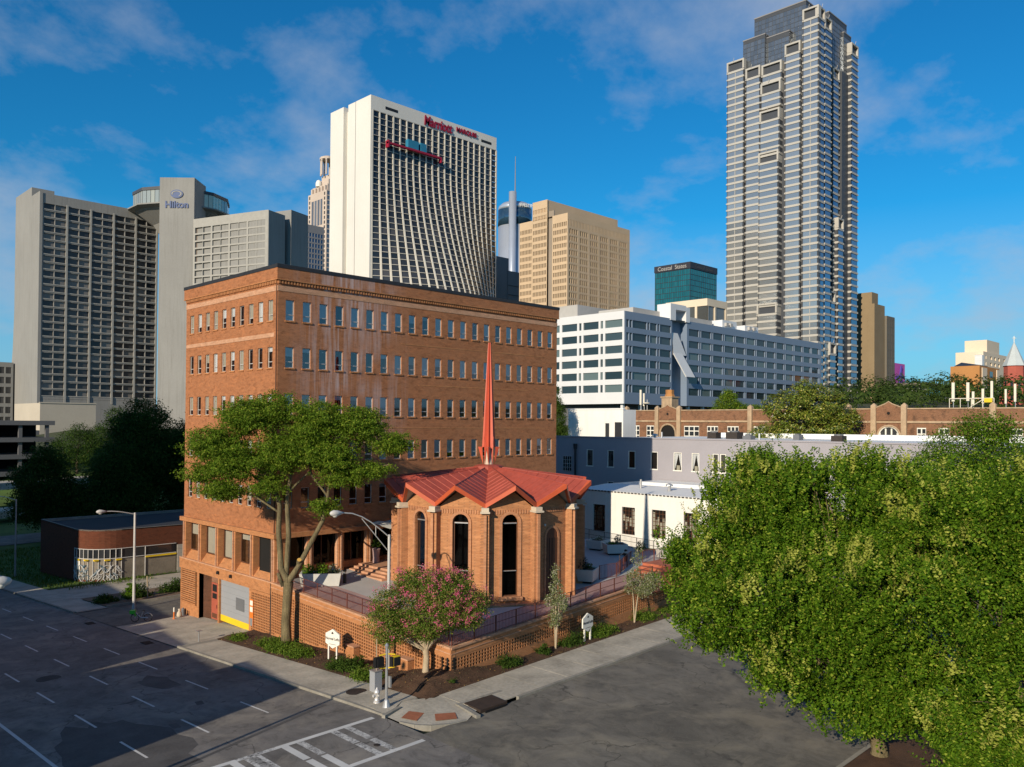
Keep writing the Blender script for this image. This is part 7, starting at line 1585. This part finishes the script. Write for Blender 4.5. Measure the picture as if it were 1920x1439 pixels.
# --- concrete hotel with lantern restaurant at the left
hl = thing('concrete_hotel', 'broad grey concrete hotel with balcony grid, lift shaft and lantern restaurant on top', 'tower', (110, 330, 8)); HX, HY = 93.58, 344.83
eu = [0.0]
for k in range(5):
    a = .5 + k * 8.55; eu += [a, a + 3.8, a + 4.0, a + 7.8]
rows = [(97.4 - k * 2.825 - 2.35, 97.4 - k * 2.825) for k in range(26)]; vv = [24.0 - .6] + [z for r in reversed(rows) for z in r] + [101.1]
face(hl, HX, HY, 0, eu + [43.3], vv, odd, .7, 'hilton_conc', 'g_hilton', 260)
rl_ = MB(); [rl_.box(HX + .3 + k * 8.55, HX + 8.5 + k * 8.55, HY - .14, HY - .02, r[0] - .05, r[0] + .28) for k in range(5) for r in rows]; link('balcony_rails', rl_.mesh('balcony_rails', 'hilton_rail'), hl, kind='stuff')
pr_ = MB(); [pr_.box(HX - .35 + k * 8.55, HX + .35 + k * 8.55, HY - .4, HY - .16, 22, 98) for k in range(1, 6)]; link('fins', pr_.mesh('fins', 'hilton_rail'), hl)
b = MB(); b.box(HX + .02, HX + 43.3, HY + 1.3, HY + 16, 8, 101.0); b.box(HX + .02, HX + 43.29, HY + .02, HY + 1.3, 8, 23.3); link('wing', b.mesh('wing', 'hilton_conc'), hl)
b = MB()   # flared end fin
pl = [(HX - .2, 101.1), (HX - .2, 40), (HX - 1.2, 30), (HX - 3.5, 18), (HX - 6, 8)]
b.box(HX - 1.0, HX + .01, HY - .3, HY + 12, 8, 101.6); fl = MB()
yy0, yy1 = HY + 14, HY + 36
prof = [(106, 0), (60, 0), (44, 1.5), (32, 4), (20, 8), (8, 14)]
for (za, oa), (zb2, ob_) in zip(prof[:-1], prof[1:]):
    fl.poly([(HX, yy0, za), (HX, yy1 + oa, za), (HX, yy1 + ob_, zb2), (HX, yy0, zb2)]); fl.poly([(HX, yy1 + oa, za), (HX + 8, yy1 + oa, za), (HX + 8, yy1 + ob_, zb2), (HX, yy1 + ob_, zb2)]); fl.poly([(HX, yy0, za), (HX, yy0, zb2), (HX + 8, yy0, zb2), (HX + 8, yy0, za)])
fl.poly([(HX, yy0, 106), (HX + 8, yy0, 106), (HX + 8, yy1, 106), (HX, yy1, 106)]); link('end_fin', b.mesh('end_fin', 'hilton_conc'), hl); link('flared_fin', fl.mesh('flared_fin', 'hilton_conc'), hl)
sA, sB = Vector((128.0, 321.6, 0)), Vector((137.5, 312.2, 0)); dv = (sB - sA).normalized(); nv_ = Vector((dv.y, -dv.x, 0)); bk_ = -nv_ * 12 if nv_.dot(FWD) < 0 else nv_ * 12
b = MB(); pts = [sA, sB, sB + bk_, sA + bk_]; b.prism([(p.x, p.y) for p in pts], 8, 109.6); link('lift_shaft', b.mesh('lift_shaft', 'hilton_conc'), hl)
rzs = math.atan2(dv.y, dv.x); mid_ = (sA + sB) / 2 + nv_ * (.15 if nv_.dot(FWD) < 0 else -.15)
text('lettering', 'Hilton', 3.6, 'hilton_blue', hl, (mid_.x, mid_.y, 97.9), (PI / 2, 0, rzs), .15, xs=1.0, bold=.1)
em = MB(); em.lathe([(.01, 0), (1, 0), (1, .2), (.01, .2)], (0, 0, 0), 24); o = link('emblem', em.mesh('emblem', 'hilton_blue'), hl, (mid_.x, mid_.y, 103.2)); o.rotation_euler = (PI / 2, 0, rzs); o.scale = (2.4, 1.65, 1)
em = MB(); em.tube([(.72 * math.cos(t), .62 * math.sin(t), .22) for t in np.linspace(-1.2, 3.6, 16)], [.01] + [.12] * 14 + [.01], 6); o = link('emblem_swirl', em.mesh('emblem_swirl', 'hilton_rail'), hl, (mid_.x, mid_.y, 103.2)); o.rotation_euler = (PI / 2, 0, rzs); o.scale = (2.4, 1.65, 1)
wA, wB = Vector((136.5, 310.5, 0)), Vector((149.2, 276.2, 0)); dv2 = (wB - wA); Lw = dv2.length; rz2 = math.atan2(dv2.y, dv2.x)
eu = [0.0]
for k in range(4): a = .9 + k * 8.8; eu += [a, a + 3.9, a + 4.1, a + 8.0]
rows2 = [(89.6 - k * 2.75 - 2.15, 89.6 - k * 2.75) for k in range(24)]; face(hl, wA.x, wA.y, rz2, eu + [Lw], [8] + [z for r in reversed(rows2) for z in r] + [93], odd, .9, 'hilton_rail', 'g_hilton_warm', 40)
n2 = Vector((-dv2.y, dv2.x, 0)).normalized() * 9; b = MB(); d2 = dv2.normalized(); e1, e2 = wB + d2 * .3, wB + d2 * .3 + n2; b.prism([(p.x, p.y) for p in (wA + n2 * .09, e1 + n2 * .002, e2, wA + n2)], 8, 92.9); link('wing', b.mesh('wing', 'hilton_conc'), hl)
b = MB(); f1 = e1 + n2 * 1.25; b.prism([(p.x, p.y) for p in (f1 + d2 * 1.0, f1 + d2 * 1.0 + n2 * 1.1, f1 - d2 * 8 + n2 * 1.1, f1 - d2 * 8)], 8, 95.5); link('end_fin', b.mesh('end_fin', 'hilton_conc'), hl)
cc_ = Vector((143.7, 337.7, 0)); b = MB(); b.lathe([(9, 92), (11, 95), (18, 99.6), (20.6, 100.2), (20.6, 100.7), (12, 100.8)], (cc_.x, cc_.y, 0), 12, a0=PI / 12); link('lantern_base', b.mesh('lantern_base', 'hilton_conc'), hl)
for k in range(12):
    a0, a1 = PI / 12 + k * PI / 6, PI / 12 + (k + 1) * PI / 6
    for q in range(5):
        p = [(cc_.x + 18.6 * (math.cos(a0) * (1 - t) + math.cos(a1) * t), cc_.y + 18.6 * (math.sin(a0) * (1 - t) + math.sin(a1) * t)) for t in (q / 5 + .01, (q + 1) / 5 - .01)]
        b = MB(); b.poly([(*p[0], 100.8), (*p[1], 100.8), (*p[1], 106.2), (*p[0], 106.2)]); link('lantern_pane', b.mesh('lantern_pane', 'g_lantern'), hl)
b = MB(); b.lathe([(18.9, 106.2), (18.9, 107.4), (17.5, 107.6), (3, 107.7)], (cc_.x, cc_.y, 0), 12, a0=PI / 12); b.lathe([(18.4, 100.75), (18.4, 106.2)], (cc_.x, cc_.y, 0), 12, a0=PI / 12); link('lantern_roof', b.mesh('lantern_roof', 'truist_dark'), hl); block('lantern_box', hl, cc_.x - 14, cc_.x - 6, cc_.y + 6, cc_.y + 12, 107.6, 110.2, 'hilton_rail')
# podium and decks in front of it
pd = thing('hotel_podium', 'low beige windowless podium below the concrete hotel', 'building', (82, 300, 8)); b = MB(); b.prism([(81.6, 300.2), (98.8, 300.2), (100, 330), (81.6, 330)], 5, 21.0); link('wall', b.mesh('wall', 'podium'), pd); block('coping', pd, 81.4, 98.9, 300.0, 300.6, 20.9, 21.3, 'podium'); block('dark_recess', pd, 79.0, 81.6, 300.3, 320, 5, 12, 'deck_conc')
dk = thing('parking_deck', 'dark open parking deck with concrete slabs at the far left', 'parking deck', (70, 240, 0))
for k in range(4): block('slab', dk, 46, 66, 230, 262, 1.5 + k * 4.2, 2.6 + k * 4.2, 'deck_conc')
for x in (46.5, 52, 58, 64): block('column', dk, x, x + .8, 230.5, 231.3, -8, 15, 'deck_conc')
block('inner_wall', dk, 46, 66, 246, 247, -8, 15, 'interior_dark')
bl_ = thing('dark_building', 'dark glazed building behind the parking deck at the left edge', 'building', (80, 378, 8)); vv = [8] + [z for k in range(7) for z in (10 + k * 4, 12.6 + k * 4)] + [38.5]; face(bl_, 70, 378.4, 0, regular(23, 9, .8, .5), vv, odd, .3, 'hilton_conc', 'g_dark'); shell(bl_, 70, 93, 378.5, 400, 8, 38.4, 'hilton_conc', None, 'S')
# viaduct
vd = thing('viaduct', 'pale concrete viaduct at the left edge behind the lawn', 'viaduct', (45, 205, -5))
for q, z in ((0, 0), (1, -4.2)):
    b = MB(); b.prism([(40, 196 - q * 16), (80, 212 - q * 14), (80, 218 - q * 14), (40, 203 - q * 16)], .6 + z, 2.0 + z); link('deck', b.mesh('deck', 'concrete'), vd)
for x, y in ((45, 200), (55, 204), (66, 208)): block('pier', vd, x, x + 1.2, y, y + 2, -6, .6, 'concrete')
# --- background towers
pk = thing('ornate_tower', 'slim peach stone tower with columned crown left of the white hotel', 'tower', (371, 600, 30)); PX, PY = 371.4, 590.3
face(pk, PX, PY + 28.6, RL, [0, 1.4, 3.4, 5.8, 9.0, 10.4, 13.6, 15.0, 18.2, 19.6, 22.6, 24.6, 26.6, 28.6], [30] + [z for k in range(44) for z in (32 + k * 4, 34.6 + k * 4)] + [208], lambda i, j: i % 2 == 1 and j % 2 == 1 and i in (1, 11), .4, 'peach_stone', 'g_dark')
for a, b_ in ((5.8, 9.0), (10.4, 13.6), (15, 18.2), (19.6, 22.4)):
    for k in range(6): block('glass_strip', pk, PX - .15, PX - .03, PY + 28.6 - b_, PY + 28.6 - a, 60 + k * 24, 81.5 + k * 24, 'g_191')
face(pk, PX, PY, 0, regular(26, 7, .8, .4), [30] + [z for k in range(44) for z in (32 + k * 4, 35 + k * 4)] + [208], odd, .3, 'peach_stone', 'g_191'); shell(pk, PX + .02, PX + 26, PY + .02, PY + 28.6, 30, 208, 'peach_stone', None, 'WS')
for i, (m0, z0, z1) in enumerate(((2.5, 208, 214), (5, 214, 219), (8, 219, 224))): block('crown_step', pk, PX + m0, PX + 26 - m0, PY + m0, PY + 28.6 - m0, z0, z1, 'peach_stone')
b = MB(); [b.lathe([(.8, 224), (.7, 236), (1.0, 236.2), (.9, 237.5)], (PX + 10 + 6 * math.cos(a), PY + 14 + 6 * math.sin(a), 0), 8) for a in [k * PI / 4 for k in range(8)]]; b.lathe([(7, 237.3), (7, 239), (5, 240)], (PX + 10, PY + 14, 0), 12); link('crown_columns', b.mesh('crown_columns', 'peach_stone'), pk); b = MB(); b.lathe([(2.6, 214), (2.6, 217), (1.8, 219), (.1, 220)], (PX + 3, PY + 17, 0), 12); link('dome', b.mesh('dome', 'sign_white'), pk)
for y_ in (4, 9, 14, 19, 24): block('merlon', pk, PX + .5, PX + 3, PY + y_ - 1.1, PY + y_ + 1.1, 208, 212.5, 'peach_stone')
bs_ = thing('blue_grey_tower', 'blue grey gridded tower behind the concrete hotel', 'tower', (311, 537, 30)); vv = [30] + [z for k in range(32) for z in (32 + k * 3.9, 34.7 + k * 3.9)] + [161.5]; face(bs_, 296, 537, 0, regular(40, 16, .7, .5), vv, odd, .3, 'grey_tower', 'g_westin'); shell(bs_, 296, 336, 537.02, 570, 30, 161.4, 'grey_tower', None, 'S')
ws = thing('round_steel_tower', 'cylindrical mirrored tower with outer lift tube and tall mast', 'tower', (538, 536, 30)); wc = (537, 535)
b = MB(); b.lathe([(15.6, 30), (15.6, 196)], (*wc, 0), 48); link('drum', b.mesh('drum', 'west_steel', True), ws); b = MB(); b.lathe([(15.8, 196), (15.8, 211)], (*wc, 0), 48); link('dark_ring', b.mesh('dark_ring', 'g_westin', True), ws); b = MB(); b.lathe([(15.7, 211), (15.2, 214.5), (12, 217.5), (2, 218)], (*wc, 0), 48); link('cap', b.mesh('cap', 'west_steel', True), ws)
b = MB(); p = Vector((*wc, 0)) - FWD * 17.5 - RGT * 2.2; b.lathe([(3.5, 30), (3.5, 224)], (p.x, p.y, 0), 20); link('lift_tube', b.mesh('lift_tube', 'west_steel', True), ws); b = MB(); b.tube([(wc[0], wc[1], 217), (wc[0], wc[1], 262)], [.7, .25], 6); link('mast', b.mesh('mast', 'grey_tower'), ws)
q = Vector((*wc, 0)) - FWD * 15.9 + RGT * 7.0; text('lettering', 'WESTIN', 4.2, 'sign_white', ws, (q.x - 2.0, q.y + 2.0, 211.6), (PI / 2, 0, -PI / 4 + .35), .2, 'LEFT', 0, .9)
gk = thing('grey_block_tower', 'plain grey panelled tower between white hotel and tan tower', 'tower', (350, 376, 30)); block('wall', gk, 350, 372, 376, 400, 30, 121.5, 'grey_tower'); block('wall', gk, 371, 396, 375.5, 399, 30, 113.5, 'grey_tower'); b = MB(); [b.box(371.2, 396.1, 375.2, 375.49, 32 + k * 6, 32.35 + k * 6) for k in range(13)]; link('joint', b.mesh('joint', 'truist_dark'), gk)
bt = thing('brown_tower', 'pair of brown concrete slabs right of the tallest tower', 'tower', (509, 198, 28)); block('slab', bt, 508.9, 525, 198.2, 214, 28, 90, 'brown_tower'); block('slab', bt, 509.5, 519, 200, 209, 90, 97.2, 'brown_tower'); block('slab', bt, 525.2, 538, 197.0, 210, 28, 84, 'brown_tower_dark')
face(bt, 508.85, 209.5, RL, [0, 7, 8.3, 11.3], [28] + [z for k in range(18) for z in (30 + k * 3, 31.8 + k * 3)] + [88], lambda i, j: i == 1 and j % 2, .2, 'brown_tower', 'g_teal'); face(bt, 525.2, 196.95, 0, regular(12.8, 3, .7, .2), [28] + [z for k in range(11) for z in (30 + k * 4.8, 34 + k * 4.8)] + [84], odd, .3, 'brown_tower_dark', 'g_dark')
pm = thing('pink_mural_building', 'small building with magenta mural beside the brown slabs', 'building', (538, 197, 28)); block('wall', pm, 538.5, 556, 197.2, 212, 28, 55.5, 'pink_mural'); b = MB(); b.tube([(545, 197.1, 43), (547.5, 197.1, 49), (549, 197.1, 54)], 1.0, 5); b.tube([(540, 197.1, 46), (547.5, 197.1, 48), (554, 197.1, 47)], .7, 5); b.tube([(547.5, 197.1, 49), (551, 197.1, 43)], .9, 5); link('mural_figure', b.mesh('mural_figure', 'mural_blue'), pm)
gl_ = thing('flat_glass_pavilion', 'long low glass roofed building on the right skyline', 'building', (560, 185, 28)); block('wall', gl_, 520, 590, 172, 195, 28, 40, 'grey_tower'); block('roof', gl_, 516, 600, 170, 196, 40, 41.4, 'brown_tower_dark'); block('glass_band', gl_, 519.8, 588, 171.8, 172, 34, 38.5, 'g_teal')
wt = thing('white_frame_building', 'white framed mid-rise directly left of the tallest tower', 'building', (350, 216, 25)); vv = [25, 28, 73.5, 77]; face(wt, 349.6, 240, RL, [0, 1, 8, 9.2, 17, 18.2, 24], vv, odd, .5, 'cream', 'g_ivory'); face(wt, 349.6, 216, 0, [0, 1, 6.8, 8.2, 17, 18], vv, odd, .5, 'cream', 'g_ivory'); shell(wt, 349.62, 368, 216.02, 240, 25, 76.9, 'cream', None, 'WS')
ap_ = thing('cream_apartments', 'cream apartment tower with glazed corner on the right skyline', 'building', (464, 125, 25)); vv = [25] + [z for k in range(8) for z in (28 + k * 3.2, 29.7 + k * 3.2)] + [54]
face(ap_, 466, 127, 0, [0, 4, 5.2, 12, 15, 19, 22, 26, 29, 36, 39, 60], vv, odd, .5, 'cream', 'g_dark'); shell(ap_, 466.02, 526, 127.02, 140, 25, 53.9, 'cream', None, 'S'); block('upper_storey', ap_, 474, 496, 127.5, 138, 53.9, 60.5, 'cream'); face(ap_, 462.5, 130, RL, [0, .4, 3.0, 3.4], vv[:-1] + [52], odd, .2, 'office_white', 'g_lantern'); block('corner', ap_, 462.6, 466, 126.6, 130, 25, 51.9, 'office_white')
oa = thing('orange_apartments', 'orange and pale striped apartment block before the cream tower', 'building', (399, 110, 25)); block('wall', oa, 399, 429, 110.2, 122, 20, 42.3, 'apartment_orange'); 
for x in (402, 424): block('pale_strip', oa, x, x + 7, 109.9, 110.2, 20, 41.6, 'cream')
for k in range(5): b = MB(); b.box(413.5, 418, 110.05, 110.3, 22.5 + k * 3.8, 25.2 + k * 3.8); link('window', b.mesh('window', 'g_dark'), oa)
b = MB(); b.prism([(401, 110.3), (411, 110.3), (411, 121), (401, 121)], 42.3, lambda x, y: 44.8 if x > 405 and y < 200 and x < 412 and y > 115 else 42.6); link('roof', b.mesh('roof', 'cap_dark'), oa)
rc = thing('red_church', 'red brick church tower with pale steeple and white cross at the right edge', 'church', (378, 92, 20)); cx0, cy0 = 376.2, 91.4
b = MB(); b.lathe([(3.7, 18), (3.7, 39.6), (4.0, 40)], (cx0, cy0, 0), 8, a0=PI / 8); link('tower_wall', b.mesh('tower_wall', 'church_red'), rc); b = MB(); b.lathe([(4.2, 40), (4.0, 40.5), (.15, 49.5)], (cx0, cy0, 0), 8, a0=PI / 8); link('steeple', b.mesh('steeple', 'church_steeple'), rc); b = MB(); b.box(cx0 - .12, cx0 + .12, cy0 - .12, cy0 + .12, 49.2, 52); p = Vector((cx0, cy0, 51.2)); b.tube([p - RGT * .8, p + RGT * .8], .13, 5); link('cross', b.mesh('cross', 'sign_white'), rc)
for k in range(8):
    a = k * PI / 4; b = MB(); r_ = 3.7 * math.cos(PI / 8) + .02; c = (cx0 + r_ * math.cos(a), cy0 + r_ * math.sin(a)); b.box(-.5, .5, -.05, .05, 26, 34); o = link('lancet', b.mesh('lancet', 'g_dark'), rc, (*c, 0), a + PI / 2)
block('nave', rc, 381, 405, 80, 98, 18, 32, 'church_red')

# ------------------------------------------------------------------ buildings across the avenue, out of view, that shade it
def opposite(label, x0, x1, y0, y1, z1, mat):
    r = thing('opposite_building', label, 'building', (x1, y0, 0)); shell(r, x0, x1, y0, y1, -6, z1, mat, 'roof_membrane')
    n = max(2, int((y1 - y0) / 3)); nz = max(2, int(z1 / 3.6))
    for k in range(n):
        for q in range(nz): b = MB(); y = y0 + (k + .3) * (y1 - y0) / n; b.box(x1 - .02, x1 + .04, y, y + 1.3, 1.2 + q * 3.5, 3.0 + q * 3.5); link('window', b.mesh('window', 'g_dark'), r)
opposite('brick block across the avenue opposite the name sign', -24, -5, 35.3, 43.4, 11.7, 'brick_plain'); opposite('narrow pale block across the avenue beside the brick one', -24, -5, 44.3, 50.6, 10.7, 'cream'); opposite('brick block across the avenue opposite the driveway', -24, -5, 52.6, 59.0, 11.0, 'brick_plain'); opposite('narrow grey block across the avenue opposite the garage', -24, -5, 59.7, 63.2, 11.2, 'panel_grey'); opposite('rendered block across the avenue opposite the side lane', -26, -5, 63.9, 93, 11.9, 'cream'); opposite('tall office slab across the avenue further down', -45, -8, 95, 174, 54, 'panel_grey')

# ------------------------------------------------------------------ groups of repeated things
GROUPS = {'street_lamp': 'street lamps along the avenue', 'name_sign': 'hexagonal name signs in the mulch bed', 'manhole_cover': 'round covers in street and pavement', 'drain_grate': 'kerbside drain grates', 'planter': 'pale concrete planters on the terrace', 'street_tree': 'leafy trees at the right', 'sapling': 'young trees in the mulch bed', 'juniper': 'junipers in the mulch bed', 'shrub': 'low shrubs', 'dark_tree': 'dark trees behind the low brown building', 'roof_unit': 'rooftop units on the lilac grey building', 'roof_vent': 'vents on the low flat roofs', 'antenna': 'antennas on the old brick roof', 'railing': 'railings round the terrace', 'screen_wall': 'openwork brick walls below the terrace', 'brick_pedestal': 'brick pedestals at the screen wall', 'opposite_building': 'buildings across the avenue'}
for o in list(scene.objects):
    if o.parent is None and o.get('category') and not o.get('group'):
        g_ = GROUPS.get(o.name.split('.')[0])
        if g_: o['group'] = g_
